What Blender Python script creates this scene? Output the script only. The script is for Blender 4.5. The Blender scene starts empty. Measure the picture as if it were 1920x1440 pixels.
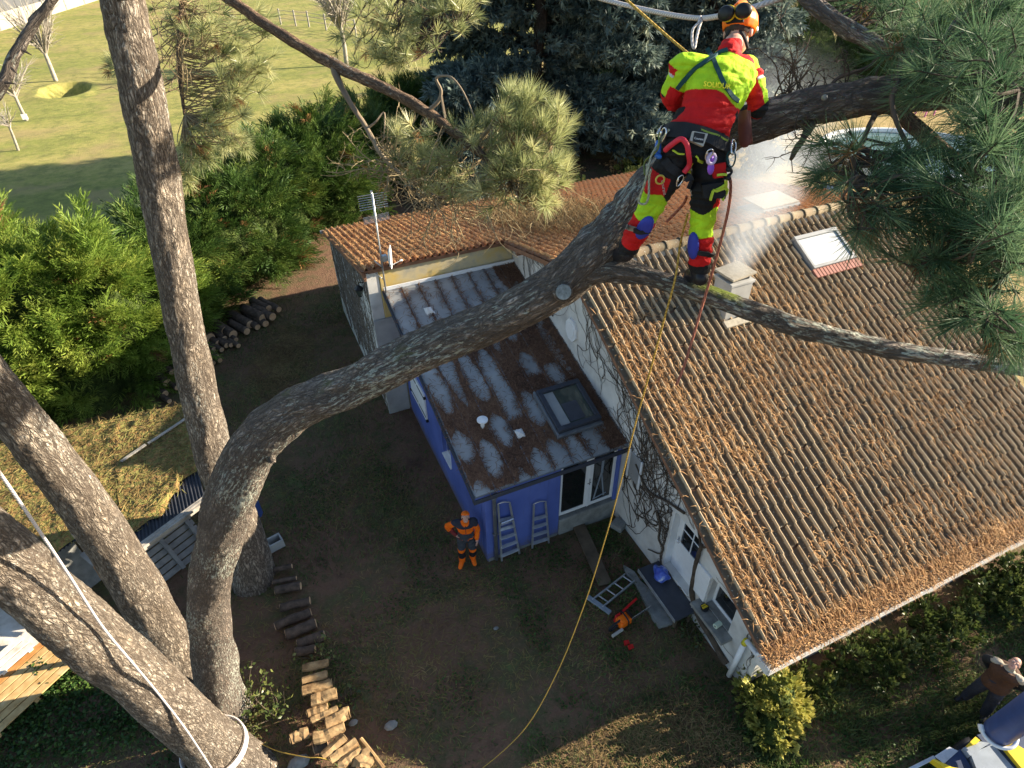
import bpy, math, random
import numpy as np
from mathutils import Vector, Matrix, Quaternion

# ---------------------------------------------------------------- camera, sky, sun, exposure
# World axes follow the house: X along the ridge, Y away from the front eave, Z up, metres.
SC = bpy.context.scene
CAMH, FPX = 12.0, 1180.0
PITCH, ROLL, YAW = math.radians(38.7), math.radians(-0.7), math.radians(23.8)
def _axes():
    ua = np.array([math.cos(YAW), math.sin(YAW), 0]); va = np.array([-math.sin(YAW), math.cos(YAW), 0])
    w = np.array([0, math.cos(PITCH), -math.sin(PITCH)]); r0 = np.array([1., 0, 0]); u0 = np.array([0, math.sin(PITCH), math.cos(PITCH)])
    r = math.cos(ROLL)*r0 + math.sin(ROLL)*u0; u = -math.sin(ROLL)*r0 + math.cos(ROLL)*u0
    f = lambda a: np.array([a@ua, a@va, a[2]])
    return f(r), f(u), f(w)
RT, UP, FW = _axes()
EYE = np.array([0, 0, CAMH])
cam_d = bpy.data.cameras.new('camera'); cam = bpy.data.objects.new('camera', cam_d); SC.collection.objects.link(cam)
cam_d.sensor_fit = 'HORIZONTAL'; cam_d.sensor_width = 36.0; cam_d.lens = FPX/1920*36
cam_d.clip_start = 0.1; cam_d.clip_end = 2000
cam.matrix_world = Matrix(((RT[0], UP[0], -FW[0], EYE[0]), (RT[1], UP[1], -FW[1], EYE[1]), (RT[2], UP[2], -FW[2], EYE[2]), (0, 0, 0, 1)))
SC.camera = cam
SUN = np.array([1.0, -0.22, 0.37]); SUN = SUN/np.linalg.norm(SUN)
world = bpy.data.worlds.new('World'); SC.world = world; world.use_nodes = True
wn = world.node_tree.nodes; bg = wn['Background']
sky = wn.new('ShaderNodeTexSky'); sky.sky_type = 'NISHITA'; sky.sun_disc = False
sky.sun_elevation = math.asin(SUN[2]); sky.sun_rotation = math.atan2(SUN[0], SUN[1])
sky.air_density = 1.0; sky.dust_density = 0.6; sky.ozone_density = 1.2
world.node_tree.links.new(sky.outputs[0], bg.inputs[0]); bg.inputs[1].default_value = 0.075
sun_d = bpy.data.lights.new('sun', 'SUN'); sun = bpy.data.objects.new('sun', sun_d); SC.collection.objects.link(sun)
sun_d.energy = 5.0; sun_d.angle = math.radians(0.5); sun_d.color = (1.0, 0.86, 0.66)
sun.rotation_euler = Vector(SUN).to_track_quat('Z', 'Y').to_euler(); sun.location = (30, -6, 30)
SC.view_settings.view_transform = 'Standard'; SC.view_settings.look = 'None'
SC.view_settings.exposure = 1.72; SC.view_settings.gamma = 1.0
SC.render.engine = 'CYCLES'
SC.cycles.max_bounces = 5; SC.cycles.diffuse_bounces = 3; SC.cycles.glossy_bounces = 2; SC.cycles.transmission_bounces = 3
SC.cycles.transparent_max_bounces = 4; SC.cycles.volume_bounces = 0; SC.cycles.volume_max_steps = 48
SC.cycles.caustics_reflective = False; SC.cycles.caustics_refractive = False

# ---------------------------------------------------------------- measuring helpers
# the photograph was measured once; these turn its pixels (1920 wide) into points of the place
A = lambda *a: np.array(a, float)
def ray(x, y): return (x-960)/FPX*RT - (y-720)/FPX*UP + FW
def PD(x, y, d): return EYE + ray(x, y)*d            # at a depth
def PZ(x, y, z=0.0): d = ray(x, y); return EYE + d*((z-CAMH)/d[2])   # at a height
def PU(x, y, u): d = ray(x, y); return EYE + d*(u/d[0])              # on a wall across X
def PV(x, y, v): d = ray(x, y); return EYE + d*(v/d[1])              # on a wall across Y
rng = np.random.default_rng(11); random.seed(5)
def unit(v): v = np.asarray(v, float); return v/(np.linalg.norm(v, axis=-1, keepdims=True)+1e-12)
def smooth_path(pts, n=6):
    P = [np.asarray(p, float) for p in pts]
    if len(P) < 3: return np.array([P[0]+(P[1]-P[0])*t for t in np.linspace(0, 1, n+1)])
    P = [2*P[0]-P[1]] + P + [2*P[-1]-P[-2]]; out = []
    for i in range(1, len(P)-2):
        for k in range(n):
            t = k/n; a, b, c, d = P[i-1], P[i], P[i+1], P[i+2]
            out.append(.5*((2*b)+(c-a)*t+(2*a-5*b+4*c-d)*t*t+(3*b-a-3*c+d)*t**3))
    out.append(P[-2]); return np.array(out)
def hash2(i, j, s):
    h = (i*374761393 + j*668265263 + s*974634777) & 0xffffffff
    h = ((h ^ (h >> 13))*1274126177) & 0xffffffff
    return ((h ^ (h >> 16)) & 0xffff)/65535.0
def vnoise(x, y, s=0):
    x = np.asarray(x, float); y = np.asarray(y, float); xi = np.floor(x).astype(np.int64); yi = np.floor(y).astype(np.int64)
    fx = x-xi; fy = y-yi; fx = fx*fx*(3-2*fx); fy = fy*fy*(3-2*fy)
    return (hash2(xi, yi, s)*(1-fx)+hash2(xi+1, yi, s)*fx)*(1-fy)+(hash2(xi, yi+1, s)*(1-fx)+hash2(xi+1, yi+1, s)*fx)*fy

# ---------------------------------------------------------------- objects
COL = SC.collection
def wloc(o):
    l = np.zeros(3)
    while o is not None: l = l+np.array(o.location); o = o.parent
    return l
def tag(o, label, cat, group=None):
    o['label'] = label; o['category'] = cat
    if group: o['group'] = group
    return o
def thing(name, label, cat, loc=(0, 0, 0), group=None):
    o = bpy.data.objects.new(name, None); COL.objects.link(o); o.location = tuple(float(x) for x in loc); o.empty_display_size = .2
    return tag(o, label, cat, group)
def mesh_of(name, V, Fs, smooth=False, attrs=None, midx=None, cattr=None):
    V = np.asarray(V, np.float32); me = bpy.data.meshes.new(name)
    Fs = [np.asarray(f, np.int32) for f in Fs if len(f)]
    tot = sum(len(f) for f in Fs); loops = np.concatenate([f.ravel() for f in Fs]); sizes = np.concatenate([np.full(len(f), f.shape[1], np.int32) for f in Fs])
    starts = np.concatenate([[0], np.cumsum(sizes)[:-1]]).astype(np.int32)
    me.vertices.add(len(V)); me.vertices.foreach_set('co', V.ravel())
    me.loops.add(len(loops)); me.loops.foreach_set('vertex_index', loops)
    me.polygons.add(tot); me.polygons.foreach_set('loop_start', starts); me.polygons.foreach_set('loop_total', sizes)
    if midx is not None: me.polygons.foreach_set('material_index', np.asarray(midx, np.int32))
    me.polygons.foreach_set('use_smooth', np.full(tot, smooth))
    me.update(calc_edges=True)
    for k, a in (attrs or {}).items():
        a = np.asarray(a, np.float32)
        if a.ndim == 1: at = me.attributes.new(k, 'FLOAT', 'POINT'); at.data.foreach_set('value', a)
        else: at = me.attributes.new(k, 'FLOAT_VECTOR', 'POINT'); at.data.foreach_set('vector', a.ravel())
    if cattr is not None:
        c = me.color_attributes.new('Col', 'FLOAT_COLOR', 'POINT'); c.data.foreach_set('color', np.asarray(cattr, np.float32).ravel())
    return me
def link_mesh(name, me, mats, parent=None):
    o = bpy.data.objects.new(name, me); COL.objects.link(o)
    for m in (mats if isinstance(mats, (list, tuple)) else [mats]): me.materials.append(m)
    if parent is not None: o.parent = parent
    return o
def npobj(name, V, Fs, mats, parent=None, **kw):
    V = np.asarray(V, float)
    if parent is not None: V = V-wloc(parent)
    return link_mesh(name, mesh_of(name, V, Fs if isinstance(Fs, list) else [Fs], **kw), mats, parent)
class MB:
    """collects shapes and links them as ONE mesh object"""
    def __init__(s): s.V = []; s.F = {}; s.M = {}; s.B = []; s.n = 0
    def add(s, V, F, mi=0, bco=None):
        V = np.asarray(V, float); F = np.asarray(F, int)
        s.V.append(V); s.B.append(V if bco is None else np.asarray(bco, float)); k = F.shape[1]
        s.F.setdefault(k, []).append(F+s.n); s.M.setdefault(k, []).append(np.full(len(F), mi)); s.n += len(V); return s
    def more(s, F, base, mi=0):
        F = np.asarray(F, int); k = F.shape[1]; s.F.setdefault(k, []).append(F+base); s.M.setdefault(k, []).append(np.full(len(F), mi))
    def box(s, x0, x1, y0, y1, z0, z1, mi=0): return s.obox(A((x0+x1)/2, (y0+y1)/2, (z0+z1)/2), np.eye(3), (abs(x1-x0)/2, abs(y1-y0)/2, abs(z1-z0)/2), mi)
    def obox(s, c, ax, h, mi=0, bev=None):
        ax = np.asarray(ax, float); b = min(h)*.18 if bev is None else bev; b = min(b, .02)
        V = []; sg = [(a, bb, d) for a in (-1, 1) for bb in (-1, 1) for d in (-1, 1)]
        # chamfered box: 24 vertices
        idx = {}
        for q in sg:
            for k in range(3):
                p = [q[i]*(h[i]-(0 if i == k else b)) for i in range(3)]; idx[q, k] = len(V); V.append(np.asarray(c)+p[0]*ax[0]+p[1]*ax[1]+p[2]*ax[2])
        F4 = []; F3 = []
        for k in range(3):
            i, j = [(1, 2), (2, 0), (0, 1)][k]
            for sd in (-1, 1):
                qs = []
                for a, bb in ((-1, -1), (1, -1), (1, 1), (-1, 1)):
                    q = [0, 0, 0]; q[k] = sd; q[i] = a; q[j] = bb; qs.append(idx[tuple(q), k])
                F4.append(qs if sd > 0 else qs[::-1])
        for k in range(3):
            i, j = [(1, 2), (2, 0), (0, 1)][k]
            for a in (-1, 1):
                for bb in (-1, 1):
                    q0 = [0, 0, 0]; q1 = [0, 0, 0]; q0[k] = -1; q1[k] = 1
                    for q in (q0, q1): q[i] = a; q[j] = bb
                    f = [idx[tuple(q0), i], idx[tuple(q1), i], idx[tuple(q1), j], idx[tuple(q0), j]]
                    F4.append(f if a*bb < 0 else f[::-1])
        for q in sg:
            f = [idx[q, 0], idx[q, 1], idx[q, 2]]; F3.append(f if q[0]*q[1]*q[2] > 0 else f[::-1])
        b0 = s.n; s.add(V, F4, mi); s.more(F3, b0, mi); return s
    def beam(s, a, b, w, t, upv=(0, 0, 1), mi=0):
        a = np.asarray(a, float); b = np.asarray(b, float); d = unit(b-a); x = unit(np.cross(d, upv)); y = np.cross(x, d)
        return s.obox((a+b)/2, [d, x, y], (np.linalg.norm(b-a)/2, w/2, t/2), mi)
    def tube(s, pts, rad, n=8, mi=0, cap=True, lump=0.0, seed=0, flat=None, blen=.45, rough=0.0):
        P = np.asarray(pts, float); m = len(P); R = np.broadcast_to(np.asarray(rad, float), (m,))
        T = unit(np.gradient(P, axis=0)); x = unit(np.cross(T[0], A(.3, .5, .81) if abs(T[0][2]) < .9 else A(1, .2, 0)))
        ang = np.arange(n)*2*math.pi/n; V = []; B = []; L = 0
        for i in range(m):
            x = unit(x-T[i]*(x@T[i])); y = np.cross(T[i], x)
            if i: L += np.linalg.norm(P[i]-P[i-1])
            r = R[i]*np.ones(n)
            if lump: r = r*(1+lump*(vnoise(np.cos(ang)*1.7+seed*7+5, np.sin(ang)*1.7+L/max(R[i], .02)*.35, seed)-.5)*2)
            if rough:
                qx, qy, qz = np.cos(ang)*R[i]+seed*3.1, np.sin(ang)*R[i]+seed*1.7, L*.34; d = 0
                for fq, am in ((13, 1.0), (26, .6)):
                    d = d+am*(np.minimum(1, np.abs(vnoise(qx*fq+qz*fq*1.2, qy*fq-qz*fq*1.1, seed)-.5)*5)+np.minimum(1, np.abs(vnoise(qx*fq-qz*fq*1.15+9, qy*fq+qz*fq*1.2, seed+1)-.5)*5))
                r = r+rough*(d-2.0)
            ca = np.cos(ang)*r; sa = np.sin(ang)*r
            if flat: sa = sa*flat
            V.append(P[i]+ca[:, None]*x+sa[:, None]*y); B.append(np.stack([np.cos(ang)*R[i]+seed*3.1, np.sin(ang)*R[i]+seed*1.7, np.full(n, L*blen)], 1))
        a = np.arange(m-1)[:, None]*n; k = np.arange(n)[None]; kn = (k+1) % n
        F = np.stack([a+k, a+kn, a+n+kn, a+n+k], -1).reshape(-1, 4); b0 = s.n
        s.add(np.concatenate(V), F, mi, np.concatenate(B))
        if cap and n > 2:
            s.more([list(range(n))[::-1]], b0, mi); s.more([[(m-1)*n+i for i in range(n)]], b0, mi)
        return s
    def ball(s, c, r, mi=0, n=10, ax=None):
        r = np.broadcast_to(np.asarray(r, float), (3,)); V = [[0, 0, 1]]
        k = n//2
        for i in range(1, k):
            th = math.pi*i/k
            for j in range(n): V.append([math.sin(th)*math.cos(2*math.pi*j/n), math.sin(th)*math.sin(2*math.pi*j/n), math.cos(th)])
        V.append([0, 0, -1]); V = np.array(V)*r
        if ax is not None: V = V@np.asarray(ax, float)
        F4 = [[1+i*n+j, 1+(i+1)*n+j, 1+(i+1)*n+(j+1) % n, 1+i*n+(j+1) % n] for i in range(k-2) for j in range(n)]
        last = len(V)-1; F3 = [[0, 1+j, 1+(j+1) % n] for j in range(n)]+[[last, 1+(k-2)*n+(j+1) % n, 1+(k-2)*n+j] for j in range(n)]
        b0 = s.n; s.add(V+np.asarray(c, float), F4, mi); s.more(F3, b0, mi); return s
    def poly(s, pts, mi=0): s.add(pts, [list(range(len(pts)))], mi); return s
    def extr(s, pts, off, mi=0):
        P = np.asarray(pts, float); n = len(P); off = np.asarray(off, float); b0 = s.n
        s.add(np.concatenate([P, P+off]), [[i, (i+1) % n, n+(i+1) % n, n+i] for i in range(n)], mi)
        s.more([list(range(n))[::-1]], b0, mi); s.more([list(range(n, 2*n))], b0, mi); return s
    def torus(s, c, nrm, R, r, n=18, k=6, sq=1.0, xax=None, mi=0, a0=0, a1=2*math.pi):
        nrm = unit(nrm); x = unit(np.cross(nrm, A(.1, .3, 1)) if xax is None else np.asarray(xax, float)-nrm*(np.dot(xax, nrm))); y = np.cross(nrm, x)
        full = abs(a1-a0-2*math.pi) < 1e-6; t = np.linspace(a0, a1, n+1)
        return s.tube(np.asarray(c, float)+np.cos(t)[:, None]*x*R+np.sin(t)[:, None]*y*R*sq, r, k, mi, cap=not full)
    def build(s, name, mats, parent=None, smooth=False):
        V = np.concatenate(s.V); ks = list(s.F); Fs = [np.concatenate(s.F[k]) for k in ks]; M = np.concatenate([np.concatenate(s.M[k]) for k in ks])
        return npobj(name, V, Fs, mats, parent, smooth=smooth, midx=M, attrs={'bco': np.concatenate(s.B)})
def struct(o): o['kind'] = 'structure'; return o
def stuff(o): o['kind'] = 'stuff'; return o
def scatter(name, tmpl, pos, dirs, scale, mat, parent=None, roll=None, rnd=None, flatup=False):
    """many small leaves in one mesh: tmpl = (V, F) with +Z as growing direction"""
    TV, TF = tmpl; N = len(pos); z = unit(dirs); h = np.tile(A(0, 0, 1), (N, 1)); par = np.abs(z[:, 2]) > .97; h[par] = A(1, 0, 0)
    x = unit(np.cross(h, z)); y = np.cross(z, x)
    if not flatup:
        r = rng.uniform(0, 2*math.pi, N) if roll is None else roll
        c, s_ = np.cos(r)[:, None], np.sin(r)[:, None]; x, y = x*c+y*s_, y*c-x*s_
    sc = np.broadcast_to(np.asarray(scale, float), (N,))
    V = np.asarray(pos)[:, None, :]+sc[:, None, None]*(TV[None, :, 0:1]*x[:, None]+TV[None, :, 1:2]*y[:, None]+TV[None, :, 2:3]*z[:, None])
    F = (TF[None]+(np.arange(N)*len(TV))[:, None, None]).reshape(-1, TF.shape[1])
    rn = rng.random(N) if rnd is None else rnd
    return npobj(name, V.reshape(-1, 3), F, mat, parent, attrs={'rnd': np.repeat(rn, len(TV))})
# ---------------------------------------------------------------- materials
class G:
    def __init__(s, name):
        s.m = bpy.data.materials.new(name); s.m.use_nodes = True; s.t = s.m.node_tree; s.b = s.t.nodes['Principled BSDF']; s.out = s.t.nodes['Material Output']
        s.b.inputs['Specular IOR Level'].default_value = .25
    def n(s, typ, props=None, **ins):
        nd = s.t.nodes.new('ShaderNode'+typ)
        for k, v in (props or {}).items(): setattr(nd, k, v)
        for k, v in ins.items(): s.put(nd, k.replace('_', ' '), v)
        return nd
    def put(s, nd, k, v):
        i = nd.inputs[int(k[1:])] if k[0] == 'i' and k[1:].isdigit() else nd.inputs[k]
        if hasattr(v, 'is_output'): s.t.links.new(v, i)
        else: i.default_value = v
    def ramp(s, fac, stops, interp='LINEAR'):
        r = s.t.nodes.new('ShaderNodeValToRGB'); r.color_ramp.interpolation = interp; e = r.color_ramp.elements
        while len(e) < len(stops): e.new(.5)
        for q, (p, c) in zip(e, stops): q.position = p; q.color = (*c, 1) if len(c) == 3 else c
        s.t.links.new(fac, r.inputs[0]); return r.outputs[0]
    def mix(s, f, a, b):
        nd = s.n('Mix', {'data_type': 'RGBA'}); s.put(nd, 'i0', f)
        for i, v in ((6, a), (7, b)):
            if hasattr(v, 'is_output'): s.t.links.new(v, nd.inputs[i])
            else: nd.inputs[i].default_value = (*v, 1)
        return nd.outputs[2]
    def math(s, op, a, b=0.0, clamp=False):
        nd = s.n('Math', {'operation': op, 'use_clamp': clamp}); s.put(nd, 'i0', a); s.put(nd, 'i1', b); return nd.outputs[0]
    def co(s, kind='pos', scale=(1, 1, 1)):
        if kind == 'pos': o = s.n('NewGeometry').outputs['Position']
        elif kind == 'obj': o = s.n('TexCoord').outputs['Object']
        else: o = s.n('Attribute', {'attribute_name': kind}).outputs['Vector']
        if tuple(scale) != (1, 1, 1):
            o = s.n('Mapping', None, Vector=o, Scale=scale).outputs[0]
        return o
    def noise(s, co, scale, detail=4, rough=.55, dist=0): return s.n('TexNoise', None, Vector=co, Scale=scale, Detail=detail, Roughness=rough, Distortion=dist).outputs['Fac']
    def bump(s, h, strength=.5, dist=.02, prev=None):
        nd = s.n('Bump', None, Height=h, Strength=strength, Distance=dist)
        if prev is not None: s.put(nd, 'Normal', prev)
        return nd.outputs[0]
    def fin(s, col, rough=.85, nrm=None, **kw):
        s.put(s.b, 'Base Color', col if hasattr(col, 'is_output') else (*col, 1)); s.put(s.b, 'Roughness', rough)
        if nrm is not None: s.put(s.b, 'Normal', nrm)
        for k, v in kw.items(): s.put(s.b, k.replace('_', ' '), v)
        return s.m
def surf(name, stops, scale=4, rough=.85, bump=.3, bdist=.01, bscale=None, coord='pos', stretch=(1, 1, 1), dist=0, **kw):
    g = G(name); c = g.co(coord, stretch); n1 = g.noise(c, scale, 5, .6, dist)
    col = g.ramp(n1, stops) if len(stops) > 1 else stops[0][1]
    nrm = g.bump(g.noise(c, bscale or scale*5, 3), bump, bdist) if bump else None
    return g.fin(col, rough, nrm, **kw)
def plain(name, c, rough=.6, var=.12, scale=9, bump=.15, **kw):
    lo = tuple(max(0, x*(1-var)) for x in c); hi = tuple(x*(1+var) for x in c)
    return surf(name, [(.3, lo), (.7, hi)], scale, rough, bump, .004, None, **kw)
def leaf(name, stops, rough=.6, trans=.25, spec=.3):
    g = G(name); r = g.n('Attribute', {'attribute_name': 'rnd'}).outputs['Fac']
    nz = g.noise(g.co('pos'), .9, 2); f = g.math('ADD', g.math('MULTIPLY', r, .65), g.math('MULTIPLY', g.math('SUBTRACT', nz, .32), .9), True)
    col = g.ramp(f, stops); g.fin(col, rough, None); g.b.inputs['Specular IOR Level'].default_value = spec
    if trans:
        tr = g.n('BsdfTranslucent', None, Color=col); mx = g.n('MixShader'); g.put(mx, 'i0', trans)
        g.t.links.new(g.b.outputs[0], mx.inputs[1]); g.t.links.new(tr.outputs[0], mx.inputs[2]); g.t.links.new(mx.outputs[0], g.out.inputs[0])
    return g.m
def barkmat(name, dark, mid, light, lichen=(.42, .47, .36), lich=.6, plate=24, moss=None, bd=.03, warm=(.24, .15, .09)):
    g = G(name); c = g.co('bco', (1, 1, .62)); cl = g.co('bco')
    n1 = g.noise(cl, 2.6, 4); n2 = g.noise(cl, plate*2.6, 5, .7); n3 = g.noise(c, plate*.5, 5, .62, .9); n4 = g.noise(c, plate*1.25, 4, .6, .6)
    rid = g.math('ABSOLUTE', g.math('SUBTRACT', n3, .5)); rid2 = g.math('ABSOLUTE', g.math('SUBTRACT', n4, .5))
    w = g.n('TexNoise', None, Vector=c, Scale=plate*.5, Detail=3.0); cw = g.n('VectorMath', {'operation': 'ADD'}, i0=c); sc = g.n('VectorMath', {'operation': 'SCALE'}); g.t.links.new(w.outputs['Color'], sc.inputs[0]); sc.inputs[3].default_value = 1.6/plate
    g.t.links.new(sc.outputs[0], cw.inputs[1]); v = g.n('TexVoronoi', {'feature': 'DISTANCE_TO_EDGE'}, Vector=cw.outputs[0], Scale=plate).outputs['Distance']
    crack = g.math('MULTIPLY', g.ramp(rid, [(0, (0, 0, 0)), (.03, (.4,)*3), (.10, (1, 1, 1))]), g.math('MULTIPLY', g.ramp(v, [(0, (.25,)*3), (.12, (.8,)*3), (.3, (1, 1, 1))]), g.ramp(rid2, [(0, (.45,)*3), (.06, (1, 1, 1))])))
    body = g.mix(g.math('ADD', g.math('MULTIPLY', n2, .9), g.math('MULTIPLY', g.math('SUBTRACT', n4, .5), 1.2), True), mid, light)
    body = g.mix(g.ramp(g.noise(cl, 5, 3), [(.45, (0, 0, 0)), (.7, (.6,)*3)]), body, warm)
    body = g.mix(g.ramp(n1, [(.42, (0, 0, 0)), (.7, (.45,)*3)]), body, dark)
    col = g.mix(crack, dark, body)
    ln = g.math('MULTIPLY', g.noise(c, 44, 4, .7), g.math('ADD', g.noise(cl, 1.6, 2), .5))
    col = g.mix(g.ramp(ln, [(lich, (0, 0, 0)), (lich+.07, (.7,)*3)]), col, lichen)
    if moss:
        mz = g.n('SeparateXYZ', None, Vector=g.n('NewGeometry').outputs['Normal']).outputs[2]
        mm = g.math('MULTIPLY', g.ramp(mz, [(.55, (0, 0, 0)), (.95, (1, 1, 1))]), g.ramp(g.noise(g.co('pos'), 1.3, 2), [(.6, (0, 0, 0)), (.68, (1, 1, 1))]))
        col = g.mix(mm, col, moss)
    h = g.math('ADD', crack, g.math('MULTIPLY', n2, .35))
    return g.fin(col, .9, g.bump(h, 1.0, bd))
M = {}
M['bark'] = barkmat('pine_bark', (.075, .058, .045), (.38, .315, .25), (.72, .63, .52), (.60, .60, .53), .62, 20, None, .032, (.48, .37, .26))
M['bark_leader'] = barkmat('pine_bark_lichen', (.085, .071, .06), (.31, .26, .22), (.54, .47, .40), (.56, .60, .51), .585, 24, (.14, .18, .025), .03, (.28, .19, .13))
M['bark_orange'] = barkmat('young_bark', (.07, .045, .03), (.26, .165, .10), (.46, .33, .22), (.3, .34, .3), .66, 34, None, .012, (.34, .2, .11))
M['bark_cedar'] = barkmat('cedar_bark', (.025, .022, .02), (.075, .066, .06), (.14, .125, .115), (.3, .34, .3), .66, 14)
M['deadwood'] = surf('dead_wood', [(.3, (.15, .11, .075)), (.7, (.33, .27, .19))], 8, .9, .5, .01, 30, 'bco', (1, 1, .3))
M['twig'] = surf('pale_twigs', [(.3, (.16, .12, .07)), (.7, (.36, .29, .17))], 6, .9, 0)
M['ivy'] = surf('grey_ivy_stems', [(.3, (.09, .075, .06)), (.7, (.24, .205, .17))], 6, .9, 0)
M['twig_dark'] = surf('dark_twigs', [(.3, (.04, .032, .025)), (.7, (.12, .09, .065))], 6, .9, 0)
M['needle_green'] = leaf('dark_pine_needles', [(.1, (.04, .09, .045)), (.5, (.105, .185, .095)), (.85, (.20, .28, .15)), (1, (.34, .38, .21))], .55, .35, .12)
M['needle_lit'] = leaf('sunlit_pine_needles', [(.1, (.12, .16, .07)), (.5, (.40, .43, .19)), (.85, (.6, .59, .30)), (1, (.7, .63, .36))], .35, .4, .5)  # paler needle copy, sunlight is put into its colours
M['needle_brown'] = leaf('dead_pine_needles', [(.1, (.12, .055, .025)), (.5, (.26, .13, .05)), (1, (.38, .21, .08))], .7, .2)
M['litter'] = leaf('fallen_pine_needles', [(.1, (.16, .075, .03)), (.5, (.40, .215, .085)), (1, (.60, .38, .175))], .75, .1)
M['litter_mat'] = leaf('mossy_needle_litter', [(.1, (.07, .06, .022)), (.4, (.20, .13, .05)), (.65, (.17, .18, .05)), (.85, (.32, .21, .085)), (1, (.42, .32, .14))], .8, .1)
M['litter_dark'] = leaf('shaded_fallen_needles', [(.1, (.055, .03, .02)), (.5, (.16, .082, .05)), (1, (.28, .16, .09))], .8, .05)  # darker copy of litter, the roof's shade is in the needle colour
M['cedar'] = leaf('blue_cedar_foliage', [(.1, (.035, .06, .058)), (.45, (.10, .145, .135)), (.8, (.20, .25, .21)), (1, (.36, .38, .26))], .55, .25)
M['cedar_core'] = surf('cedar_shade_foliage', [(.3, (.014, .02, .017)), (.7, (.04, .05, .035))], 3, .9, .8, .1, 9)
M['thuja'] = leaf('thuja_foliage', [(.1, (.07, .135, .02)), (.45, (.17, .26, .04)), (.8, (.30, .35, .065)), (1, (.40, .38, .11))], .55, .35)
M['thuja_dark'] = leaf('shaded_thuja_foliage', [(.1, (.022, .055, .012)), (.5, (.06, .115, .022)), (.85, (.14, .19, .038)), (1, (.26, .2, .06))], .55, .25)  # darker copy of thuja, hedge shade is put into the leaf colour
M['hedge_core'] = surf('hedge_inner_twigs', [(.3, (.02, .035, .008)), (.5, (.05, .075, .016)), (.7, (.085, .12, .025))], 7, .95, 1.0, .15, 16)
M['shrub'] = leaf('variegated_shrub_leaves', [(.1, (.10, .13, .03)), (.4, (.32, .33, .08)), (.75, (.58, .52, .15)), (1, (.72, .62, .24))], .4, .25)
M['shrub_dark'] = leaf('dark_shrub_leaves', [(.1, (.03, .05, .017)), (.5, (.08, .11, .03)), (.85, (.17, .18, .05)), (1, (.36, .32, .13))], .35, .25)
M['groundleaf'] = leaf('ground_cover_leaves', [(.1, (.02, .045, .012)), (.5, (.05, .11, .022)), (1, (.14, .21, .05))], .5, .3)
M['grassblade'] = leaf('yard_grass_blades', [(.1, (.035, .06, .018)), (.5, (.085, .125, .035)), (.85, (.16, .17, .06)), (1, (.34, .26, .12))], .6, .2)
M['straw'] = leaf('dry_grass_blades', [(.1, (.08, .05, .022)), (.5, (.22, .145, .06)), (1, (.34, .25, .11))], .7, .2)
M['flash_red'] = plain('red_brown_flashing', (.30, .13, .10), .7, .15)
# ground: yard soil, lawn and field share one sheet
g = G('ground'); P = g.co('pos'); xyz = g.n('SeparateXYZ', None, Vector=P); X, Y = xyz.outputs[0], xyz.outputs[1]
n_big = g.noise(P, .55, 5, .6); n_mid = g.noise(P, 2.6, 5, .65); n_fine = g.noise(P, 17, 4, .7)
soil = g.ramp(g.math('ADD', g.math('MULTIPLY', n_big, .55), g.math('MULTIPLY', n_mid, .45)), [(.32, (.085, .05, .034)), (.46, (.17, .098, .062)), (.56, (.10, .085, .042)), (.66, (.12, .15, .05))])
soil = g.mix(g.ramp(n_fine, [(.52, (0, 0, 0)), (.75, (.6,)*3)]), soil, (.22, .15, .09))
fs = g.n('Mapping', None, Vector=P, Scale=(.16, .5, 1), Rotation=(0, 0, -.30)).outputs[0]
field = g.ramp(g.math('ADD', g.math('MULTIPLY', g.noise(fs, .42, 5, .62), .62), g.math('MULTIPLY', n_mid, .38)), [(.30, (.13, .165, .038)), (.45, (.25, .26, .062)), (.56, (.36, .32, .098)), (.70, (.44, .35, .145))])
field = g.mix(g.ramp(g.noise(P, 1.1, 7, .8), [(.46, (0, 0, 0)), (.62, (.8,)*3)]), field, (.14, .155, .045)); field = g.mix(g.ramp(g.noise(P, .23, 4, .6), [(.52, (0, 0, 0)), (.66, (.6,)*3)]), field, (.34, .25, .12))
lawn = g.ramp(g.math('ADD', g.math('MULTIPLY', n_big, .5), g.math('MULTIPLY', n_mid, .5)), [(.34, (.16, .15, .05)), (.5, (.36, .27, .11)), (.62, (.46, .34, .17))])
wob = g.math('MULTIPLY', g.math('SUBTRACT', n_big, .5), 5.0)
# field begins beyond the hedge line, lawn lies behind and right of the house
e1 = g.math('SUBTRACT', g.math('ADD', Y, g.math('MULTIPLY', wob, .4)), g.math('ADD', g.math('MULTIPLY', X, 1.02), 25.5))
mf = g.ramp(e1, [(0, (0, 0, 0)), (1, (1, 1, 1))])
e2 = g.math('SUBTRACT', g.math('ADD', X, wob), 18.5); e3 = g.math('SUBTRACT', g.math('ADD', Y, wob), 4.0)
ml = g.math('MULTIPLY', g.ramp(g.math('MULTIPLY', e2, .5), [(0, (0, 0, 0)), (1, (1, 1, 1))]), g.ramp(g.math('MULTIPLY', e3, .4), [(0, (0, 0, 0)), (1, (1, 1, 1))]))
col = g.mix(ml, soil, lawn); col = g.mix(mf, col, field)
M['ground'] = g.fin(col, .95, g.bump(g.math('ADD', g.math('MULTIPLY', n_mid, .6), n_fine), .9, .05))
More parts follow.
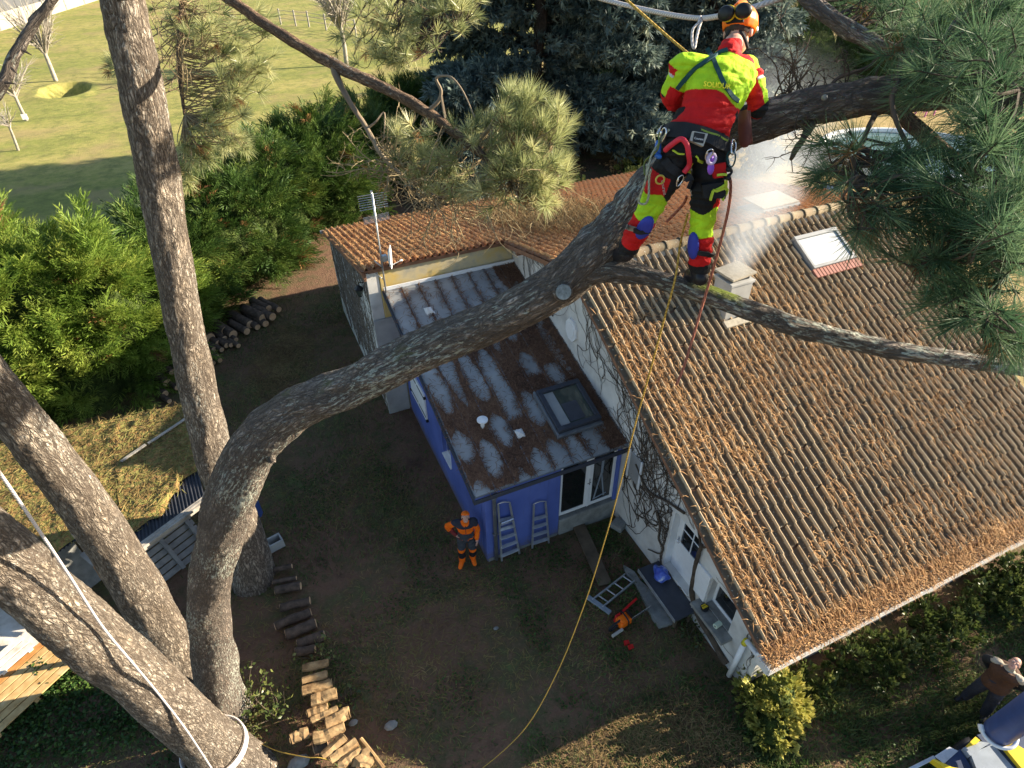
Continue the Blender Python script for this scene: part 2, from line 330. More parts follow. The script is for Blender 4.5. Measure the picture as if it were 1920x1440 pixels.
# tiles
def tilemat(name, a, b, c, pan_col=(.055, .042, .03)):
    g = G(name); r = g.n('Attribute', {'attribute_name': 'rnd'}).outputs['Fac']; P = g.co('pos')
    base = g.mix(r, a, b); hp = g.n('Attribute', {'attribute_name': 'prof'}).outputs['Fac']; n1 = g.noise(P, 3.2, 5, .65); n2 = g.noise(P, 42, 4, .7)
    base = g.mix(g.ramp(n1, [(.42, (0, 0, 0)), (.68, (.85,)*3)]), base, c)
    base = g.mix(g.ramp(n2, [(.5, (0, 0, 0)), (.75, (.6,)*3)]), base, (.07, .055, .04))
    ch = g.math('ADD', g.math('MULTIPLY', hp, 1.0), g.math('MULTIPLY', g.math('SUBTRACT', g.noise(P, 6, 4, .6), .5), .7)); base = g.mix(g.ramp(ch, [(.22, (.88,)*3), (.60, (0, 0, 0))]), base, pan_col)  # colour goes darker from the barrel crowns down into the pans
    base = g.mix(g.ramp(g.noise(P, 26, 2), [(.66, (0, 0, 0)), (.69, (.8,)*3)]), base, (.40, .41, .36))
    return g.fin(base, .85, g.bump(n2, .5, .006))
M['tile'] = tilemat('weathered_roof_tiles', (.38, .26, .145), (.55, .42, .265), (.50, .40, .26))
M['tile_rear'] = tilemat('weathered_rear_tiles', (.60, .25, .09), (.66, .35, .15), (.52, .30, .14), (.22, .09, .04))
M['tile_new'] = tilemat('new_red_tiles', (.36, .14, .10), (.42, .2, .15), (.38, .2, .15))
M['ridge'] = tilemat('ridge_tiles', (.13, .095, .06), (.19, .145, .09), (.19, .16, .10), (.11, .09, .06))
M['mortar'] = surf('lime_mortar', [(.3, (.28, .25, .2)), (.7, (.42, .38, .3))], 12, .95, .6, .01)
M['render_white'] = surf('white_lime_render', [(.3, (.47, .46, .44)), (.5, (.62, .61, .58)), (.75, (.72, .71, .68))], 2.2, .9, .5, .006, 60)
M['render_yellow'] = surf('stained_render', [(.3, (.36, .34, .28)), (.45, (.56, .47, .28)), (.6, (.62, .45, .15)), (.75, (.5, .45, .33))], 1.3, .9, .5, .006, 60)
M['render_grey'] = surf('grey_render', [(.3, (.3, .3, .29)), (.7, (.45, .45, .43))], 2, .9, .4, .006, 60)
g = G('blue_wall_paint'); P_ = g.co('pos'); bc_ = g.ramp(g.noise(P_, 1.2, 4), [(.3, (.075, .115, .36)), (.5, (.092, .137, .41)), (.7, (.115, .165, .46))]); dr_ = g.noise(g.co('pos', (3.5, 3.5, .35)), 3.2, 4, .65); bc_ = g.mix(g.ramp(dr_, [(.56, (0, 0, 0)), (.72, (.45,)*3)]), bc_, (.07, .085, .2))
zz_ = g.n('SeparateXYZ', None, Vector=P_).outputs[2]; sp_m = g.math('SUBTRACT', g.math('MULTIPLY', g.noise(P_, 7, 4, .7), .9), zz_); bc_ = g.mix(g.ramp(sp_m, [(.12, (0, 0, 0)), (.42, (.65,)*3)]), bc_, (.13, .11, .085)); M['blue'] = g.fin(bc_, .75, g.bump(g.noise(P_, 70, 3), .35, .004))
M['white'] = plain('white_paint', (.78, .79, .8), .45, .04)
M['blind'] = plain('pale_blind', (.46, .48, .50), .5, .04)
M['white_wood'] = plain('white_gutter_paint', (.70, .68, .64), .6, .1, 14)
M['zinc'] = surf('zinc_sheet', [(.3, (.21, .215, .22)), (.5, (.28, .29, .295)), (.7, (.34, .35, .35))], 1.5, .6, .1, .003, 20, Metallic=.05)
M['zinc_seam'] = surf('zinc_seam', [(.3, (.12, .13, .15)), (.7, (.22, .24, .26))], 4, .5, 0, Metallic=.4)
M['anthracite'] = plain('anthracite_frame', (.045, .05, .065), .6, .15)
M['alu'] = surf('aluminium', [(.3, (.42, .44, .46)), (.7, (.58, .6, .62))], 8, .38, .1, .002, Metallic=.7)
M['steel'] = surf('polished_steel', [(.3, (.6, .61, .63)), (.7, (.75, .76, .78))], 8, .22, 0, Metallic=.9)
M['black'] = plain('black_plastic', (.016, .017, .02), .4, .3)
M['slate'] = plain('dark_slate', (.06, .065, .08), .5, .2, 4)
M['wood_dark'] = surf('weathered_wood', [(.3, (.06, .045, .03)), (.7, (.16, .12, .08))], 3, .85, .5, .006, 20, 'pos', (1, 1, 1))
M['rafter'] = surf('brown_eaves_wood', [(.3, (.17, .085, .05)), (.7, (.30, .16, .10))], 5, .8, .3)
M['pallet'] = surf('yellow_pallet_wood', [(.3, (.40, .24, .09)), (.55, (.55, .38, .17)), (.75, (.62, .47, .26))], 5, .8, .4, .005, 30)
M['pallet_orange'] = surf('orange_pallet_wood', [(.3, (.38, .17, .05)), (.7, (.55, .28, .10))], 5, .8, .4, .005, 30)
M['grey_wood'] = surf('grey_weathered_wood', [(.3, (.17, .17, .17)), (.7, (.32, .31, .29))], 5, .85, .5, .006, 25)
M['chopwood'] = surf('split_firewood', [(.3, (.16, .095, .045)), (.55, (.36, .24, .12)), (.75, (.52, .38, .2))], 5, .9, .6, .012, 22, 'bco')
M['logbark'] = surf('log_bark', [(.3, (.045, .035, .028)), (.7, (.14, .10, .075))], 8, .95, .8, .015, 25, 'bco')
M['logend'] = surf('sawn_log_end', [(.3, (.48, .28, .15)), (.7, (.70, .48, .29))], 9, .85, .3, .005)
M['fascia'] = surf('weathered_fascia', [(.3, (.22, .20, .17)), (.7, (.42, .39, .34))], 6, .95, .6, .01, 22)
M['drift'] = surf('compacted_needle_drift', [(.3, (.085, .05, .035)), (.5, (.16, .09, .06)), (.72, (.26, .16, .105))], 14, .95, 1.0, .03, 45)
M['slab'] = surf('white_stained_slab', [(.3, (.45, .40, .33)), (.55, (.72, .67, .60)), (.8, (.84, .82, .78))], 2.5, .9, .5, .01)
M['concrete'] = surf('concrete', [(.3, (.16, .16, .15)), (.7, (.30, .30, .28))], 5, .95, .6, .012)
M['corrug'] = surf('dark_corrugated_sheet', [(.3, (.02, .024, .032)), (.7, (.05, .053, .065))], 3, .6, .2)
M['moss_mat'] = surf('moss_and_needle_mat', [(.3, (.14, .075, .03)), (.46, (.32, .2, .075)), (.56, (.17, .19, .05)), (.66, (.34, .22, .085)), (.8, (.42, .34, .16))], 9, .95, 1.0, .04, 24)
M['yellow_paint'] = plain('yellow_machine_paint', (.72, .50, .03), .4, .12, 4)
M['grey_paint'] = plain('grey_machine_paint', (.26, .30, .35), .45, .15, 4)
M['navy_paint'] = plain('navy_machine_paint', (.03, .05, .11), .45, .2, 4)
M['blue_paint'] = plain('blue_machine_paint', (.045, .08, .24), .45, .15, 4)
M['orange'] = plain('orange_plastic', (.92, .17, .008), .4, .08)
M['red'] = plain('red_plastic', (.62, .02, .02), .4, .1)
def ropemat(name, c1, c2):
    g = G(name); c = g.co('bco'); w = g.n('TexWave', {'bands_direction': 'DIAGONAL'}, Vector=c, Scale=38.0, Distortion=.6).outputs['Fac']
    return g.fin(g.mix(w, c1, c2), .8, g.bump(w, .6, .003))
M['rope_yellow'] = ropemat('yellow_rope', (.32, .19, .03), (.62, .42, .10))
M['rope_white'] = ropemat('white_rope', (.42, .38, .36), (.72, .68, .66))
M['rope_red'] = ropemat('red_brown_rope', (.24, .07, .045), (.44, .17, .11))
M['rope_tan'] = ropemat('tan_rope', (.24, .25, .17), (.42, .42, .3))
def glass(name, tint, rough=.05):
    g = G(name); g.fin(tint, rough); g.b.inputs['Specular IOR Level'].default_value = .7; g.b.inputs['Coat Weight'].default_value = .6; return g.m
M['glass_dark'] = glass('dark_window_glass', (.012, .014, .016))
M['glass_green'] = glass('room_behind_glass', (.055, .07, .06))
g = G('water'); M['water'] = g.fin((.10, .17, .17), .03, g.bump(g.noise(g.co('pos'), 1.2, 2), .05, .02)); g.b.inputs['Specular IOR Level'].default_value = .8
M['skin'] = surf('skin', [(.3, (.48, .27, .20)), (.7, (.60, .36, .28))], 14, .55, .1, .002)
M['hair'] = surf('short_dark_hair', [(.3, (.03, .022, .018)), (.7, (.07, .05, .04))], 40, .8, .5, .004)
def vcol(name, rough=.8, bump=.7, scale=13, bd=.02):
    g = G(name); c = g.n('Attribute', {'attribute_name': 'Col'}).outputs['Color']; P = g.co('pos')
    wr = g.noise(P, scale, 3, .5, .8); fine = g.noise(P, scale*14, 2)
    dt = g.ramp(g.noise(P, 5, 5, .7), [(.35, (.62, .58, .52)), (.62, (1, 1, 1))]); mm = g.n('Mix', {'data_type': 'RGBA', 'blend_type': 'MULTIPLY'}); g.put(mm, 'i0', .75); g.t.links.new(c, mm.inputs[6]); g.t.links.new(dt, mm.inputs[7]); c = mm.outputs[2]
    return g.fin(c, rough, g.bump(fine, .12, .001, g.bump(wr, bump, bd)))
M['cloth'] = vcol('work_clothing'); M['boot'] = plain('black_boot_leather', (.02, .02, .024), .35, .3)
M['webbing'] = plain('black_webbing', (.018, .02, .024), .75, .3)
M['strap_teal'] = plain('dark_teal_strap', (.02, .07, .075), .7, .2)
M['patch_grey'] = plain('grey_patch', (.42, .41, .37), .7, .08); M['patch_black'] = plain('black_patch', (.02, .021, .024), .7, .2)
M['lime'] = plain('lime_binding', (.48, .62, .05), .7, .1)
M['kneepad'] = plain('blue_pad', (.035, .05, .34), .5, .2); M['grey_strap'] = plain('grey_strap', (.30, .28, .24), .7, .1)
M['purple'] = plain('purple_anodised', (.30, .11, .62), .3, .15); M['lilac'] = plain('lilac_anodised', (.62, .50, .72), .3, .1)
M['redlan'] = plain('red_lanyard', (.66, .035, .06), .5, .1); M['bluedev'] = plain('blue_anodised', (.03, .14, .50), .3, .2)
M['gold'] = plain('gold_anodised', (.55, .42, .08), .35, .15); M['scab'] = plain('brown_scabbard', (.17, .055, .045), .6, .2)
M['yellowgreen'] = plain('yellow_pompom', (.62, .55, .04), .7, .1)
M['bag'] = surf('blue_plastic_bag', [(.3, (.03, .05, .35)), (.55, (.10, .17, .6)), (.7, (.6, .66, .8))], 7, .3, .8, .03, 9)
M['pink'] = plain('pink_plastic', (.62, .20, .42), .5, .12)
M['tree_pale'] = surf('pale_fruit_tree_bark', [(.3, (.24, .21, .17)), (.7, (.45, .41, .35))], 6, .9, .2)
M['panel'] = surf('concrete_wall_panel', [(.3, (.30, .28, .245)), (.7, (.36, .335, .30))], .6, .9, .2)
M['cladding'] = surf('grey_cladding', [(.3, (.085, .09, .095)), (.7, (.115, .118, .122))], .5, .8, .1)
# ---------------------------------------------------------------- ground: one sheet to the horizon
def axis(fine0, fine1, step, lo, hi, extra=()):
    a = list(np.arange(fine0, fine1+1e-6, step)); d = step
    while a[0] > lo: d *= 1.35; a.insert(0, a[0]-d)
    d = step
    while a[-1] < hi: d *= 1.35; a.append(a[-1]+d)
    for e0, e1, st in extra: a += list(np.arange(e0, e1, st))
    return np.unique(np.round(a, 3))
gx = axis(-12, 20, .35, -700, 700, ((-13.5, -7.5, .3),)); gy = axis(-4, 27, .35, -300, 1200, ((56.5, 63.5, .3),))
PIT_C = PZ(122, 170)
def ground_z(x, y):
    x = np.asarray(x, float); y = np.asarray(y, float)
    near = np.clip(1-np.maximum(np.abs(x-3)-16, np.abs(y-12)-16)/8, 0, 1)
    z = ((vnoise(x*.5, y*.5, 3)-.5)*.09+(vnoise(x*1.7, y*1.7, 4)-.5)*.05)*near-.035*near
    r = np.hypot((x-PIT_C[0])/1.5, (y-PIT_C[1])/2.1)
    return z-.95*np.clip((1.12-r)*4, 0, 1)+.10*np.exp(-((r-1.35)/.25)**2)
GX, GY = np.meshgrid(gx, gy, indexing='ij'); GZ = ground_z(GX, GY); nx, ny = GX.shape
ii = (np.arange(nx-1)[:, None]*ny+np.arange(ny-1)[None]).ravel()
ground = struct(npobj('ground', np.stack([GX, GY, GZ], -1).reshape(-1, 3), np.stack([ii, ii+ny, ii+ny+1, ii+1], -1), M['ground'], smooth=True))

# ---------------------------------------------------------------- house
XW, XV, XR = 6.25, 5.9, 14.85          # gable wall, its verge, far verge
Y0, YR, YB = 2.99, 10.35, 20.35        # front eave, ridge, rear eave
ZE, ZR = 1.78, 5.56; KF = (ZR-ZE)/(YR-Y0); KB = .26
XA, YA = 2.15, 13.85                   # wing: left verge, upper edge
zf = lambda y: ZE+KF*(np.asarray(y)-Y0)
zb = lambda y: ZR-KB*(np.asarray(y)-YR)
house = thing('house', 'white rendered house with ivy stems on its gable and a weathered tiled roof under needles', 'house', (XW, Y0+.4, 0))
def wall_u(u0, u1, ys, ztop, holes, mat, name, parent, zbot=-.15):
    """wall across X between u0 and u1 with real openings; ys breakpoints along Y, ztop(y) its sloping top"""
    mb = MB(); ys = sorted(set(list(ys)+[h[0] for h in holes]+[h[1] for h in holes]))
    for a, b in zip(ys[:-1], ys[1:]):
        segs = [(lambda y: zbot, None)]; hs = sorted([h for h in holes if h[0] <= a+1e-6 and h[1] >= b-1e-6], key=lambda h: h[2])
        lo = (zbot, zbot); pieces = []
        for h in hs: pieces.append((lo, (h[2], h[2]))); lo = (h[3], h[3])
        pieces.append((lo, (float(ztop(a)), float(ztop(b)))))
        for (l0, l1), (t0, t1) in pieces:
            if t0-l0 < .01 and t1-l1 < .01: continue
            mb.extr([(u0, a, l0), (u0, b, l1), (u0, b, t1), (u0, a, t0)], (u1-u0, 0, 0))
    return mb.build(name, mat, parent)
D0, D1, DZ0, DZ1 = 5.32, 6.18, .42, 2.15   # white door in the gable
W0, W1, WZ0, WZ1 = 4.17, 4.85, .84, 1.66   # window in the gable
wall_u(XW, XW+.32, [3.42, YR, 20.1], lambda y: (zf(y) if y < YR else zb(y))-.10, [(D0, D1, DZ0, DZ1), (W0, W1, WZ0, WZ1)], M['render_white'], 'gable_wall', house)
mb = MB(); mb.box(XW+.33, XR-.3, 3.42, 3.72, -.15, float(zf(3.42))-.12); mb.box(XR-.62, XR-.3, 3.73, 20.1, -.15, 2.0); mb.box(XW+.33, XR-.63, 19.8, 20.1, -.15, 2.75); mb.build('wall', M['render_white'], house)
mb = MB(); mb.extr([(XR-.55, 3.73, 2.001), (XR-.55, 20.1, 2.001), (XR-.55, 20.1, 2.85), (XR-.55, YR, ZR-.14), (XR-.55, 3.73, 2.03)], (.2, 0, 0)); mb.build('far_gable', M['render_white'], house)
# wing behind the blue extension
wall_u(XA+.15, XA+.45, [YA+.18, 20.1], lambda y: zb(y)-.12, [], M['render_white'], 'wing_side_wall', house)
mb = MB(); mb.box(XA+.46, XW-.01, YA+.16, YA+.44, -.15, float(zb(YA))-.14); mb.build('wing_front_wall', M['render_yellow'], house)
mb = MB(); mb.box(XA+.46, XW-.01, 19.8, 20.1, -.15, 2.7); mb.build('wing_rear_wall', M['render_white'], house)
mb = MB(); mb.box(XA+.13, XA+.75, YA+.10, YA+.157, -.15, 3.15); mb.build('render_base', M['render_grey'], house)

PROF = np.array([(0, .10), (.10, .0), (.32, .0), (.54, .03), (.62, .16), (.67, .55), (.74, .92), (.81, 1.0), (.88, .86), (.95, .42)])
def tile_height(t):
    return np.interp(np.mod(t, 1), list(PROF[:, 0])+[1], list(PROF[:, 1])+[.10])
PCOL, AMP = .1865, .088
def tiles(name, x0, x1, ya, yb, zfun, parent, mat, row=.345, amp=AMP, skip=None, jit=1.0):
    """pantiles as real barrels: columns along X, rows stepping down from yb (high) to ya (low); each row laps the next"""
    nc = int(round((x1-x0)/PCOL)); p = (x1-x0)/nc; nr = int(round(abs(ya-yb)/row)); k = len(PROF)
    V, F, R, H = [], [], [], []; base = 0
    xs = np.concatenate([(x0+(c+PROF[:, 0])*p) for c in range(nc)]+[[x1]]); hs = np.concatenate([PROF[:, 1]*amp]*nc+[[PROF[0, 1]*amp]])
    colid = np.minimum((np.arange(len(xs))//k), nc-1); n = len(xs)
    for r in range(nr):
        yl = ya+(yb-ya)*r/nr; yh = ya+(yb-ya)*(r+1)/nr
        rj = rng.normal(0, 1, nc); slip = (rng.random(nc) < .02)*rng.uniform(.04, .11, nc)*np.sign(ya-yb); jy = (rng.normal(0, .016, nc)*jit+slip)[colid]; jz = (np.abs(rng.normal(0, .006, nc))*jit)[colid]; jx = (rng.normal(0, .005, nc)*jit)[colid]
        for q, (yy, lift, sink) in enumerate(((yl, .026, .028), (yl, .026, 0), ((yl*.55+yh*.45), .014, 0), (yh, .0, 0))):
            y = np.full(n, yy)+(jy if q < 2 else 0); z = zfun(y)+hs*(1.02 if q < 3 else .9)+lift+jz-sink
            V.append(np.stack([xs+jx, y, z], 1)); R.append(np.clip(.5+rj[colid]*.22, 0, 1)); H.append(hs/amp)
        i = np.arange(n-1)
        for q in range(3): F.append(np.stack([base+q*n+i, base+q*n+i+1, base+(q+1)*n+i+1, base+(q+1)*n+i], 1))
        base += 4*n
    V = np.concatenate(V); F = np.concatenate(F); R = np.concatenate(R)
    if skip is not None:
        c = V[F].mean(1); F = F[~skip(c[:, 0], c[:, 1])]
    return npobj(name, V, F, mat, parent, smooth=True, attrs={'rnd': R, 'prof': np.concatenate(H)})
VEL = (11.53, 12.84, 9.0, 9.82)                       # white roof window in the front slope
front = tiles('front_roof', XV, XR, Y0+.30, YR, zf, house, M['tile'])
def deck(name, quads, t, mat, parent):
    mb = MB()
    for q in quads: mb.extr(q, (0, 0, -t))
    return mb.build(name, mat, parent)
deck('front_roof_deck', [[(XV+.03, Y0+.28, zf(Y0+.28)-.02), (XR-.02, Y0+.28, zf(Y0+.28)-.02), (XR-.02, YR, ZR-.02), (XV+.03, YR, ZR-.02)]], .06, M['rafter'], house)
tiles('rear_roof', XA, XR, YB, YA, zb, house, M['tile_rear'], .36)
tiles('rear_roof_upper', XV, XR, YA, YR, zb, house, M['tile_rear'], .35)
# new red patch near the far verge is a different batch of tiles
for o in COL.objects:
    pass
deck('rear_roof_deck', [[(XA+.03, YB-.02, zb(YB)-.02), (XA+.03, YA+.10, zb(YA+.1)-.02), (XR-.02, YA+.10, zb(YA+.1)-.02), (XR-.02, YB-.02, zb(YB)-.02)],
     [(XV+.03, YA+.09, zb(YA+.09)-.02), (XV+.03, YR, ZR-.02), (XR-.02, YR, ZR-.02), (XR-.02, YA+.09, zb(YA+.09)-.02)]], .06, M['rafter'], house)
# ridge: half round caps lapping each other
mb = MB(); x = XV; R_ = []
while x < XR-.1:
    L = .40; c = A(x, YR, ZR+.035)
    t = np.linspace(-.25, math.pi+.25, 11); V = []
    for xx, r in ((x, .135), (x+.05, .137), (x+.055, .122), (x+L+.02, .112)):
        V.append(np.stack([np.full(11, xx), YR+np.cos(t)*r, ZR+.03+np.sin(t)*r], 1))
    V = np.concatenate(V); i = np.arange(10); F = np.concatenate([np.stack([q*11+i, q*11+i+1, (q+1)*11+i+1, (q+1)*11+i], 1) for q in range(3)])
    mb.add(V, F); R_.append(np.full(len(V), rng.random())); x += L
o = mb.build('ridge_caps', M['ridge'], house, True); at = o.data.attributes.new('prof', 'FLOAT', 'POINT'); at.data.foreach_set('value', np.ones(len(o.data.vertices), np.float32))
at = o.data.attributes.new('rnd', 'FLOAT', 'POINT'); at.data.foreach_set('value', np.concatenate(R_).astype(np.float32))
mb = MB(); mb.extr([(XV+.02, YR-.2, zf(YR-.2)+.02), (XV+.02, YR, ZR+.07), (XV+.02, YR+.2, zb(YR+.2)+.03), (XV+.02, YR, ZR-.1)], (XR-XV-.04, 0, 0)); mb.build('ridge_mortar', M['mortar'], house)
# verge boards and purlin ends
mb = MB(); y1 = Y0+.28
mb.extr([(XV+.035, y1, zf(y1)-.14), (XV+.035, YR, ZR-.14), (XV+.035, YR, ZR-.025), (XV+.035, y1, zf(y1)-.025)], (.04, 0, 0))
mb.extr([(XV+.035, YR+.005, ZR-.14), (XV+.035, YA, zb(YA)-.14), (XV+.035, YA, zb(YA)-.025), (XV+.035, YR+.005, ZR-.025)], (.04, 0, 0))
mb.build('verge_board', M['rafter'], house); mb = MB(); mb.extr([(XA+.035, YA, zb(YA)-.13), (XA+.035, YB, zb(YB)-.13), (XA+.035, YB, zb(YB)-.025), (XA+.035, YA, zb(YA)-.025)], (.04, 0, 0))
mb.build('verge_board', M['rafter'], house)
mb = MB()
for y in (4.9, 7.2, 9.3): mb = MB(); mb.box(XV+.08, XW-.003, y-.06, y+.06, float(zf(y))-.24, float(zf(y))-.10); mb.build('purlin_end', M['rafter'], house)
for y in (11.6, 13.2): mb = MB(); mb.box(XV+.08, XW-.003, y-.06, y+.06, float(zb(y))-.25, float(zb(y))-.10); mb.build('purlin_end', M['rafter'], house)
mb = MB(); mb.box(XA+.2, XW-.02, YA+.11, YA+.155, float(zb(YA))-.15, float(zb(YA))-.085); mb.build('eaves_beam', M['rafter'], house); mb = MB(); mb.box(XA+.08, XA+.145, YA+.16, YA+.42, float(zb(YA))-.36, float(zb(YA))-.16)
mb.build('purlin_end', M['rafter'], house)
# eaves gutter, full of needles
mb = MB()
mb.box(XV-.02, XR+.02, Y0-.03, Y0-.005, ZE-.13, ZE+.01); mb.box(XV-.02, XR+.02, Y0+.0, Y0+.25, ZE-.15, ZE-.10); mb.box(XV-.03, XV+.0, Y0+.002, Y0+.27, ZE-.149, ZE+.03)
for xx in np.arange(XV+.5, XR, .62): mb.box(xx, xx+.012, Y0-.02, Y0+.25, ZE+.012, ZE+.018)
mb.build('gutter', M['white_wood'], house)
mb = MB(); mb.box(XA-.05, XW+.5, YB+.0, YB+.1, zb(YB)-.08, zb(YB)-.0); mb.build('rear_gutter', M['zinc'], house)
mb = MB(); mb.box(XV+.12, XR, Y0+.26, 3.415, ZE-.10, ZE-.04); mb.build('soffit', M['rafter'], house)
mb = MB(); a = PU(1395, 1207, XW-.1); b = PU(1369, 1266, XW-.1)
mb.tube([A(XW-.1, 3.3, ZE-.16), A(XW-.1, 3.42, 1.35), A(XW-.1, a[1]-.02, a[2]+.14)], .05, 10, 0); mb.tube([A(XW-.1, a[1]-.02, a[2]+.14), A(XW-.1, a[1], a[2])], .057, 10, 1); mb.tube([a, A(XW-.1, b[1]+.02, 0)], .052, 12); mb.build('downpipe', [M['white'], M['yellowgreen']], house, True)
# white door with glazed upper half
d = MB(); dx = XW+.17
d.box(dx, dx+.05, D0, D1, DZ0, 1.25); d.box(dx, dx+.05, D0, D0+.09, 1.25, DZ1); d.box(dx, dx+.05, D1-.16, D1, 1.25, DZ1); d.box(dx, dx+.05, D0+.09, D1-.16, DZ1-.1, DZ1)
d.box(dx+.005, dx+.03, (D0+D1-.07)/2-.012, (D0+D1-.07)/2+.012, 1.25, DZ1-.1); d.box(dx+.006, dx+.031, D0+.09, D1-.16, 1.66, 1.685)
door = d.build('door', M['white'], house)
mb = MB(); mb.box(dx+.018, dx+.028, D0+.09, D1-.16, 1.25, DZ1-.1); mb.build('glass', M['glass_dark'], door)
mb = MB(); mb.box(dx-.014, dx-.002, D1-.13, D1-.09, 1.18, 1.40); mb.tube([A(dx-.05, D1-.11, 1.32), A(dx-.055, D1-.2, 1.32)], .011, 8); mb.tube([A(dx-.012, D1-.11, 1.32), A(dx-.055, D1-.11, 1.32)], .011, 8); mb.build('handle', M['steel'], door)
mb = MB(); mb.box(XW-.003, XW+.168, D1-.014, D1-.003, DZ0, DZ1); mb.box(XW-.004, dx+.0, D0, D1, DZ0-.03, DZ0-.002); mb.build('door_reveal', M['white'], house)
# gable window with deep sill
w = MB(); wx = XW+.16
w.box(wx, wx+.06, W0, W1, WZ0, WZ0+.07); w.box(wx, wx+.06, W0, W1, WZ1-.07, WZ1); w.box(wx, wx+.06, W0, W0+.06, WZ0+.07, WZ1-.07); w.box(wx, wx+.06, W1-.06, W1, WZ0+.07, WZ1-.07)
win = w.build('window', M['white'], house)
mb = MB(); mb.box(wx+.02, wx+.03, W0+.06, W1-.06, WZ0+.07, WZ1-.07); mb.build('pane', M['glass_dark'], win)
mb = MB(); mb.box(XW-.26, XW-.002, W0-.14, W1+.14, WZ0-.09, WZ0-.01); mb.box(XW-.0, wx-.002, W0+.002, W1-.002, WZ0-.08, WZ0+.002); mb.build('sill', M['concrete'], win)
mb = MB(); mb.box(XW-.05, XW-.003, W1+.02, W1+.4, WZ0+.02, WZ1); mb.build('shutter', M['white'], win)
mb = MB(); yo, zo = 10.62, 3.80; t = np.arange(8)*math.pi/4+math.pi/8
mb.extr([(XW-.06, yo+.26*math.cos(a), zo+.30*math.sin(a)) for a in t], (.055, 0, 0)); oc = mb.build('octagonal_window', M['white'], house)
mb = MB(); mb.extr([(XW-.07, yo+.17*math.cos(a), zo+.20*math.sin(a)) for a in t], (.009, 0, 0)); mb.build('pane', M['white'], oc)
mb = MB(); c = PU(1190, 880, XW-.02); mb.box(XW-.012, XW-.002, c[1]-.2, c[1]+.2, c[2]-.35, c[2]+.4, 0); mb.box(XW-.05, XW-.013, c[1]-.25, c[1]-.2, c[2]-.4, c[2]+.42); mb.box(XW-.05, XW-.013, c[1]+.2, c[1]+.25, c[2]-.4, c[2]+.42)
ow = mb.build('small_window', [M['white']], house)
mb = MB(); mb.box(XW-.03, XW-.014, c[1]-.195, c[1]+.195, c[2]-.34, c[2]+.39); mb.build('pane', M['zinc'], ow)
# slope frames for things lying on the roofs
def slope_ax(k): y = unit(A(0, 1, k)); return [A(1, 0, 0), y, np.cross(A(1, 0, 0), y)]
axF, axB = slope_ax(KF), slope_ax(-KB)
def on_slope(mb, zfun, ax, x0, x1, y0, y1, h0, h1, mi=0):
    yc = (y0+y1)/2; c = A((x0+x1)/2, yc, float(zfun(yc)))+ax[2]*(h0+h1)/2; mb.obox(c, ax, ((x1-x0)/2, (y1-y0)/2*math.sqrt(1+(ax[1][2]/ax[1][1])**2), (h1-h0)/2), mi)
x0, x1, y0, y1 = VEL; mb = MB()
on_slope(mb, zf, axF, x0, x1, y1-.09, y1, .02, .17); on_slope(mb, zf, axF, x0, x1, y0, y0+.07, .02, .16); on_slope(mb, zf, axF, x0, x0+.07, y0+.07, y1-.09, .02, .16); on_slope(mb, zf, axF, x1-.07, x1, y0+.07, y1-.09, .02, .16)
vw = mb.build('roof_window', M['zinc'], house)
mb = MB(); on_slope(mb, zf, axF, x0+.07, x1-.07, y0+.07, y1-.09, .02, .13); mb.build('blind', M['blind'], vw)
mb = MB(); 
for k in range(14): xk = x0-.03+(x1-x0+.08)*k/14; on_slope(mb, zf, axF, xk+.008, xk+(x1-x0+.08)/14-.008, y0-.2, y0-.002, .075, .115)
on_slope(mb, zf, axF, x0-.03, x1+.05, y0-.19, y0-.003, .05, .09); mb.build('flashing', M['flash_red'], vw)
mb = MB(); on_slope(mb, zb, axB, 11.75, 12.95, 11.0, 11.9, .05, .14); rw = mb.build('rear_roof_window', M['zinc'], house)
mb = MB(); ya, yb2 = 11.05, 11.85; p0 = A(11.78, ya, zb(ya)+.5); mb.extr([(11.78, ya, zb(ya)+.16), (12.92, ya, zb(ya)+.16), (12.92, yb2, zb(yb2)+.36), (11.78, yb2, zb(yb2)+.36)], (0, 0, .03)); mb.build('open_sash', M['mortar'], rw)
# chimney with slab cap
cx, cy = 8.95, 8.72; mb = MB(); zt = float(zf(cy)); zc = PV(1372, 512, cy)[2]
mb.box(cx-.29, cx+.29, cy-.26, cy+.26, zt-.35, zc-.17, 0); mb.box(cx-.31, cx+.31, cy-.28, cy+.28, zc-.172, zc-.11, 0); mb.box(cx-.22, cx+.22, cy-.19, cy+.19, zc-.11, zc-.02, 1)
ch = mb.build('chimney', [M['render_grey'], M['black']], house)
mb = MB(); mb.obox(A(cx-.02, cy, zc+.02), [unit(A(1, .1, .03)), unit(A(-.1, 1, .03)), unit(A(-.03, -.03, 1))], (.33, .27, .025)); mb.build('chimney_cap', M['mortar'], ch)
mb = MB(); on_slope(mb, zf, axF, cx-.36, cx+.40, cy-.42, cy-.27, .05, .12); on_slope(mb, zf, axF, cx+.3, cx+.42, cy-.27, cy+.3, .05, .11); mb.build('chimney_mortar', M['mortar'], ch)

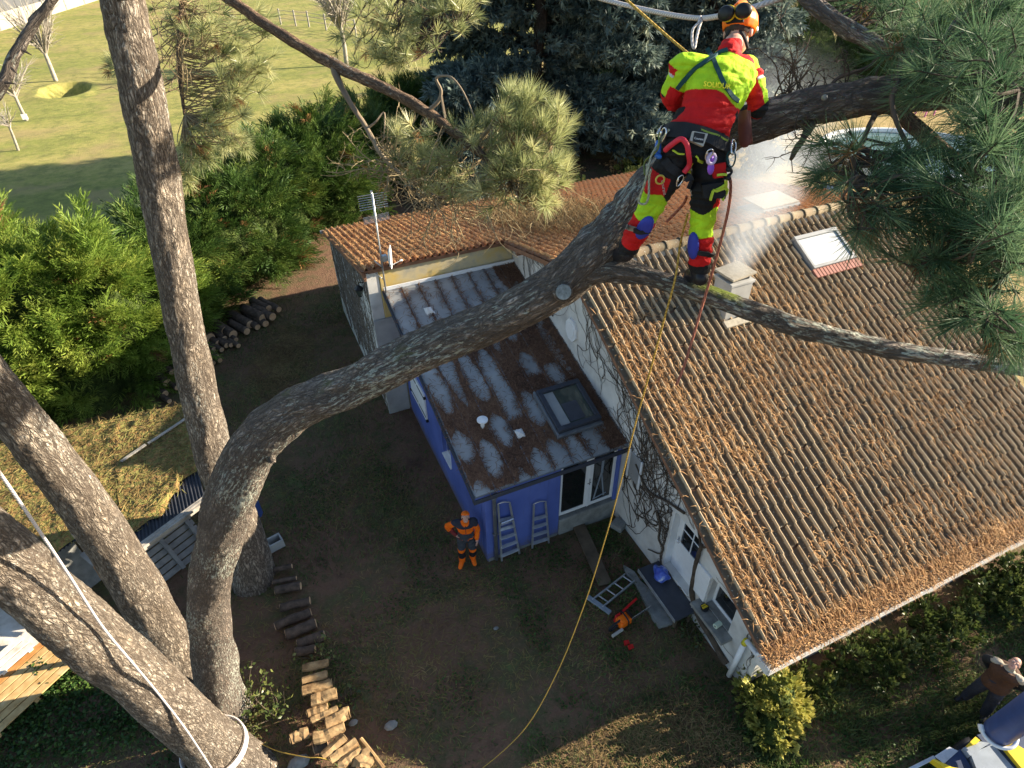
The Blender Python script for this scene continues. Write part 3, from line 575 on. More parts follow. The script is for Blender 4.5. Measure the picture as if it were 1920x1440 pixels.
# ---------------------------------------------------------------- blue extension with zinc roof
EX0, EX1, EY0, EY1 = 2.93, XW-.012, 8.12, YA+.09
ze = lambda y: 2.44+.257*(np.asarray(y)-7.96)
ext = thing('extension', 'blue painted extension with a low zinc roof patched with brown needles', 'extension', (EX0, EY0, 0))
GD0, GD1, GZ0, GZ1 = 4.72, 6.16, .55, 2.28
mb = MB(); zt = float(ze(EY0))-.05
mb.box(EX0, GD0, EY0, EY0+.22, -.15, zt); mb.box(GD0, GD1, EY0, EY0+.22, GZ1, zt); mb.box(GD1, EX1, EY0, EY0+.22, GZ0-.06, zt); fw = mb.build('front_wall', M['blue'], ext)
mb = MB(); mb.box(GD0, EX1, EY0-.03, EY0+.22, -.15, GZ0-.062); mb.box(EX0+.02, GD0-.03, EY0-.012, EY0-.002, -.15, .05); mb.build('plinth', M['concrete'], ext)
S1 = (12.08, 13.4, .98, 1.9); S2 = (10.3, 10.92, .92, 1.78)
wall_u(EX0, EX0+.22, [EY0+.221, EY1], lambda y: ze(y)-.05, [S2], M['blue'], 'side_wall', ext)
# folded zinc roof: sheets and standing seams
rx0, rx1, ry0, ry1 = 2.66, XW-.006, 7.95, YA+.085
mb = MB(); mb.extr([(rx0, ry0, ze(ry0)), (rx1, ry0, ze(ry0)), (rx1, ry1, ze(ry1)), (rx0, ry1, ze(ry1))], (0, 0, -.05)); rf = mb.build('zinc_roof', M['zinc'], ext)
mb = MB()
for s in np.linspace(rx0+.015, rx1-.02, 9): mb.extr([(s-.012, ry0, ze(ry0)+.002), (s+.012, ry0, ze(ry0)+.002), (s+.012, ry1, ze(ry1)+.002), (s-.012, ry1, ze(ry1)+.002)], (0, 0, .032))
mb.build('standing_seams', M['zinc_seam'], rf)
mb = MB(); mb.box(rx0, rx1, ry1-.03, ry1-.0, ze(ry1)+.004, ze(ry1)+.12); mb.box(rx0-.02, rx0-.002, ry0, ry1-.04, 0, .001); s = MB()
s.box(rx0, rx1, ry1-.035, ry1-.002, float(ze(ry1))+.004, float(ze(ry1))+.10); s.build('flashing', M['white'], rf)
mb = MB(); mb.box(rx0-.05, rx1, ry0-.115, ry0-.1, float(ze(ry0))-.1, float(ze(ry0))+.0); mb.box(rx0-.05, rx1, ry0-.1, ry0-.0, float(ze(ry0))-.11, float(ze(ry0))-.09)
mb.extr([(rx0-.05, ry0-.1, ze(ry0)-.1), (rx0-.05, ry1, ze(ry1)-.1), (rx0-.05, ry1, ze(ry1)+.005), (rx0-.05, ry0-.1, ze(ry0)-.01)], (.04, 0, 0)); mb.build('gutter', M['anthracite'], ext)
mb = MB(); mb.tube([A(3.12, 7.93, 2.33), A(3.12, 8.03, 2.2), A(3.12, 8.06, 2.1), A(3.12, 8.06, 0)], .042, 10); mb.box(3.06, 3.18, 8.02, 8.1, 2.08, 2.11); mb.box(3.06, 3.18, 8.02, 8.1, .9, .93); mb.build('downpipe', M['zinc_seam'], ext, True)
# glazed double door
mb = MB(); y = EY0+.06
for a, b in ((GD0, 5.46), (5.50, GD1)):
    mb.box(a, a+.075, y, y+.06, GZ0, GZ1); mb.box(b-.075, b, y, y+.06, GZ0, GZ1); mb.box(a+.075, b-.075, y, y+.06, GZ0, GZ0+.09); mb.box(a+.075, b-.075, y, y+.06, GZ1-.08, GZ1)
mb.box(5.46, 5.50, y-.015, y+.05, GZ0, GZ1); gd = mb.build('glazed_door', M['white'], ext)
mb = MB(); mb.box(GD0+.075, 5.385, y+.02, y+.03, GZ0+.09, GZ1-.08); mb.box(5.575, GD1-.075, y+.02, y+.03, GZ0+.09, GZ1-.08); mb.build('glass', M['glass_dark'], gd)
mb = MB(); mb.box(5.47, 5.49, y-.035, y-.016, 1.3, 1.5); mb.tube([A(5.48, y-.03, 1.42), A(5.48, y-.07, 1.42), A(5.40, y-.075, 1.42)], .01, 6); mb.build('handle', M['steel'], gd)
# drying rack folded behind the glass
mb = MB(); gx0 = 5.78
for q in (-.12, .14): mb.tube([A(gx0+q, y+.016, .72), A(gx0+.02, y+.016, 1.55)], .018, 6)
mb.tube([A(gx0-.15, y+.016, .70), A(gx0+.2, y+.016, .78)], .014, 6); mb.box(gx0-.0, gx0+.06, y+.008, y+.018, 1.5, 2.05); mb.build('folded_rack', M['grey_paint'], gd)
# shutters and small window in the side wall
def flat_u(mb, y0, y1, z0, z1, t, mi=0): mb.box(EX0-t, EX0-.002, y0, y1, z0, z1, mi)
mb = MB(); ym = (S1[0]+S1[1])/2
flat_u(mb, S1[0], ym-.01, S1[2], S1[3], .045); flat_u(mb, ym+.01, S1[1], S1[2], S1[3], .045); sh = mb.build('shutter', M['white'], ext)
mb = MB()
for z in (S1[2]+.14, S1[3]-.14): mb.box(EX0-.053, EX0-.0455, S1[0]+.03, ym-.04, z-.02, z+.02); mb.box(EX0-.053, EX0-.0455, ym+.04, S1[1]-.03, z-.02, z+.02)
for yy, z in ((S1[0]-.03, S1[2]+.05), (S1[0]-.03, S1[3]-.1), (S1[1]+.03, S1[2]+.1)): mb.box(EX0-.07, EX0-.003, yy-.03, yy+.03, z-.03, z+.03)
mb.build('hinges', M['black'], sh)
mb = MB(); mb.box(EX0+.1, EX0+.15, S2[0], S2[1], S2[2], S2[3]); mb.box(EX0-.04, EX0+.099, S2[0]+.002, S2[1]-.002, S2[2]-.04, S2[2]+.002); sw = mb.build('side_window', M['white'], ext)
mb = MB(); mb.box(EX0+.09, EX0+.098, S2[0]+.06, S2[1]-.06, S2[2]+.08, S2[3]-.08); mb.build('pane', M['glass_dark'], sw)
# anthracite roof window on the zinc
axE = slope_ax(.257); x0, x1, y0, y1 = 4.87, 5.93, 8.64, 9.77
mb = MB(); fr = .11
on_slope(mb, ze, axE, x0, x1, y1-fr, y1, .005, .22); on_slope(mb, ze, axE, x0, x1, y0, y0+fr, .005, .22); on_slope(mb, ze, axE, x0, x0+fr, y0+fr, y1-fr, .005, .22); on_slope(mb, ze, axE, x1-fr, x1, y0+fr, y1-fr, .005, .22)
sk = mb.build('skylight', M['anthracite'], ext)
mb = MB(); on_slope(mb, ze, axE, x0+fr, x1-fr, y0+fr, y1-fr, .15, .17); gl = mb.build('pane', M['glass_green'], sk)
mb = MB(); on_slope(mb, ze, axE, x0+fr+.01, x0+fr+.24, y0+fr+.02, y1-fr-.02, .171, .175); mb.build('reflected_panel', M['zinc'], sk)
mb = MB(); on_slope(mb, ze, axE, 5.25, 5.62, 8.80, 9.28, .171, .174); mb.build('hatch', M['slate'], sk)
mb = MB(); on_slope(mb, ze, axE, x0-.05, x0-.003, y0-.04, y1+.03, .005, .15); on_slope(mb, ze, axE, x0-.05, x1, y0-.08, y0-.003, .005, .12); mb.build('kerb', M['zinc_seam'], sk)
v = PZ(905, 800, 2.83); mb = MB(); z0 = float(ze(v[1])); mb.tube([A(v[0], v[1], z0-.02), A(v[0], v[1], z0+.2)], .045, 10); mb.tube([A(v[0], v[1], z0+.2), A(v[0], v[1], z0+.23), A(v[0], v[1], z0+.25)], [.12, .12, .03], 14); mb.build('mushroom_vent', M['white'], rf, False)
def cowl(px, py, z):
    c = PZ(px, py, z); mb = MB(); y = c[1]; b = [A(c[0]-.1, y+.16, ze(y+.16)), A(c[0]+.12, y+.16, ze(y+.16)), A(c[0]+.12, y-.1, ze(y-.1)), A(c[0]-.1, y-.1, ze(y-.1))]
    t = A(c[0]-.06, y-.1, float(ze(y-.1))+.2)
    mb.add(b+[t], [[0, 1, 4], [1, 2, 4], [2, 3, 4], [3, 0, 4]]); mb.build('vent_cowl', M['white'], rf)
cowl(975, 815, 2.7); cowl(806, 592, 3.6)
# ---------------------------------------------------------------- fixtures on and beside the house
an = thing('tv_antenna', 'rake antenna on a tall mast with a small white dish, above the tiled wing', 'antenna', PV(725, 556, YA-.05))
zt = PV(706, 362, YA-.05)[2]; mx = PV(725, 556, YA-.05)[0]; my = YA-.06
mb = MB(); mb.tube([A(mx, my, 3.99), A(mx+.01, my, 5.2), A(mx+.03, my, zt)], .022, 8); mb.tube([A(mx, my, 4.35), A(mx-.1, my+.08, 4.45), A(mx-.12, my+.22, 4.45)], .012, 6); mb.tube([A(mx, my, 4.7), A(mx-.1, my+.08, 4.8), A(mx-.12, my+.22, 4.8)], .012, 6); mb.build('mast', M['alu'], an, True)
mb = MB(); rr = RT; bx = A(mx+.03, my, zt)
for k in range(7): mb.tube([bx+A(-.33, .05, -.03)+A(0, 0, -.055*k), bx+A(.33, .05, -.03)+A(0, 0, -.055*k)], .008, 5)
for k in range(6): mb.tube([bx+A(-.3, -.05, -.5-.03*k), bx+A(.3, -.05, -.47-.03*k)], .007, 5)
mb.beam(bx+A(0, .06, .05), bx+A(0, .06, -.62), .05, .03, (0, 1, 0)); mb.build('aerial', M['steel'], an)
dc = PV(728, 482, YA-.12); mb = MB(); nrm = unit(RT*.97+FW*.10+UP*.05); xa = unit(np.cross(nrm, A(0, 0, 1))); ya_ = np.cross(xa, nrm)
V, F = [], []; nr_, na = 5, 20
for i in range(nr_):
    r = .27*(i+.02)/(nr_-1)
    for j in range(na):
        t = 2*math.pi*j/na; V.append(dc+xa*r*math.cos(t)+ya_*r*math.sin(t)*1.08+nrm*(r*r*.9))
for i in range(nr_-1):
    for j in range(na): F.append([i*na+j, i*na+(j+1) % na, (i+1)*na+(j+1) % na, (i+1)*na+j])
mb.add(V, F); mb.add(np.array(V)-nrm*.012, [f[::-1] for f in F]); mb.build('dish', M['white'], an, True)
mb = MB(); mb.tube([dc-nrm*.02, A(mx, my, dc[2]-.02)], .018, 6); mb.tube([dc-ya_*.25, dc+nrm*.3-ya_*.1], .01, 6); mb.ball(dc+nrm*.3-ya_*.1, .035); mb.box(dc[0]-.14, dc[0]-.02, my-.04, my+.06, dc[2]-.12, dc[2]+.04); mb.build('dish_arm', M['alu'], an)
lc = PU(675, 545, XA+.02); la = thing('wall_lantern', 'small black lantern on the ivy covered side wall of the wing', 'lantern', lc)
mb = MB(); x0 = XA+.0
def frust(mb, c, r0, r1, h, n=6, mi=0): mb.tube([A(*c), A(c[0], c[1], c[2]+h)], [r0, r1], n, mi)
frust(mb, (x0, lc[1], lc[2]-.17), .05, .11, .24); frust(mb, (x0, lc[1], lc[2]+.07), .13, .03, .09); mb.tube([A(x0, lc[1], lc[2]+.16), A(x0+.02, lc[1], lc[2]+.24), A(XA+.148, lc[1], lc[2]+.2)], .012, 6); mb.build('lantern_body', M['black'], la)
mb = MB(); frust(mb, (x0, lc[1], lc[2]-.14), .058, .112, .18); mb.build('lantern_glass', M['glass_green'], la)

# ivy stems climbing the walls: one plant per wall
def ivy(name, label, loc, starts, inside, uplane, n, seed, rmax=.012, up=1.0, L=(1.2, 3.2)):
    r = np.random.default_rng(seed); t = thing(name, label, 'climbing plant', loc); mb = MB()
    allp = [np.array(s, float) for s in starts]
    for i in range(n):
        p = (allp[r.integers(len(allp))] if r.random() < (.55 if 'wing' in name else .93) else allp[r.integers(len(starts))]).copy(); a = r.normal(math.pi/2*up, .7); pts = [p.copy()]; l = r.uniform(*L); st = .09; curl = r.normal(0, .05)
        for k in range(int(l/st)):
            a += r.normal(0, .33)+curl; a += .10*(math.pi/2*up-a); q = p+st*np.array([math.cos(a), math.sin(a)])
            if not inside(*q): a += 1.3; curl = -curl; continue
            p = q; pts.append(p.copy()); allp.append(p.copy())
        if len(pts) < 4: continue
        P = np.array(pts); mb.tube(np.stack([np.full(len(P), uplane)+r.normal(0, .005, len(P)), P[:, 0], P[:, 1]], 1), np.linspace(r.uniform(.35, 1)*rmax, .003, len(P)), 4, cap=False)
    mb.build('stems', M['ivy'] if 'wing' in name else M['twig_dark'], t); return t
def in_gable(y, z):
    if z < .02 or y < 3.5 or y > 13.4: return False
    if z > (zf(y) if y < YR else zb(y))-.2: return False
    if D0-.05 < y < D1+.05 and DZ0 < z < DZ1+.1: return False
    if W0-.2 < y < W1+.35 and WZ0-.1 < z < WZ1+.05: return False
    if y > EY0-.15 and z < ze(y)+.05: return False
    if (y-yo)**2+(z-zo)**2 < .12: return False
    return True
iv = ivy('climbing_vine', 'leafless dark vine stems climbing the white gable beside the door', A(XW-.02, 4.5, 0), [(7.6, .15), (7.2, .7), (6.9, .9), (6.6, 1.4), (7.0, 2.0), (7.6, 2.4), (5.0, 1.1)], in_gable, XW-.014, 330, 3, .012)
mb = MB(); tr = [PU(1362, 1245, XW-.05), PU(1338, 1205, XW-.05), PU(1312, 1160, XW-.05), PU(1298, 1120, XW-.05), PU(1300, 1080, XW-.05), PU(1308, 1045, XW-.05), PU(1316, 1022, XW-.05)]
mb.tube(smooth_path(tr, 6), np.linspace(.065, .035, 37), 8, lump=.25); tr2 = [PU(1232, 960, XW-.04), PU(1238, 985, XW-.04), PU(1235, 1010, XW-.04), PU(1243, 1030, XW-.04), PU(1236, 1038, XW-.04), PU(1215, 1030, XW-.04)]
mb.tube(smooth_path(tr2, 6), np.linspace(.03, .012, 31), 6, lump=.2); mb.tube(smooth_path([PU(1192, 870, XW-.04), PU(1215, 920, XW-.04), PU(1250, 940, XW-.04), PU(1283, 962, XW-.04)], 6), np.linspace(.02, .03, 19), 6, lump=.2)
for dy in (.05, -.06): mb.tube(smooth_path([PU(1316, 1022, XW-.05)+A(0, dy, 0), PU(1320, 1012, XW-.05)+A(0, dy*4, .1), PU(1325, 1005, XW-.05)+A(0, dy*7, .3)], 5), [.025]*11, 5)
mb.build('vine_trunk', M['twig_dark'], iv)
ivy('ivy_on_wing', 'dense grey ivy stems covering the side wall of the wing below the lantern', A(XA+.1, 16.5, 0), [(14.4+.36*k, .1+.35*(k % 3)) for k in range(15)]+[(14.6+.8*k, 1.6) for k in range(6)], lambda y, z: 14.1 < y < 20 and 0 < z < zb(y)-.2, XA+.138, 360, 8, .012)
ivy('ivy_above_zinc', 'thin ivy stems on the white gable above the zinc roof near the wing', A(XW-.02, 12.6, 3.8), [(12.2, 3.7), (12.9, 3.85), (13.2, 3.9), (11.6, 3.6), (10.0, 3.1), (9.2, 2.9)], in_gable, XW-.016, 190, 12, .009)

# stepladders leaning on the blue wall
def stepladder(name, label, pts, n, mat, tray=None, group='stepladders against the blue wall'):
    bl, br, tl, tr_ = [np.asarray(p, float) for p in pts]; t = thing(name, label, 'ladder', (bl+br)/2, group)
    for a, b in ((bl, tl), (br, tr_)):
        mb = MB(); mb.beam(a, b, .045, .022, (0, 1, 0)); mb.build('rail', mat, t)
    for k in range(n):
        f = (k+.6)/(n+1.2); a = bl+(tl-bl)*f; b = br+(tr_-br)*f
        mb = MB(); mb.beam(a, b, .075, .018, (0, -.25, 1)); mb.build('tread', mat, t)
    mb = MB(); mb.tube(smooth_path([tl, tl+A(0, 0, .05), (tl+tr_)/2+A(0, 0, .09), tr_+A(0, 0, .05), tr_], 4), .014, 6); mb.build('top_hoop', mat, t)
    if tray:
        a = bl+(tl-bl)*tray; b = br+(tr_-br)*tray; mb = MB(); mb.obox((a+b)/2+A(0, -.03, 0), [A(1, 0, 0), unit(A(0, -.45, .9)), unit(A(0, .9, .45))], (np.linalg.norm(b-a)/2-.02, .13, .012)); mb.build('platform', M['steel'], t)
    return t
f1 = PZ(941, 1052); f2 = PZ(974, 1038)
stepladder('stepladder', 'aluminium stepladder with a shiny square platform, against the blue wall', [f1, f2, PV(934, 948, EY0-.07), PV(956, 945, EY0-.07)], 5, M['alu'], .70)
f1 = PZ(998, 1028); f2 = PZ(1029, 1018)
stepladder('stepladder', 'shorter stepladder without a shiny platform, leaning on the blue wall nearer the glazed door', [f1, f2, PV(1001, 948, EY0-.07), PV(1023, 943, EY0-.07)], 4, M['alu'])
# short ladder lying on the ground
p = [PZ(1103, 1120, .06), PZ(1137, 1144, .06), PZ(1172, 1077, .06), PZ(1190, 1089, .06)]
gl_ = thing('short_ladder', 'short aluminium ladder lying on the dark ground near the chainsaw', 'ladder', (p[0]+p[1]+p[2]+p[3])/4*A(1, 1, 0))
w_ = unit(p[1]-p[0])
for a, b in ((p[0]+w_*.1, p[2]), (p[1]-w_*.1, p[3])):
    mb = MB(); mb.beam(a, b, .03, .06); mb.build('rail', M['alu'], gl_)
for f in (.18, .42, .66, .93):
    mb = MB(); mb.tube([(p[0]+w_*.1)*(1-f)+p[2]*f, (p[1]-w_*.1)*(1-f)+p[3]*f], .017, 8); mb.build('rung', M['alu'], gl_)
mb = MB(); mb.beam(p[0]-w_*.02, p[1]+w_*.1, .10, .05); mb.build('stabiliser_bar', M['grey_paint'], gl_)
# chainsaw
c = PZ(1168, 1170, .0); dx_ = unit((PZ(1195, 1150)-PZ(1150, 1180))*A(1, 1, 0)); dy_ = np.cross(A(0, 0, 1), dx_)
cs = thing('chainsaw', 'orange and black chainsaw lying on the dark ground beside the concrete strip', 'chainsaw', c)
ax = [dx_, dy_, A(0, 0, 1)]; mb = MB(); mb.obox(c+A(0, 0, .13), ax, (.15, .10, .09), bev=.02); mb.obox(c-dx_*.03+A(0, 0, .235), ax, (.09, .075, .03), bev=.02); mb.build('motor_housing', M['orange'], cs)
mb = MB(); mb.tube(smooth_path([c-dx_*.14+A(0, 0, .1), c-dx_*.34+A(0, 0, .06), c-dx_*.36+A(0, 0, .2), c-dx_*.1+A(0, 0, .24)], 5), .022, 8); mb.tube(smooth_path([c+dx_*.06+dy_*.11+A(0, 0, .05), c+dx_*.02+dy_*.12+A(0, 0, .3), c+dx_*.0-dy_*.12+A(0, 0, .3), c+dx_*.04-dy_*.11+A(0, 0, .08)], 5), .015, 8); mb.obox(c+dx_*.13+A(0, 0, .25), ax, (.012, .09, .06)); mb.build('handles', M['black'], cs)
mb = MB(); mb.obox(c+dx_*.42-dy_*.06+A(0, 0, .1), ax, (.28, .008, .045)); mb.build('guide_bar', M['steel'], cs)
mb = MB(); mb.obox(c-dx_*.26-dy_*.12+A(0, 0, .09), ax, (.14, .025, .03)); mb.build('bar_cover', M['patch_grey'], cs)
c2 = PZ(1172, 1152, 0); t = thing('second_saw', 'red bladed saw lying just beside the chainsaw nearer the short ladder', 'saw', c2)
mb = MB(); mb.obox(c2-dx_*.16+A(0, 0, .06), ax, (.09, .06, .05), bev=.02); mb.tube(smooth_path([c2-dx_*.2+A(0, 0, .08), c2-dx_*.3+A(0, 0, .05), c2-dx_*.27-dy_*.1+A(0, 0, .05)], 4), .018, 6); mb.build('saw_handle', M['red'], t)
mb = MB(); mb.beam(c2-dx_*.1+dy_*.04+A(0, 0, .07), c2+dx_*.42+dy_*.12+A(0, 0, .07), .05, .015); mb.build('saw_blade', M['red'], t)
for px, py, lab in ((1174, 1206, 'small red plastic wedge on the dark ground, the one nearer the chainsaw'), (1182, 1214, 'small bright red plastic wedge on the dark ground, farther from the chainsaw')):
    c3 = PZ(px, py, 0); mb = MB(); mb.extr([c3+A(-.06, -.04, .0), c3+A(.06, -.04, 0), c3+A(.06, -.04, .012), c3+A(-.06, -.04, .06)], (0.02, .08, 0)); tag(mb.build('felling_wedge', M['red']), lab, 'wedge', 'red wedges on the ground')
def timber(px0, py0, px1, py1, w, h, name, label, mat, cat, z=0.0):
    a = PZ(px0, py0, z+h/2); b = PZ(px1, py1, z+h/2); mb = MB(); mb.beam(a, b, w, h); return tag(mb.build(name, mat), label, cat)
timber(1085, 985, 1135, 1096, .30, .05, 'plank', 'long damp plank lying from the glazed door towards the short ladder', M['wood_dark'], 'plank', .02)
timber(1150, 978, 1170, 990, .28, .16, 'stone_step', 'rough grey stone block on the ground below the glazed door near the gable', M['concrete'], 'stone')
# concrete strip by the step: an irregular slab
pl = [(1168, 1066), (1188, 1078), (1200, 1096), (1222, 1115), (1240, 1135), (1258, 1150), (1273, 1163), (1262, 1174), (1235, 1182), (1222, 1165), (1205, 1130), (1190, 1100), (1172, 1082)]
mb = MB(); mb.extr([PZ(x, y, -.08) for x, y in pl], (0, 0, .14)); tag(mb.build('concrete_strip', M['concrete']), 'broken pale concrete strip in the dark soil in front of the door step', 'paving')
st = thing('door_step', 'dark slate landing with a metal edge in front of the white gable door', 'step', A(6.0, 5.8, 0))
mb = MB(); mb.box(5.72, XW-.006, 4.98, 6.32, .30, .36); mb.build('tread', M['slate'], st); mb = MB(); mb.box(5.705, 5.718, 4.98, 6.32, .27, .365); mb.build('metal_edge', M['alu'], st)
mb = MB()
for yy in (5.04, 6.26): mb.box(5.76, 5.82, yy-.03, yy+.03, -.1, .299); mb.box(6.12, 6.18, yy-.03, yy+.03, -.1, .299)
mb.build('legs', M['wood_dark'], st)
bc = PZ(1252, 1072, .45); V = []; mb = MB(); mb.ball(A(6.02, bc[1], .50), (.17, .2, .15), n=20); o = mb.build('plastic_bag', M['bag'], None, True)
me = o.data; co = np.empty(len(me.vertices)*3, np.float32); me.vertices.foreach_get('co', co); co = co.reshape(-1, 3); co += ((vnoise(co[:, 0]*14+co[:, 2]*9, co[:, 1]*14, 2)-.5)*.09)[:, None]*unit(co-A(6.02, bc[1], .5)); co[:, 2] = np.maximum(co[:, 2], .362); me.vertices.foreach_set('co', co.ravel()); tag(o, 'crumpled blue plastic bag on the dark step by the white door', 'bag')
s0 = PZ(1330, 1137, WZ0); mb = MB(); c = A(XW-.1, s0[1], WZ0)
mb.tube([c+A(0, 0, .0), c+A(0, 0, .05)], [.075, .085], 14); o = thing('sill_pot', 'yellow and black tin on the white window sill of the gable', 'tin', c)
mb.build('tin', M['black'], o); mb = MB(); mb.obox(c+A(0, 0, .06), np.eye(3), (.06, .02, .008)); mb.obox(c+A(0, .045, .06), np.eye(3), (.05, .012, .008)); mb.build('stripes', M['yellow_paint'], o)
c = A(XW-.11, PZ(1355, 1170, WZ0)[1], WZ0+.05); o = thing('paper_roll', 'pale green paper roll lying on the window sill of the gable', 'paper roll', c-A(0, 0, .05))
mb = MB(); mb.tube([c+A(-.07, 0, 0), c+A(.07, .02, 0)], .052, 16); mb.build('roll', plain('pale_green_paper', (.55, .64, .52), .8, .06), o); mb = MB(); mb.tube([c+A(-.074, 0, 0), c+A(-.0705, 0, 0)], .02, 12); mb.build('core', M['black'], o)
# white tool with handle beside the step
mb = MB(); a = PZ(1290, 1150, .02); mb.tube([a, PU(1297, 1138, XW-.06)], .012, 6); tag(mb.build('metal_rod', M['alu']), 'thin metal rod leaning at the foot of the gable by the window', 'rod')
# concrete block
c = PZ(518, 1024, .0); e1_ = unit(A(1, .25, 0)); e2_ = np.cross(A(0, 0, 1), e1_); mb = MB()
for s_ in (-1, 1): mb.obox(c+e2_*.115*s_+A(0, 0, .12), [e1_, e2_, A(0, 0, 1)], (.17, .018, .12)); mb.obox(c+e1_*.152*s_+A(0, 0, .12), [e1_, e2_, A(0, 0, 1)], (.018, .096, .119))
tag(mb.build('hollow_block', M['render_grey']), 'hollow grey concrete block standing on the dark ground beside the pine roots', 'block')
# scattered pale stones
for px, py, r in ((733, 1360, .13), (662, 1355, .09), (930, 1178, .06), (560, 1430, .2)):
    c = PZ(px, py, 0); mb = MB(); mb.ball(c, (r, r*.7, r*.5), n=8); o = mb.build('stone', M['concrete'], None, False)
    tag(o, {733: 'angular pale stone alone on the shaded yard right of the log row', 662: 'flat grey stone close to the sunlit end of the log row', 930: 'tiny pale stone in the middle of the dark yard', 560: 'brown stone at the foot of the log row nearest the roped pine'}[px], 'stone')

# ---------------------------------------------------------------- logs
def log(a, b, r, label, group, split=False, name='log'):
    a = np.asarray(a, float); b = np.asarray(b, float); t = thing(name, label, 'log', (a+b)/2-A(0, 0, r), group); sd = int(rng.integers(900))
    mb = MB(); P = np.array([a+(b-a)*f for f in np.linspace(0, 1, 7)])+rng.normal(0, r*.06, (7, 3)); mb.tube(P, r, 12, lump=.28 if split else .1, seed=sd, flat=.72 if split else None, blen=1); mb.build('bark', M['chopwood'] if split else M['logbark'], t, not split)
    d = unit(b-a)
    for p0, s_ in ((P[0], -1), (P[-1], 1)):
        mb = MB(); mb.tube([p0+d*s_*.002, p0+d*s_*.012], r*.88, 12, flat=.72 if split else None); mb.build('sawn_end', M['chopwood'] if split else M['logend'], t)
    return t
GL = 'logs stacked along the hedge'
dl = unit((PZ(400, 607)-PZ(423, 620))*A(1, 1, 0)); ends = [(523, 580, 6.5), (511, 594, 8.5), (498, 607, 7.5), (504, 579, 8), (493, 596, 9), (483, 613, 6.5), (469, 608, 9), (463, 622, 7.5), (437, 627, 9.5), (424, 620, 10), (394, 634, 11), (379, 635, 7.5), (409, 643, 6.5), (421, 635, 6), (425, 648, 5.5), (433, 647, 5), (443, 637, 5), (388, 652, 6), (401, 655, 5.5), (415, 656, 5), (447, 648, 5), (397, 666, 5.5), (391, 675, 5), (405, 668, 5), (412, 676, 5), (400, 681, 5), (315, 718, 10), (323, 698, 8), (332, 727, 6), (310, 738, 7), (318, 752, 5)]
for i, (x, y, r) in enumerate(ends):
    dep = 21 if x > 350 else 18; rr = r*dep/FPX; e = PZ(x, y, rr+.02)
    lab = 'thick sawn pine log in the pile along the hedge' if r > 7.9 else ('thin cut branch in the low heap at the near end of the hedge pile' if x > 370 and r < 6.2 else ('medium sawn pine log in the pile along the hedge' if x > 350 else 'sawn pine log half hidden between the tin shed and the hedge'))
    zz = rr+(.0 if y > 600 else .12); e = PZ(x, y, zz); log(e, e+dl*(rng.uniform(.9, 1.25) if r > 6.3 else rng.uniform(.4, .7))*1.0, rr, lab, GL)
GF = 'firewood row across the yard'
fl = [(80, 330, 200, 305, 26, 0), (95, 395, 225, 372, 24, 0), (110, 440, 250, 415, 42, 0), (140, 540, 300, 500, 42, 0), (110, 640, 310, 562, 42, 0), (170, 690, 335, 625, 50, 0), (235, 745, 385, 690, 44, 0), (225, 790, 330, 770, 40, 0),
      (268, 875, 400, 850, 44, 1), (262, 952, 396, 915, 44, 1), (264, 1012, 426, 962, 48, 1), (322, 1062, 452, 1020, 60, 1), (290, 1135, 400, 1092, 36, 1), (314, 1170, 456, 1108, 36, 1), (392, 1198, 520, 1128, 58, 1), (334, 1272, 490, 1204, 56, 1), (378, 1376, 500, 1262, 46, 1), (420, 1396, 566, 1290, 46, 1), (470, 1425, 580, 1340, 50, 1), (330, 1330, 400, 1300, 44, 0), (200, 1275, 290, 1240, 50, 1), (580, 1430, 650, 1360, 60, 1)]
pos_w = ['mossy', 'flattened', 'dark bark covered', 'broad', 'long straight', 'split grey', 'rotting', 'half buried', 'short leaf topped', 'first fully sunlit', 'second fully sunlit', 'crumbling wide', 'narrow shaded', 'thin split', 'crosswise light', 'big knotted', 'grey steep lying', 'pale slanting', 'grass topped', 'dark round', 'rounded reddish', 'flat tilted']
for i, (x0, y0, x1, y1, w, sp) in enumerate(fl):
    z = .30 if sp else .12; a = PZ(480+x0/3, 960+y0/3, z); b = PZ(480+x1/3, 960+y1/3, z)
    log(a, b, w/3*10.7/FPX/2*1.45, f'{pos_w[i]} log in the {"sunlit near" if sp else "shaded far"} part of the firewood row across the yard', GF, bool(sp), 'firewood_log')
a = PZ(480+588/3, 960+1278/3, .12); b = PZ(480+715/3, 960+1440/3, .12); mb = MB(); mb.tube([a, (a+b)/2, b], .045, 8, lump=.15); tag(mb.build('pole', M['chopwood']), 'yellowish thin pole lying beside the near end of the firewood row', 'pole')

# ---------------------------------------------------------------- low tin roofed shelter on the left
ts = thing('lean_to_shelter', 'low open shelter with a corrugated roof under a mat of moss and needles', 'shelter', A(-4.2, 12.5, 0))
B0 = PZ(385, 935, 1.9); B1 = PZ(240, 1042, 1.9); R0 = PZ(340, 757, 1.9)
ed = unit((B1-B0)*A(1, 1, 0)); bk = unit((R0-B0)*A(1, 1, 0)); bd_len = np.linalg.norm(R0-B0); L_ = 5.4
zs = lambda b_: 1.95-.035*b_
def shp(a_, b_, h=0): p = B0+ed*a_+bk*b_; return A(p[0], p[1], zs(b_)+h)
na_, nb_ = 260, 8; V = []; F = []
fe = lambda a_: 0 if a_ < 1.72 else 1.35
bm_ = lambda a_: bd_len+.62*a_
for i in range(na_+1):
    for j in range(nb_+1): a_ = L_*i/na_; V.append(shp(a_, fe(a_)+(bm_(a_)-.05-fe(a_))*j/nb_, .022*math.sin(i*2*math.pi*L_/na_/.075)))
for i in range(na_):
    for j in range(nb_): k = i*(nb_+1)+j; F.append([k, k+nb_+1, k+nb_+2, k+1])
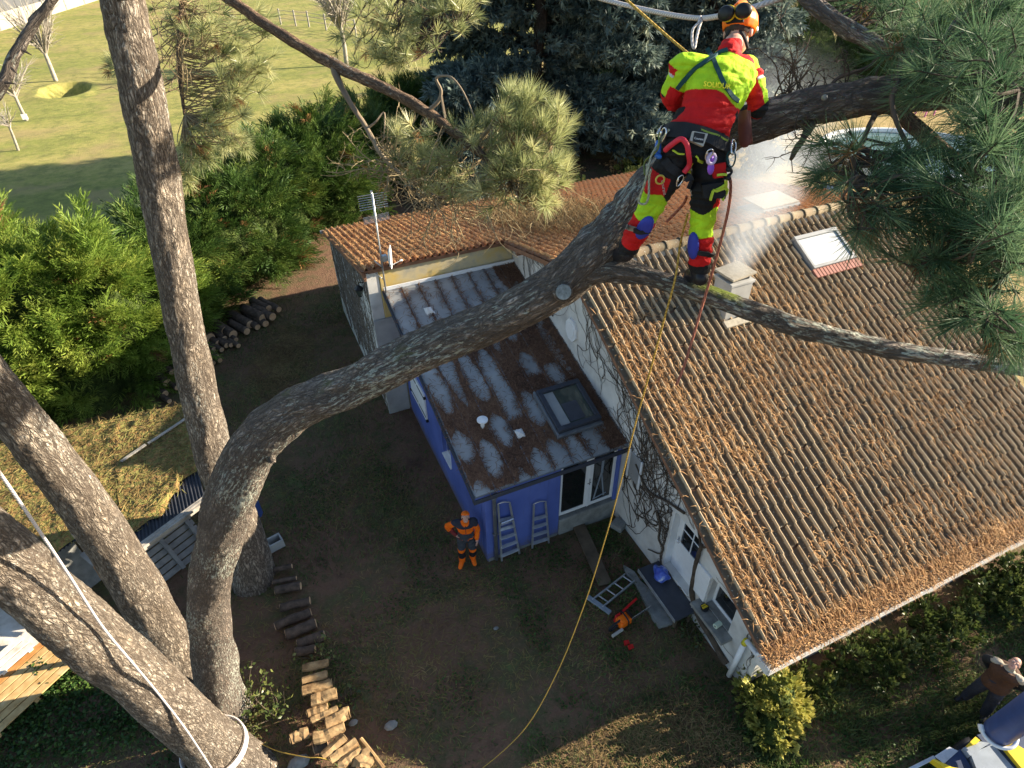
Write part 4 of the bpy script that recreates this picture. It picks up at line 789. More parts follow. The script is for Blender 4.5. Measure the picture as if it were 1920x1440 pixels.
npobj('corrugated_roof', V, np.array(F), M['corrug'], ts, smooth=True)
mb = MB()   # mat of debris with ragged front, in three bands separated by sheet edges
V = []; F = []; na_, nb_ = 110, 60
def matf(a_): return (.62-.16*a_+.35*(vnoise(a_*3.2, 3.3, 5)-.5)+(.3 if a_ < .45 else 0)) if a_ < 1.72 else 1.33+.15*(vnoise(a_*3.2, 3.3, 5)-.5)
for i in range(na_+1):
    a_ = L_*i/na_; f0 = max(.05, matf(a_))
    for j in range(nb_+1):
        b_ = f0+(bm_(a_)-f0)*j/nb_; e_ = min(1, j/3, (nb_-j)/2.0+.3); V.append(shp(a_, b_, .03+e_*(.03+.10*vnoise(a_*6, b_*6, 1)*vnoise(a_*1.3, b_*1.3, 2)+.03*vnoise(a_*22, b_*22, 8))))
for i in range(na_):
    for j in range(nb_): k = i*(nb_+1)+j; F.append([k, k+nb_+1, k+nb_+2, k+1])
npobj('debris_mat', V, np.array(F), M['moss_mat'], ts, smooth=True); MATV = np.array(V)
for b_, a0_, a1_ in ((2.75, -.02, .95), (2.72, 1.0, 1.6), (2.3, 3.6, 4.6)): mb = MB(); mb.beam(shp(a0_, b_, .16), shp(a1_, b_-.02, .14), .07, .03); mb.build('sheet_edge', M['fascia'], ts)
f0, f1 = shp(-.05, -.06, -.06), shp(1.62, -.06, -.06); mb = MB(); mb.beam(f0, f1, .05, .18, (0, 0, 1)); mb.obox((f0+f1)/2+A(0, 0, .05), [ed, np.cross(A(0, 0, 1), ed), A(0, 0, 1)], (.84, .085, .03)); mb.build('fascia_board', M['fascia'], ts)
for a_, b_ in ((.05, .1), (1.6, .1), (.05, bd_len-.2), (3.2, .1), (3.2, bd_len-.2), (5.2, bd_len-.2)):
    p = shp(a_, b_); mb = MB(); mb.box(p[0]-.05, p[0]+.05, p[1]-.05, p[1]+.05, -.1, p[2]-.03); mb.build('post', M['wood_dark'], ts)
def pallet(name, label, c, e, up, w, h, n, mat, mat2=None, lift=.06, group=None):
    e = unit(e); up = unit(up); nn = np.cross(e, up); t = thing(name, label, 'pallet', c, group); pit = h/n
    for k in range(n):
        mb = MB(); q = c+up*(pit*(k+.5)); mb.obox(q+nn*.03, [e, up, nn], (w/2, pit*(.41 if mat2 is None or k % 2 else .44), .012)); mb.build('board', mat2 if (mat2 and k == n-1) else mat, t)
    for s_ in (-.42, 0, .42):
        mb = MB(); mb.obox(c+e*s_*w+up*h/2-nn*.03, [e, up, nn], (.045, h/2, .045)); mb.build('bearer', mat, t)
    return t
eo = -np.cross(A(0, 0, 1), ed); eo = eo if eo@unit(-B0*A(1, 1, 0)) > 0 else -eo
c = PZ(345, 1066, .05); pallet('standing_pallet', 'grey blue weathered pallet leaning under the fascia of the low shelter', c+A(0, 0, .02), ed, unit(A(0, 0, 1)-eo*.75), 1.5, 1.25, 8, M['grey_wood'])
c = PZ(75, 1290, .12); e_ = unit((PZ(85, 1215)-PZ(0, 1290))*A(1, 1, 0)); u_ = np.cross(e_, A(0, 0, 1)); u_ = u_ if u_@(PZ(140, 1250)-PZ(85, 1215)) < 0 else -u_
pallet('flat_pallet', 'sunlit yellow pallet with one orange board lying beside the white slab', PZ(70, 1312, .14), e_, u_, 1.7, 1.05, 6, M['pallet'], M['pallet_orange'])
c = PZ(20, 1258, .12); pallet('flat_pallet', 'pale grey pallet on the white slab, half outside the left edge', PZ(10, 1262, .2), e_, u_, 1.2, .5, 3, M['slab'])
pl = [PZ(x, y, -.03) for x, y in ((-260, 1130), (-10, 1060), (60, 1140), (110, 1220), (70, 1262), (-60, 1330), (-300, 1380))]
mb = MB(); mb.extr(pl, (0, 0, .08)); tag(mb.build('white_slab', M['slab']), 'bright sunlit white slab strewn with twigs at the left edge', 'slab')
# leftover panels leaning left of the second trunk
t = thing('leaning_sheets', 'grey sheets and brown boards leaning under the roof between the two leaning trunks', 'sheets', PZ(195, 1095))
mb = MB(); a = PZ(150, 1075, .2); mb.obox(a+A(0, 0, .45), [ed, unit(A(0, 0, 1)-eo*.5), unit(eo+A(0, 0, .5))], (.25, .75, .015)); mb.build('grey_sheet', M['concrete'], t)
mb = MB(); mb.beam(PZ(172, 1048, 1.1), PZ(238, 1150, .1), .10, .04, eo); mb.beam(PZ(180, 1046, 1.2), PZ(246, 1140, .15), .12, .03, eo); mb.build('brown_board', M['pallet_orange'], t)
mb = MB(); mb.beam(PZ(155, 1036, 1.5), PZ(240, 1105, .9), .14, .03, eo); mb.build('pale_board', M['grey_wood'], t)
c = PZ(470, 950, .5); mb = MB(); mb.obox(c, [unit(A(1, -.5, 0)), unit(A(.5, 1, 0)), A(0, 0, 1)], (.2, .08, .3)); mb.torus(c+A(0, 0, .3), A(.3, 1, 0), .08, .015); tag(mb.build('barrow_tub', M['blue_paint']), 'small blue plastic container half hidden behind the bent pine trunk', 'container')
# ---------------------------------------------------------------- plant building blocks
def tuft(n, L, w, seed, a0=.25, a1=1.25, stem=.16):
    r = np.random.default_rng(seed); V = []; F = []
    for i in range(n):
        f = i/n; ph = r.uniform(0, 2*math.pi); th = a0+(a1-a0)*(1-f)*r.uniform(.6, 1.15)+r.normal(0, .08); l = L*r.uniform(.75, 1.1); z0 = stem*f
        d = A(math.sin(th)*math.cos(ph), math.sin(th)*math.sin(ph), math.cos(th)); s_ = unit(np.cross(d, r.normal(0, 1, 3)))*w/2; b = A(0, 0, z0); k = len(V)
        md = b+d*l*.55+A(0, 0, .0); tip = b+d*l+A(0, 0, -.02*l+r.normal(0, .04)*l)
        V += [b-s_, b+s_, md+s_*.9, md-s_*.9, tip]; F += [[k, k+1, k+2], [k, k+2, k+3], [k+3, k+2, k+4]]
    return np.array(V), np.array(F)
def spray(n, L, seed, droop=.25, w=.03, side=.5):
    """flat fan of scale leaves"""
    r = np.random.default_rng(seed); V = []; F = []
    def blade(a, d, l, ww, nrm):
        s_ = unit(np.cross(d, nrm))*ww/2; k = len(V); m = a+d*l*.5; t = a+d*l-nrm*l*droop*.6
        V.extend([a, m-s_, m+s_, t]); F.extend([[k, k+1, k+2], [k+1, k+3, k+2]])
    nz = A(0, 1, 0)
    for i in range(n):
        f = (i+.5)/n; c = A(0, -droop*L*f*f, L*f); sd = 1 if i % 2 else -1; th = side*r.uniform(.7, 1.3)
        d = unit(A(sd*math.sin(th), r.normal(0, .18), math.cos(th))); l = L*(.62-.4*f)*r.uniform(.8, 1.2); blade(c, d, l, w*r.uniform(.8, 1.3), unit(nz+r.normal(0, .35, 3)))
    blade(A(0, -droop*L*.5, L*.6), unit(A(0, -.35, 1)), L*.5, w, nz)
    return np.array(V), np.array(F)
def leafq(seed=0):
    V = A(-.0, 0, 0), A(.32, .06, .45), A(0, 0, 1), A(-.32, .06, .45); return np.array(V), np.array([[0, 1, 2], [0, 2, 3]])
T_N = [tuft(58, 1.0, .018, 1), tuft(46, 1.1, .018, 2, .12, .95, .45), tuft(64, .9, .017, 3, .3, 1.6, .35), tuft(34, 1.15, .019, 4, .1, 1.1, .2), tuft(50, .95, .018, 5, .35, 1.9, .5)]
T_NB = [tuft(46, 1.05, .030, 21), tuft(38, 1.15, .030, 22, .12, 1.0, .3), tuft(52, .95, .028, 23, .3, 1.5, .25)]
T_S = [spray(13, 1.0, s, .3, .045) for s in (6, 7, 8)]
T_C = [tuft(16, .7, .13, s, .35, 1.35, .8) for s in (9, 10, 12)]
T_L = leafq()
def multi(name, tms, pos, dirs, sc, mat, parent, rnd=None, roll=None):
    """one mesh from several leaf-cluster patterns"""
    N = len(pos); pick = rng.integers(0, len(tms), N); VV, FF, RR = [], [], []; base = 0; sc = np.broadcast_to(np.asarray(sc, float), (N,)); rn = rng.random(N) if rnd is None else np.asarray(rnd)
    for k, (TV, TF) in enumerate(tms):
        q = pick == k
        if not q.any(): continue
        z = unit(dirs[q]); h = np.tile(A(0, 0, 1), (q.sum(), 1)); h[np.abs(z[:, 2]) > .97] = A(1, 0, 0); x = unit(np.cross(h, z)); y = np.cross(z, x)
        r = rng.uniform(0, 2*math.pi, q.sum()) if roll is None else rng.normal(0, roll, q.sum()); c, s_ = np.cos(r)[:, None], np.sin(r)[:, None]; x, y = x*c+y*s_, y*c-x*s_
        V = pos[q][:, None, :]+sc[q][:, None, None]*(TV[None, :, 0:1]*x[:, None]+TV[None, :, 1:2]*y[:, None]+TV[None, :, 2:3]*z[:, None])
        VV.append(V.reshape(-1, 3)); FF.append((TF[None]+(np.arange(q.sum())*len(TV))[:, None, None]).reshape(-1, 3)+base); base += V.shape[0]*V.shape[1]; RR.append(np.repeat(rn[q], len(TV)))
    return npobj(name, np.concatenate(VV), np.concatenate(FF), mat, parent, attrs={'rnd': np.concatenate(RR)})
def limbpath(spec, n=8):
    P = smooth_path([PD(x, y, d) for x, y, d, w in spec], n); R = smooth_path([A(w*d/FPX/2, 0, 0) for x, y, d, w in spec], n)[:, 0]; return P, np.maximum(R, .004)
def limb(parent, name, spec, mat, n=8, k=10, lump=.12, seed=1):
    P, R = limbpath(spec, n); mb = MB()
    if k >= 24:
        P2, R2 = limbpath(spec, n*4); mb.tube(P2, R2, int(k*2.2), lump=lump, seed=seed, rough=.0055 if k >= 40 else .003)
    else: mb.tube(P, R, k, lump=lump, seed=seed)
    mb.build(name, mat, parent, True); return P
def crown(parent, attach, blobs, nmat, tmat, nl, tms, brown=0.0, updir=.6, tw=.007, dname='foliage', tname='twigs', out=1.0):
    """tufts in ellipsoids, each carried by its own twig from the nearest limb point"""
    att = np.concatenate(attach); pos = []
    for x, y, rx, ry, d, n, rd in blobs:
        v = rng.normal(0, 1, (n, 3)); v = unit(v)*rng.random((n, 1))**.45
        for q in v: pos.append(PD(x+q[0]*rx, y+q[1]*ry, d+q[2]*rd))
    pos = np.array(pos); D = np.linalg.norm(pos[:, None]-att[None], axis=2); j = D.argmin(1); a = att[j]
    dirs = unit(unit(pos-a)*out+A(0, 0, updir)+rng.normal(0, .42, pos.shape)); mb = MB()
    for p, q, d in zip(a, pos, dirs):
        l = np.linalg.norm(q-p); m = (p+q)/2+A(0, 0, -.10*l)+rng.normal(0, .07*l, 3)
        mb.tube(smooth_path([p, m, q-d*min(.12, l*.3), q+d*.08], 4), np.linspace(tw*1.3, tw*.55, 13), 4, cap=False)
    mb.build(tname, tmat, parent)
    nb = int(len(pos)*brown); s_ = nl*rng.uniform(.8, 1.15, len(pos)); idx = rng.permutation(len(pos))
    multi(dname, tms, pos[idx[nb:]], dirs[idx[nb:]], s_[idx[nb:]], nmat, parent)
    if nb: multi('dead_needles', tms, pos[idx[:nb]], unit(dirs[idx[:nb]]+A(0, 0, -.8)), s_[idx[:nb]]*.8, M['needle_brown'], parent)
    return pos
def curly(mb, p, d, L, r, depth=2, seed=0, curl=.5):
    """a bare curling dead twig"""
    rr = np.random.default_rng(seed); st = L/8; pts = [p]; d = unit(d); cv = rr.normal(0, curl, 3)
    for k in range(8):
        d = unit(d+cv*.28+rr.normal(0, .14, 3)+A(0, 0, .05)); p = p+d*st; pts.append(p)
        if depth and rr.random() < .42: curly(mb, p, unit(d+rr.normal(0, .8, 3)), L*.5*rr.uniform(.6, 1.1), r*.6, depth-1, int(rr.integers(1e6)), curl)
    mb.tube(pts, np.linspace(r, r*.35, 9), 4, cap=False)

# ---------------------------------------------------------------- the pines round the camera
def trunk_d(x, y, base, lean=0.0):
    r = ray(x, y); return np.linalg.norm(base[:2])/np.linalg.norm(r[:2])*(1+lean)
b1 = PZ(478, 1080); b2 = PZ(372, 1290); b3 = PZ(440, 1420); b4 = PZ(424, 1345)
# upright pine
t1 = thing('pine_tree', 'tall straight pine with a grey scaly trunk, rising behind the bent pine', 'tree', b1)
sp = [(482, 1112, 14.2, 80), (458, 1000, trunk_d(458, 1000, b1), 64), (400, 850, trunk_d(400, 850, b1, -.01), 66), (345, 600, trunk_d(345, 600, b1, -.02), 64), (297, 330, trunk_d(297, 330, b1, -.03), 72), (262, 150, trunk_d(262, 150, b1, -.04), 75), (226, -10, trunk_d(226, -10, b1, -.05), 74), (190, -180, trunk_d(190, -180, b1, -.06), 64), (150, -420, 9.6, 52)]
limb(t1, 'trunk', sp, M['bark'], 14, 40, .07, 3)
mb = MB(); kp = PD(303, 292, trunk_d(297, 330, b1, -.03)-.2); mb.ball(kp, (.11, .1, .17), n=14); mb.build('knot', M['bark'], t1, True)
dz = 8.9
L1 = limb(t1, 'limb', [(210, -120, 9.3, 40), (330, -70, 8.6, 26), (430, -2, 8.0, 20), (520, 60, 7.6, 20), (640, 128, 7.2, 22), (720, 165, 7.0, 21), (800, 210, 6.8, 21), (880, 270, 6.6, 17), (930, 312, 6.5, 12), (960, 345, 6.45, 7)], M['bark_orange'], 8, 10, .22, 5)
L1b = limb(t1, 'side_limb', [(626, 122, 7.25, 14), (634, 150, 7.2, 13), (655, 190, 7.1, 11), (690, 245, 7.05, 9), (715, 290, 7.0, 9), (745, 320, 6.95, 7), (790, 350, 6.9, 5), (850, 380, 6.9, 3)], M['deadwood'], 8, 8, .2, 6)
mb = MB(); mb.tube(smooth_path([PD(806, 205, 6.75), PD(822, 190, 6.7), PD(827, 170, 6.65), PD(818, 148, 6.6), PD(832, 142, 6.55), PD(850, 148, 6.5), (PD(870, 175, 6.45)), PD(890, 220, 6.4)], 6), np.linspace(.022, .006, 43), 6)
mb.build('dead_snag', M['deadwood'], t1); mb = MB(); mb.tube(smooth_path([PD(690, 240, 7.05), PD(705, 228, 7), PD(721, 212, 7), PD(720, 262, 6.98)], 5), np.linspace(.014, .008, 16), 5)
mb.build('dead_snag', M['deadwood'], t1); mb = MB(); mb.tube(smooth_path([PD(835, 222, 6.7), PD(830, 195, 6.68), PD(826, 170, 6.66)], 5), np.linspace(.018, .012, 11), 5); mb.build('dead_snag', M['deadwood'], t1)
mb = MB()   # bare dead twigs by the tile edge
for i in range(46):
    b = L1b[int(rng.integers(len(L1b)*.55, len(L1b)))]; curly(mb, b+rng.normal(0, .05, 3), unit(rng.normal(0, 1, 3)+A(0, 0, -.5)+.6*RT*rng.choice([-1, 1])), rng.uniform(.35, .85), .009, 2, i+3)
for i in range(70):
    p = PD(rng.uniform(760, 1060), rng.uniform(290, 400), 6.6+rng.normal(0, .25)); curly(mb, p, unit(rng.normal(0, 1, 3)+A(0, 0, -.9)), rng.uniform(.25, .6), .006, 1, i+300)
mb.build('dead_twigs', M['twig'], t1)
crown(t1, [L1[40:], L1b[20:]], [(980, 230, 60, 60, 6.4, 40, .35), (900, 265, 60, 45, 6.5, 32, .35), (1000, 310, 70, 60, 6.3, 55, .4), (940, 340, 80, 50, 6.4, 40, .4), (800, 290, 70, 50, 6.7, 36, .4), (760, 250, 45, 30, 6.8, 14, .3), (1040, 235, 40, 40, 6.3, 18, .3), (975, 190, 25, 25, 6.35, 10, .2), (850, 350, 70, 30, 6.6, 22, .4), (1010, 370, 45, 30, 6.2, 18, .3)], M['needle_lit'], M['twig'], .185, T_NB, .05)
L2 = limb(t1, 'hanging_limb', [(250, -140, 9.4, 30), (330, -100, 9.6, 18), (342, -30, 9.6, 13), (340, 40, 9.6, 12), (336, 110, 9.5, 10), (340, 165, 9.4, 8), (346, 215, 9.3, 5)], M['bark_orange'], 8, 8, .2, 8)
mb = MB()
for i in range(34):
    b = L2[int(rng.integers(14, len(L2)))]; curly(mb, b, unit(rng.normal(0, .6, 3)+RT*rng.uniform(-.4, 1.4)+A(0, 0, -.15)), rng.uniform(.5, 1.1), .011, 2, i+900, .4)
mb.build('bare_twigs', M['twig'], t1)
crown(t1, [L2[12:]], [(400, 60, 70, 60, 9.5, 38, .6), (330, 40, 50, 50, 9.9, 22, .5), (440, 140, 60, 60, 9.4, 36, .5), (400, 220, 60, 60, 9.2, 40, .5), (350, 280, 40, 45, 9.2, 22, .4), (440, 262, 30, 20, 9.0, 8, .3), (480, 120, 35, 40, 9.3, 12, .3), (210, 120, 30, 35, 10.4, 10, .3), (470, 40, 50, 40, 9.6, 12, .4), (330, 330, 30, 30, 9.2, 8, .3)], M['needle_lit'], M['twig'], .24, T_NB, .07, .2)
L3 = limb(t1, 'high_limb', [(280, -330, 9.3, 26), (420, -230, 9.0, 22), (560, -120, 8.8, 18), (690, -40, 8.6, 13), (780, 10, 8.5, 9), (850, 50, 8.4, 5)], M['bark_orange'], 8, 8, .2, 9)
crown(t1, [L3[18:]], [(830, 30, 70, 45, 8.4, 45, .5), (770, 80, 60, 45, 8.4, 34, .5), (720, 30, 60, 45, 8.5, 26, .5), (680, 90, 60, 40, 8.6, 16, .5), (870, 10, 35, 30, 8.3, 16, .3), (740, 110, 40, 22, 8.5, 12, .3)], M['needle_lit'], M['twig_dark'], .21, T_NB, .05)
crown(t1, [smooth_path([PD(150, -420, 9.6), PD(120, -650, 10), PD(80, -800, 10.5)], 8)], [(60, -600, 330, 120, 10, 60, 1.6), (200, -760, 300, 130, 10.5, 60, 1.6)], M['needle_green'], M['twig_dark'], .3, T_N, 0, dname='crown', tname='crown_twigs')
# second pine, leaning left
t2 = thing('pine_tree', 'left leaning pine with pale sunlit bark, between the straight pine and the roped pine', 'tree', b2)
sp = [(378, 1310, 12.0, 84), (336, 1235, trunk_d(340, 1235, b2), 80), (255, 1098, trunk_d(255, 1100, b2, -.03), 82), (146, 928, trunk_d(150, 930, b2, -.06), 82), (22, 772, trunk_d(30, 770, b2, -.09), 82), (-110, 605, trunk_d(-110, 600, b2, -.11), 84), (-330, 330, 5.6, 84), (-560, 0, 5.2, 90)]
limb(t2, 'trunk', sp, M['bark'], 14, 40, .06, 11)
L4 = limb(t2, 'bare_branch', [(-260, 420, 5.6, 60), (-120, 290, 5.2, 24), (0, 165, 5.0, 22), (25, 110, 4.95, 21), (60, 50, 4.9, 19), (102, -8, 4.85, 17), (150, -80, 4.8, 15), (230, -200, 4.8, 11)], M['bark_leader'], 8, 10, .35, 12)
mb = MB()
for x, y, dx, dy in ((88, 2, 12, 4), (45, 95, 14, 8), (10, 155, 18, 2), (22, 128, 10, 10), (70, 38, -12, -6)): mb.tube([PD(x, y, 4.9), PD(x+dx, y+dy, 4.85)], [.012, .004], 5)
mb.build('stubs', M['twig_dark'], t2)
crown(t2, [smooth_path([PD(-560, 0, 5.2), PD(-700, -250, 5.5)], 8)], [(-700, -100, 250, 200, 6, 70, 1.2)], M['needle_green'], M['twig_dark'], .22, T_N, 0)
# roped pine
t3 = thing('pine_tree', 'thickest leaning pine with ropes tied round its foot, in the lower left corner', 'tree', b3)
sp = [(470, 1490, 11.0, 150), (412, 1412, trunk_d(415, 1405, b3), 104), (322, 1326, trunk_d(330, 1310, b3, -.02), 98), (195, 1212, trunk_d(200, 1195, b3, -.05), 106), (85, 1120, trunk_d(90, 1110, b3, -.07), 114), (-30, 1018, trunk_d(-30, 1020, b3, -.09), 120), (-240, 850, trunk_d(-240, 860, b3, -.12), 128), (-620, 600, 4.2, 140), (-1100, 250, 3.9, 130)]
limb(t3, 'trunk', sp, M['bark'], 14, 44, .07, 15); ROPED_P, ROPED_R = limbpath(sp, 14)
crown(t3, [smooth_path([PD(-1100, 250, 3.9), PD(-1400, 0, 4.2)], 8)], [(-1500, -50, 260, 260, 4.6, 70, 1.2)], M['needle_green'], M['twig_dark'], .2, T_N, 0)
# the bent pine the climber stands in
t4 = thing('pine_tree', 'bent lichen covered pine arching across the picture under the climber', 'tree', b4)
sp = [(436, 1385, 11.9, 112), (422, 1330, 11.5, 84), (400, 1220, 10.2, 74), (392, 1130, 9.1, 70), (408, 1020, 7.9, 80), (438, 915, 6.95, 92), (478, 835, 6.45, 92), (545, 775, 6.1, 82), (650, 728, 5.75, 76), (800, 655, 5.35, 78), (930, 598, 5.05, 80), (1030, 545, 4.85, 86), (1110, 478, 4.68, 92), (1165, 420, 4.6, 84), (1225, 345, 4.52, 74), (1300, 285, 4.42, 70), (1400, 238, 4.3, 66), (1520, 202, 4.2, 66), (1650, 180, 4.12, 64), (1780, 172, 4.08, 56), (1900, 150, 4.1, 48), (2050, 130, 4.2, 36)]
P4 = limb(t4, 'trunk', sp, M['bark_leader'], 12, 40, .11, 21)
sp = [(1090, 512, 4.72, 60), (1150, 506, 4.62, 48), (1220, 520, 4.55, 38), (1310, 548, 4.5, 36), (1400, 580, 4.46, 40), (1500, 615, 4.42, 38), (1600, 640, 4.38, 36), (1700, 660, 4.35, 33), (1800, 674, 4.33, 30), (1900, 690, 4.3, 26), (2040, 715, 4.3, 18)]
P5 = limb(t4, 'side_limb', sp, M['bark_leader'], 10, 24, .16, 23)
c = PD(1056, 547, 4.62); n_ = unit(EYE-c+A(.2, 0, -.2)*2); mb = MB(); mb.tube([c-n_*.12, c-n_*.02, c+n_*.035], [.085, .075, .066], 16); mb.build('branch_stub', M['bark_leader'], t4, True)
mb = MB(); mb.tube([c+n_*.0352, c+n_*.044], [.058, .055], 16); mb.build('old_cut', surf('weathered_cut_wood', [(.3, (.13, .15, .15)), (.7, (.33, .36, .36))], 30, .9, .5), t4)
c = PD(508, 858, 6.3); mb = MB(); mb.tube([c, c+unit(PD(514, 868, 6.1)-c)*.12], [.05, .035], 10, lump=.4); mb.build('broken_stub', M['bark_leader'], t4, True)
mb = MB(); c = PD(1546, 183, 3.98); mb.ball(c, .02, n=8); mb.build('pruning_scar', M['concrete'], t4, True)
R1 = limb(t4, 'upper_branch', [(1480, -60, 4.6, 34), (1525, 8, 4.5, 32), (1590, 55, 4.4, 30), (1650, 85, 4.3, 29), (1700, 105, 4.25, 26), (1760, 130, 4.2, 20), (1850, 150, 4.1, 14)], M['bark_leader'], 8, 12, .2, 25)
R2 = limb(t4, 'lower_branch', [(1680, 205, 4.1, 26), (1740, 262, 3.9, 28), (1790, 300, 3.8, 26), (1840, 330, 3.75, 22), (1920, 360, 3.7, 18), (2000, 420, 3.7, 14)], M['bark_orange'], 8, 12, .2, 26)
R3 = limb(t4, 'pale_branch', [(1760, 95, 3.9, 14), (1790, 45, 3.8, 14), (1830, 15, 3.75, 13), (1880, 3, 3.7, 11), (1960, -10, 3.6, 8)], M['bark_leader'], 8, 8, .15, 27)
R4 = limb(t4, 'crossing_twig', [(1688, 100, 4.0, 9), (1685, 150, 3.7, 10), (1672, 185, 3.65, 9), (1680, 225, 3.6, 9), (1700, 270, 3.6, 8), (1730, 330, 3.5, 7), (1740, 380, 3.45, 5)], M['twig_dark'], 8, 6, .2, 28)
R5 = limb(t4, 'hanging_branch', [(1850, 210, 3.5, 20), (1870, 260, 3.4, 18), (1880, 330, 3.35, 14), (1890, 420, 3.3, 12), (1870, 520, 3.3, 9), (1840, 600, 3.4, 6)], M['bark_leader'], 8, 8, .2, 29)
R6 = limb(t4, 'bough', [(1640, 215, 4.05, 12), (1620, 260, 3.8, 9), (1600, 320, 3.6, 7), (1590, 380, 3.5, 5)], M['twig_dark'], 8, 6, .2, 30)
R7 = limb(t4, 'bough', [(1880, 395, 3.35, 12), (1830, 430, 3.35, 9), (1780, 470, 3.35, 7), (1720, 500, 3.4, 5)], M['twig_dark'], 8, 6, .2, 31)
R8 = limb(t4, 'bough', [(1750, 120, 4.0, 10), (1800, 100, 3.7, 9), (1860, 120, 3.4, 8), (1910, 170, 3.2, 6)], M['twig_dark'], 8, 6, .2, 32)
crown(t4, [R6, R2], [(1620, 330, 85, 70, 3.55, 24, .35), (1580, 285, 50, 50, 3.7, 9, .3), (1690, 300, 60, 60, 3.6, 14, .35), (1620, 400, 75, 40, 3.45, 20, .3), (1560, 320, 30, 25, 3.7, 6, .2), (1720, 380, 60, 40, 3.5, 12, .3)], M['needle_green'], M['twig_dark'], .19, T_N, .10, -.1)
crown(t4, [R1, R3, R8, P4[-60:]], [(1760, 50, 120, 60, 4.1, 34, .5), (1850, 90, 90, 90, 3.6, 36, .5), (1640, 20, 90, 40, 4.6, 22, .4), (1790, 150, 90, 60, 3.7, 24, .4), (1880, 190, 70, 70, 3.3, 26, .4), (1700, 130, 60, 40, 4.0, 8, .3), (1890, 20, 60, 40, 3.7, 14, .4), (1570, -10, 60, 40, 4.7, 10, .3)], M['needle_green'], M['twig_dark'], .20, T_N, .04, .3, dname='upper_foliage', tname='upper_twigs')
crown(t4, [R5, R7, R2[30:]], [(1860, 290, 70, 80, 3.4, 34, .4), (1800, 400, 90, 70, 3.4, 34, .4), (1880, 450, 60, 90, 3.2, 36, .4), (1770, 480, 80, 60, 3.4, 26, .35), (1860, 580, 75, 70, 3.4, 38, .4), (1790, 560, 70, 50, 3.5, 20, .3), (1900, 640, 45, 40, 3.4, 14, .3), (1720, 470, 50, 40, 3.5, 10, .25), (1900, 380, 40, 70, 3.2, 16, .3)], M['needle_green'], M['twig_dark'], .20, T_N, .07, -.05, dname='lower_foliage', tname='lower_twigs')
crown(t4, [R5, R8], [(2080, 300, 120, 300, 3.8, 60, .8), (2150, 0, 160, 200, 4.2, 40, .9)], M['needle_green'], M['twig_dark'], .2, T_N, 0, dname='outer_foliage', tname='outer_twigs')
mb = MB()   # dead twigs on top of and under the horizontal limb
for i in range(16): curly(mb, PD(rng.uniform(1450, 1530), rng.uniform(185, 205), 4.3), unit(A(0, 0, 1)+rng.normal(0, .7, 3)-RT*.3), rng.uniform(.2, .5), .007, 2, 4000+i, .6)
for i in range(9): curly(mb, PD(rng.uniform(1530, 1700), rng.uniform(150, 170), 4.2), unit(A(0, 0, 1)+rng.normal(0, .6, 3)), rng.uniform(.15, .35), .005, 1, 4100+i, .6)
mb.tube(smooth_path([PD(1552, 170, 4.2), PD(1570, 148, 4.2), PD(1600, 136, 4.2), PD(1630, 125, 4.2), PD(1648, 103, 4.2)], 5), np.linspace(.012, .016, 21), 6, lump=.3)
mb.tube(smooth_path([PD(1526, 225, 4.2), PD(1510, 255, 4.1), PD(1492, 280, 4.05), PD(1484, 298, 4.0)], 5), np.linspace(.03, .012, 16), 7, lump=.4); mb.tube([PD(1484, 298, 4.0), PD(1486, 322, 4.0)], .003, 4)
for i in range(12): curly(mb, PD(rng.uniform(1490, 1525), rng.uniform(228, 285), 4.1), unit(rng.normal(0, 1, 3)), rng.uniform(.12, .3), .004, 1, 4200+i, .6)
mb.build('dead_twigs', M['twig_dark'], t4)

# ---------------------------------------------------------------- cedars behind the house
def cedar(name, label, base, h, rad, trunk_r, nb, seed, z0=1.2, stub=None, per=16, core=True):
    r = np.random.default_rng(seed); t = thing(name, label, 'tree', base); mb = MB()
    tp = [base+A(0, 0, -.2)]+[base+A(r.normal(0, .12), r.normal(0, .12), z) for z in np.linspace(1.5, h, 7)]
    mb.tube(smooth_path(tp, 5), np.linspace(trunk_r*1.15, .08, 36), 14, lump=.12, seed=seed); mb.build('trunk', M['bark_cedar'], t, True)
    mb = MB(); pos, dirs = [], []
    for b in range(nb):
        f = (b+r.random())/nb; z = z0+(h-z0)*f; az = b*2.39996+r.normal(0, .3); tc_ = math.atan2(-base[1], -base[0]); dz_ = (az-tc_+math.pi) % (2*math.pi)-math.pi
        if z > 2.2 and abs(dz_) < .5: continue
        L = rad*(1-.42*f)*r.uniform(.72, 1.08); d = A(math.cos(az), math.sin(az), 0); sd = A(-d[1], d[0], 0)
        pts = [base+A(0, 0, z)+d*L*q+A(0, 0, L*(.16*q-.30*q*q*(1-f*.6)))+sd*r.normal(0, .05*L)*q for q in np.linspace(0, 1, 6)]
        P = smooth_path(pts, 3); mb.tube(P, np.linspace(.05+.05*(1-f)*trunk_r/.5, .012, len(P)), 6, cap=False)
        n = int(per*L)
        for q in range(n):
            u = r.random()**.6; i = min(int(u*(len(P)-1)), len(P)-2); p = P[i]+(P[i+1]-P[i])*r.random(); w = (.25+.30*L*(1-.55*u)*.6)*r.normal(0, .62); p = p+sd*w+A(0, 0, r.normal(0, .10)-.10*abs(w)); pos.append(p)
            dirs.append(unit(d*.7+sd*np.sign(w)*.55+A(0, 0, r.normal(-.12, .35))+r.normal(0, .25, 3)))
    mb.build('branches', M['bark_cedar'], t)
    pos = np.array(pos); dirs = np.array(dirs); multi('foliage', T_C, pos, dirs, r.uniform(.34, .66, len(pos)), M['cedar'], t)
    return t
cedar('cedar_tree', 'broad blue green cedar with a dark trunk, left of the climber behind the tiled roof', PZ(1008, 292), 11.5, 8.4, .5, 66, 41, .8, per=52)
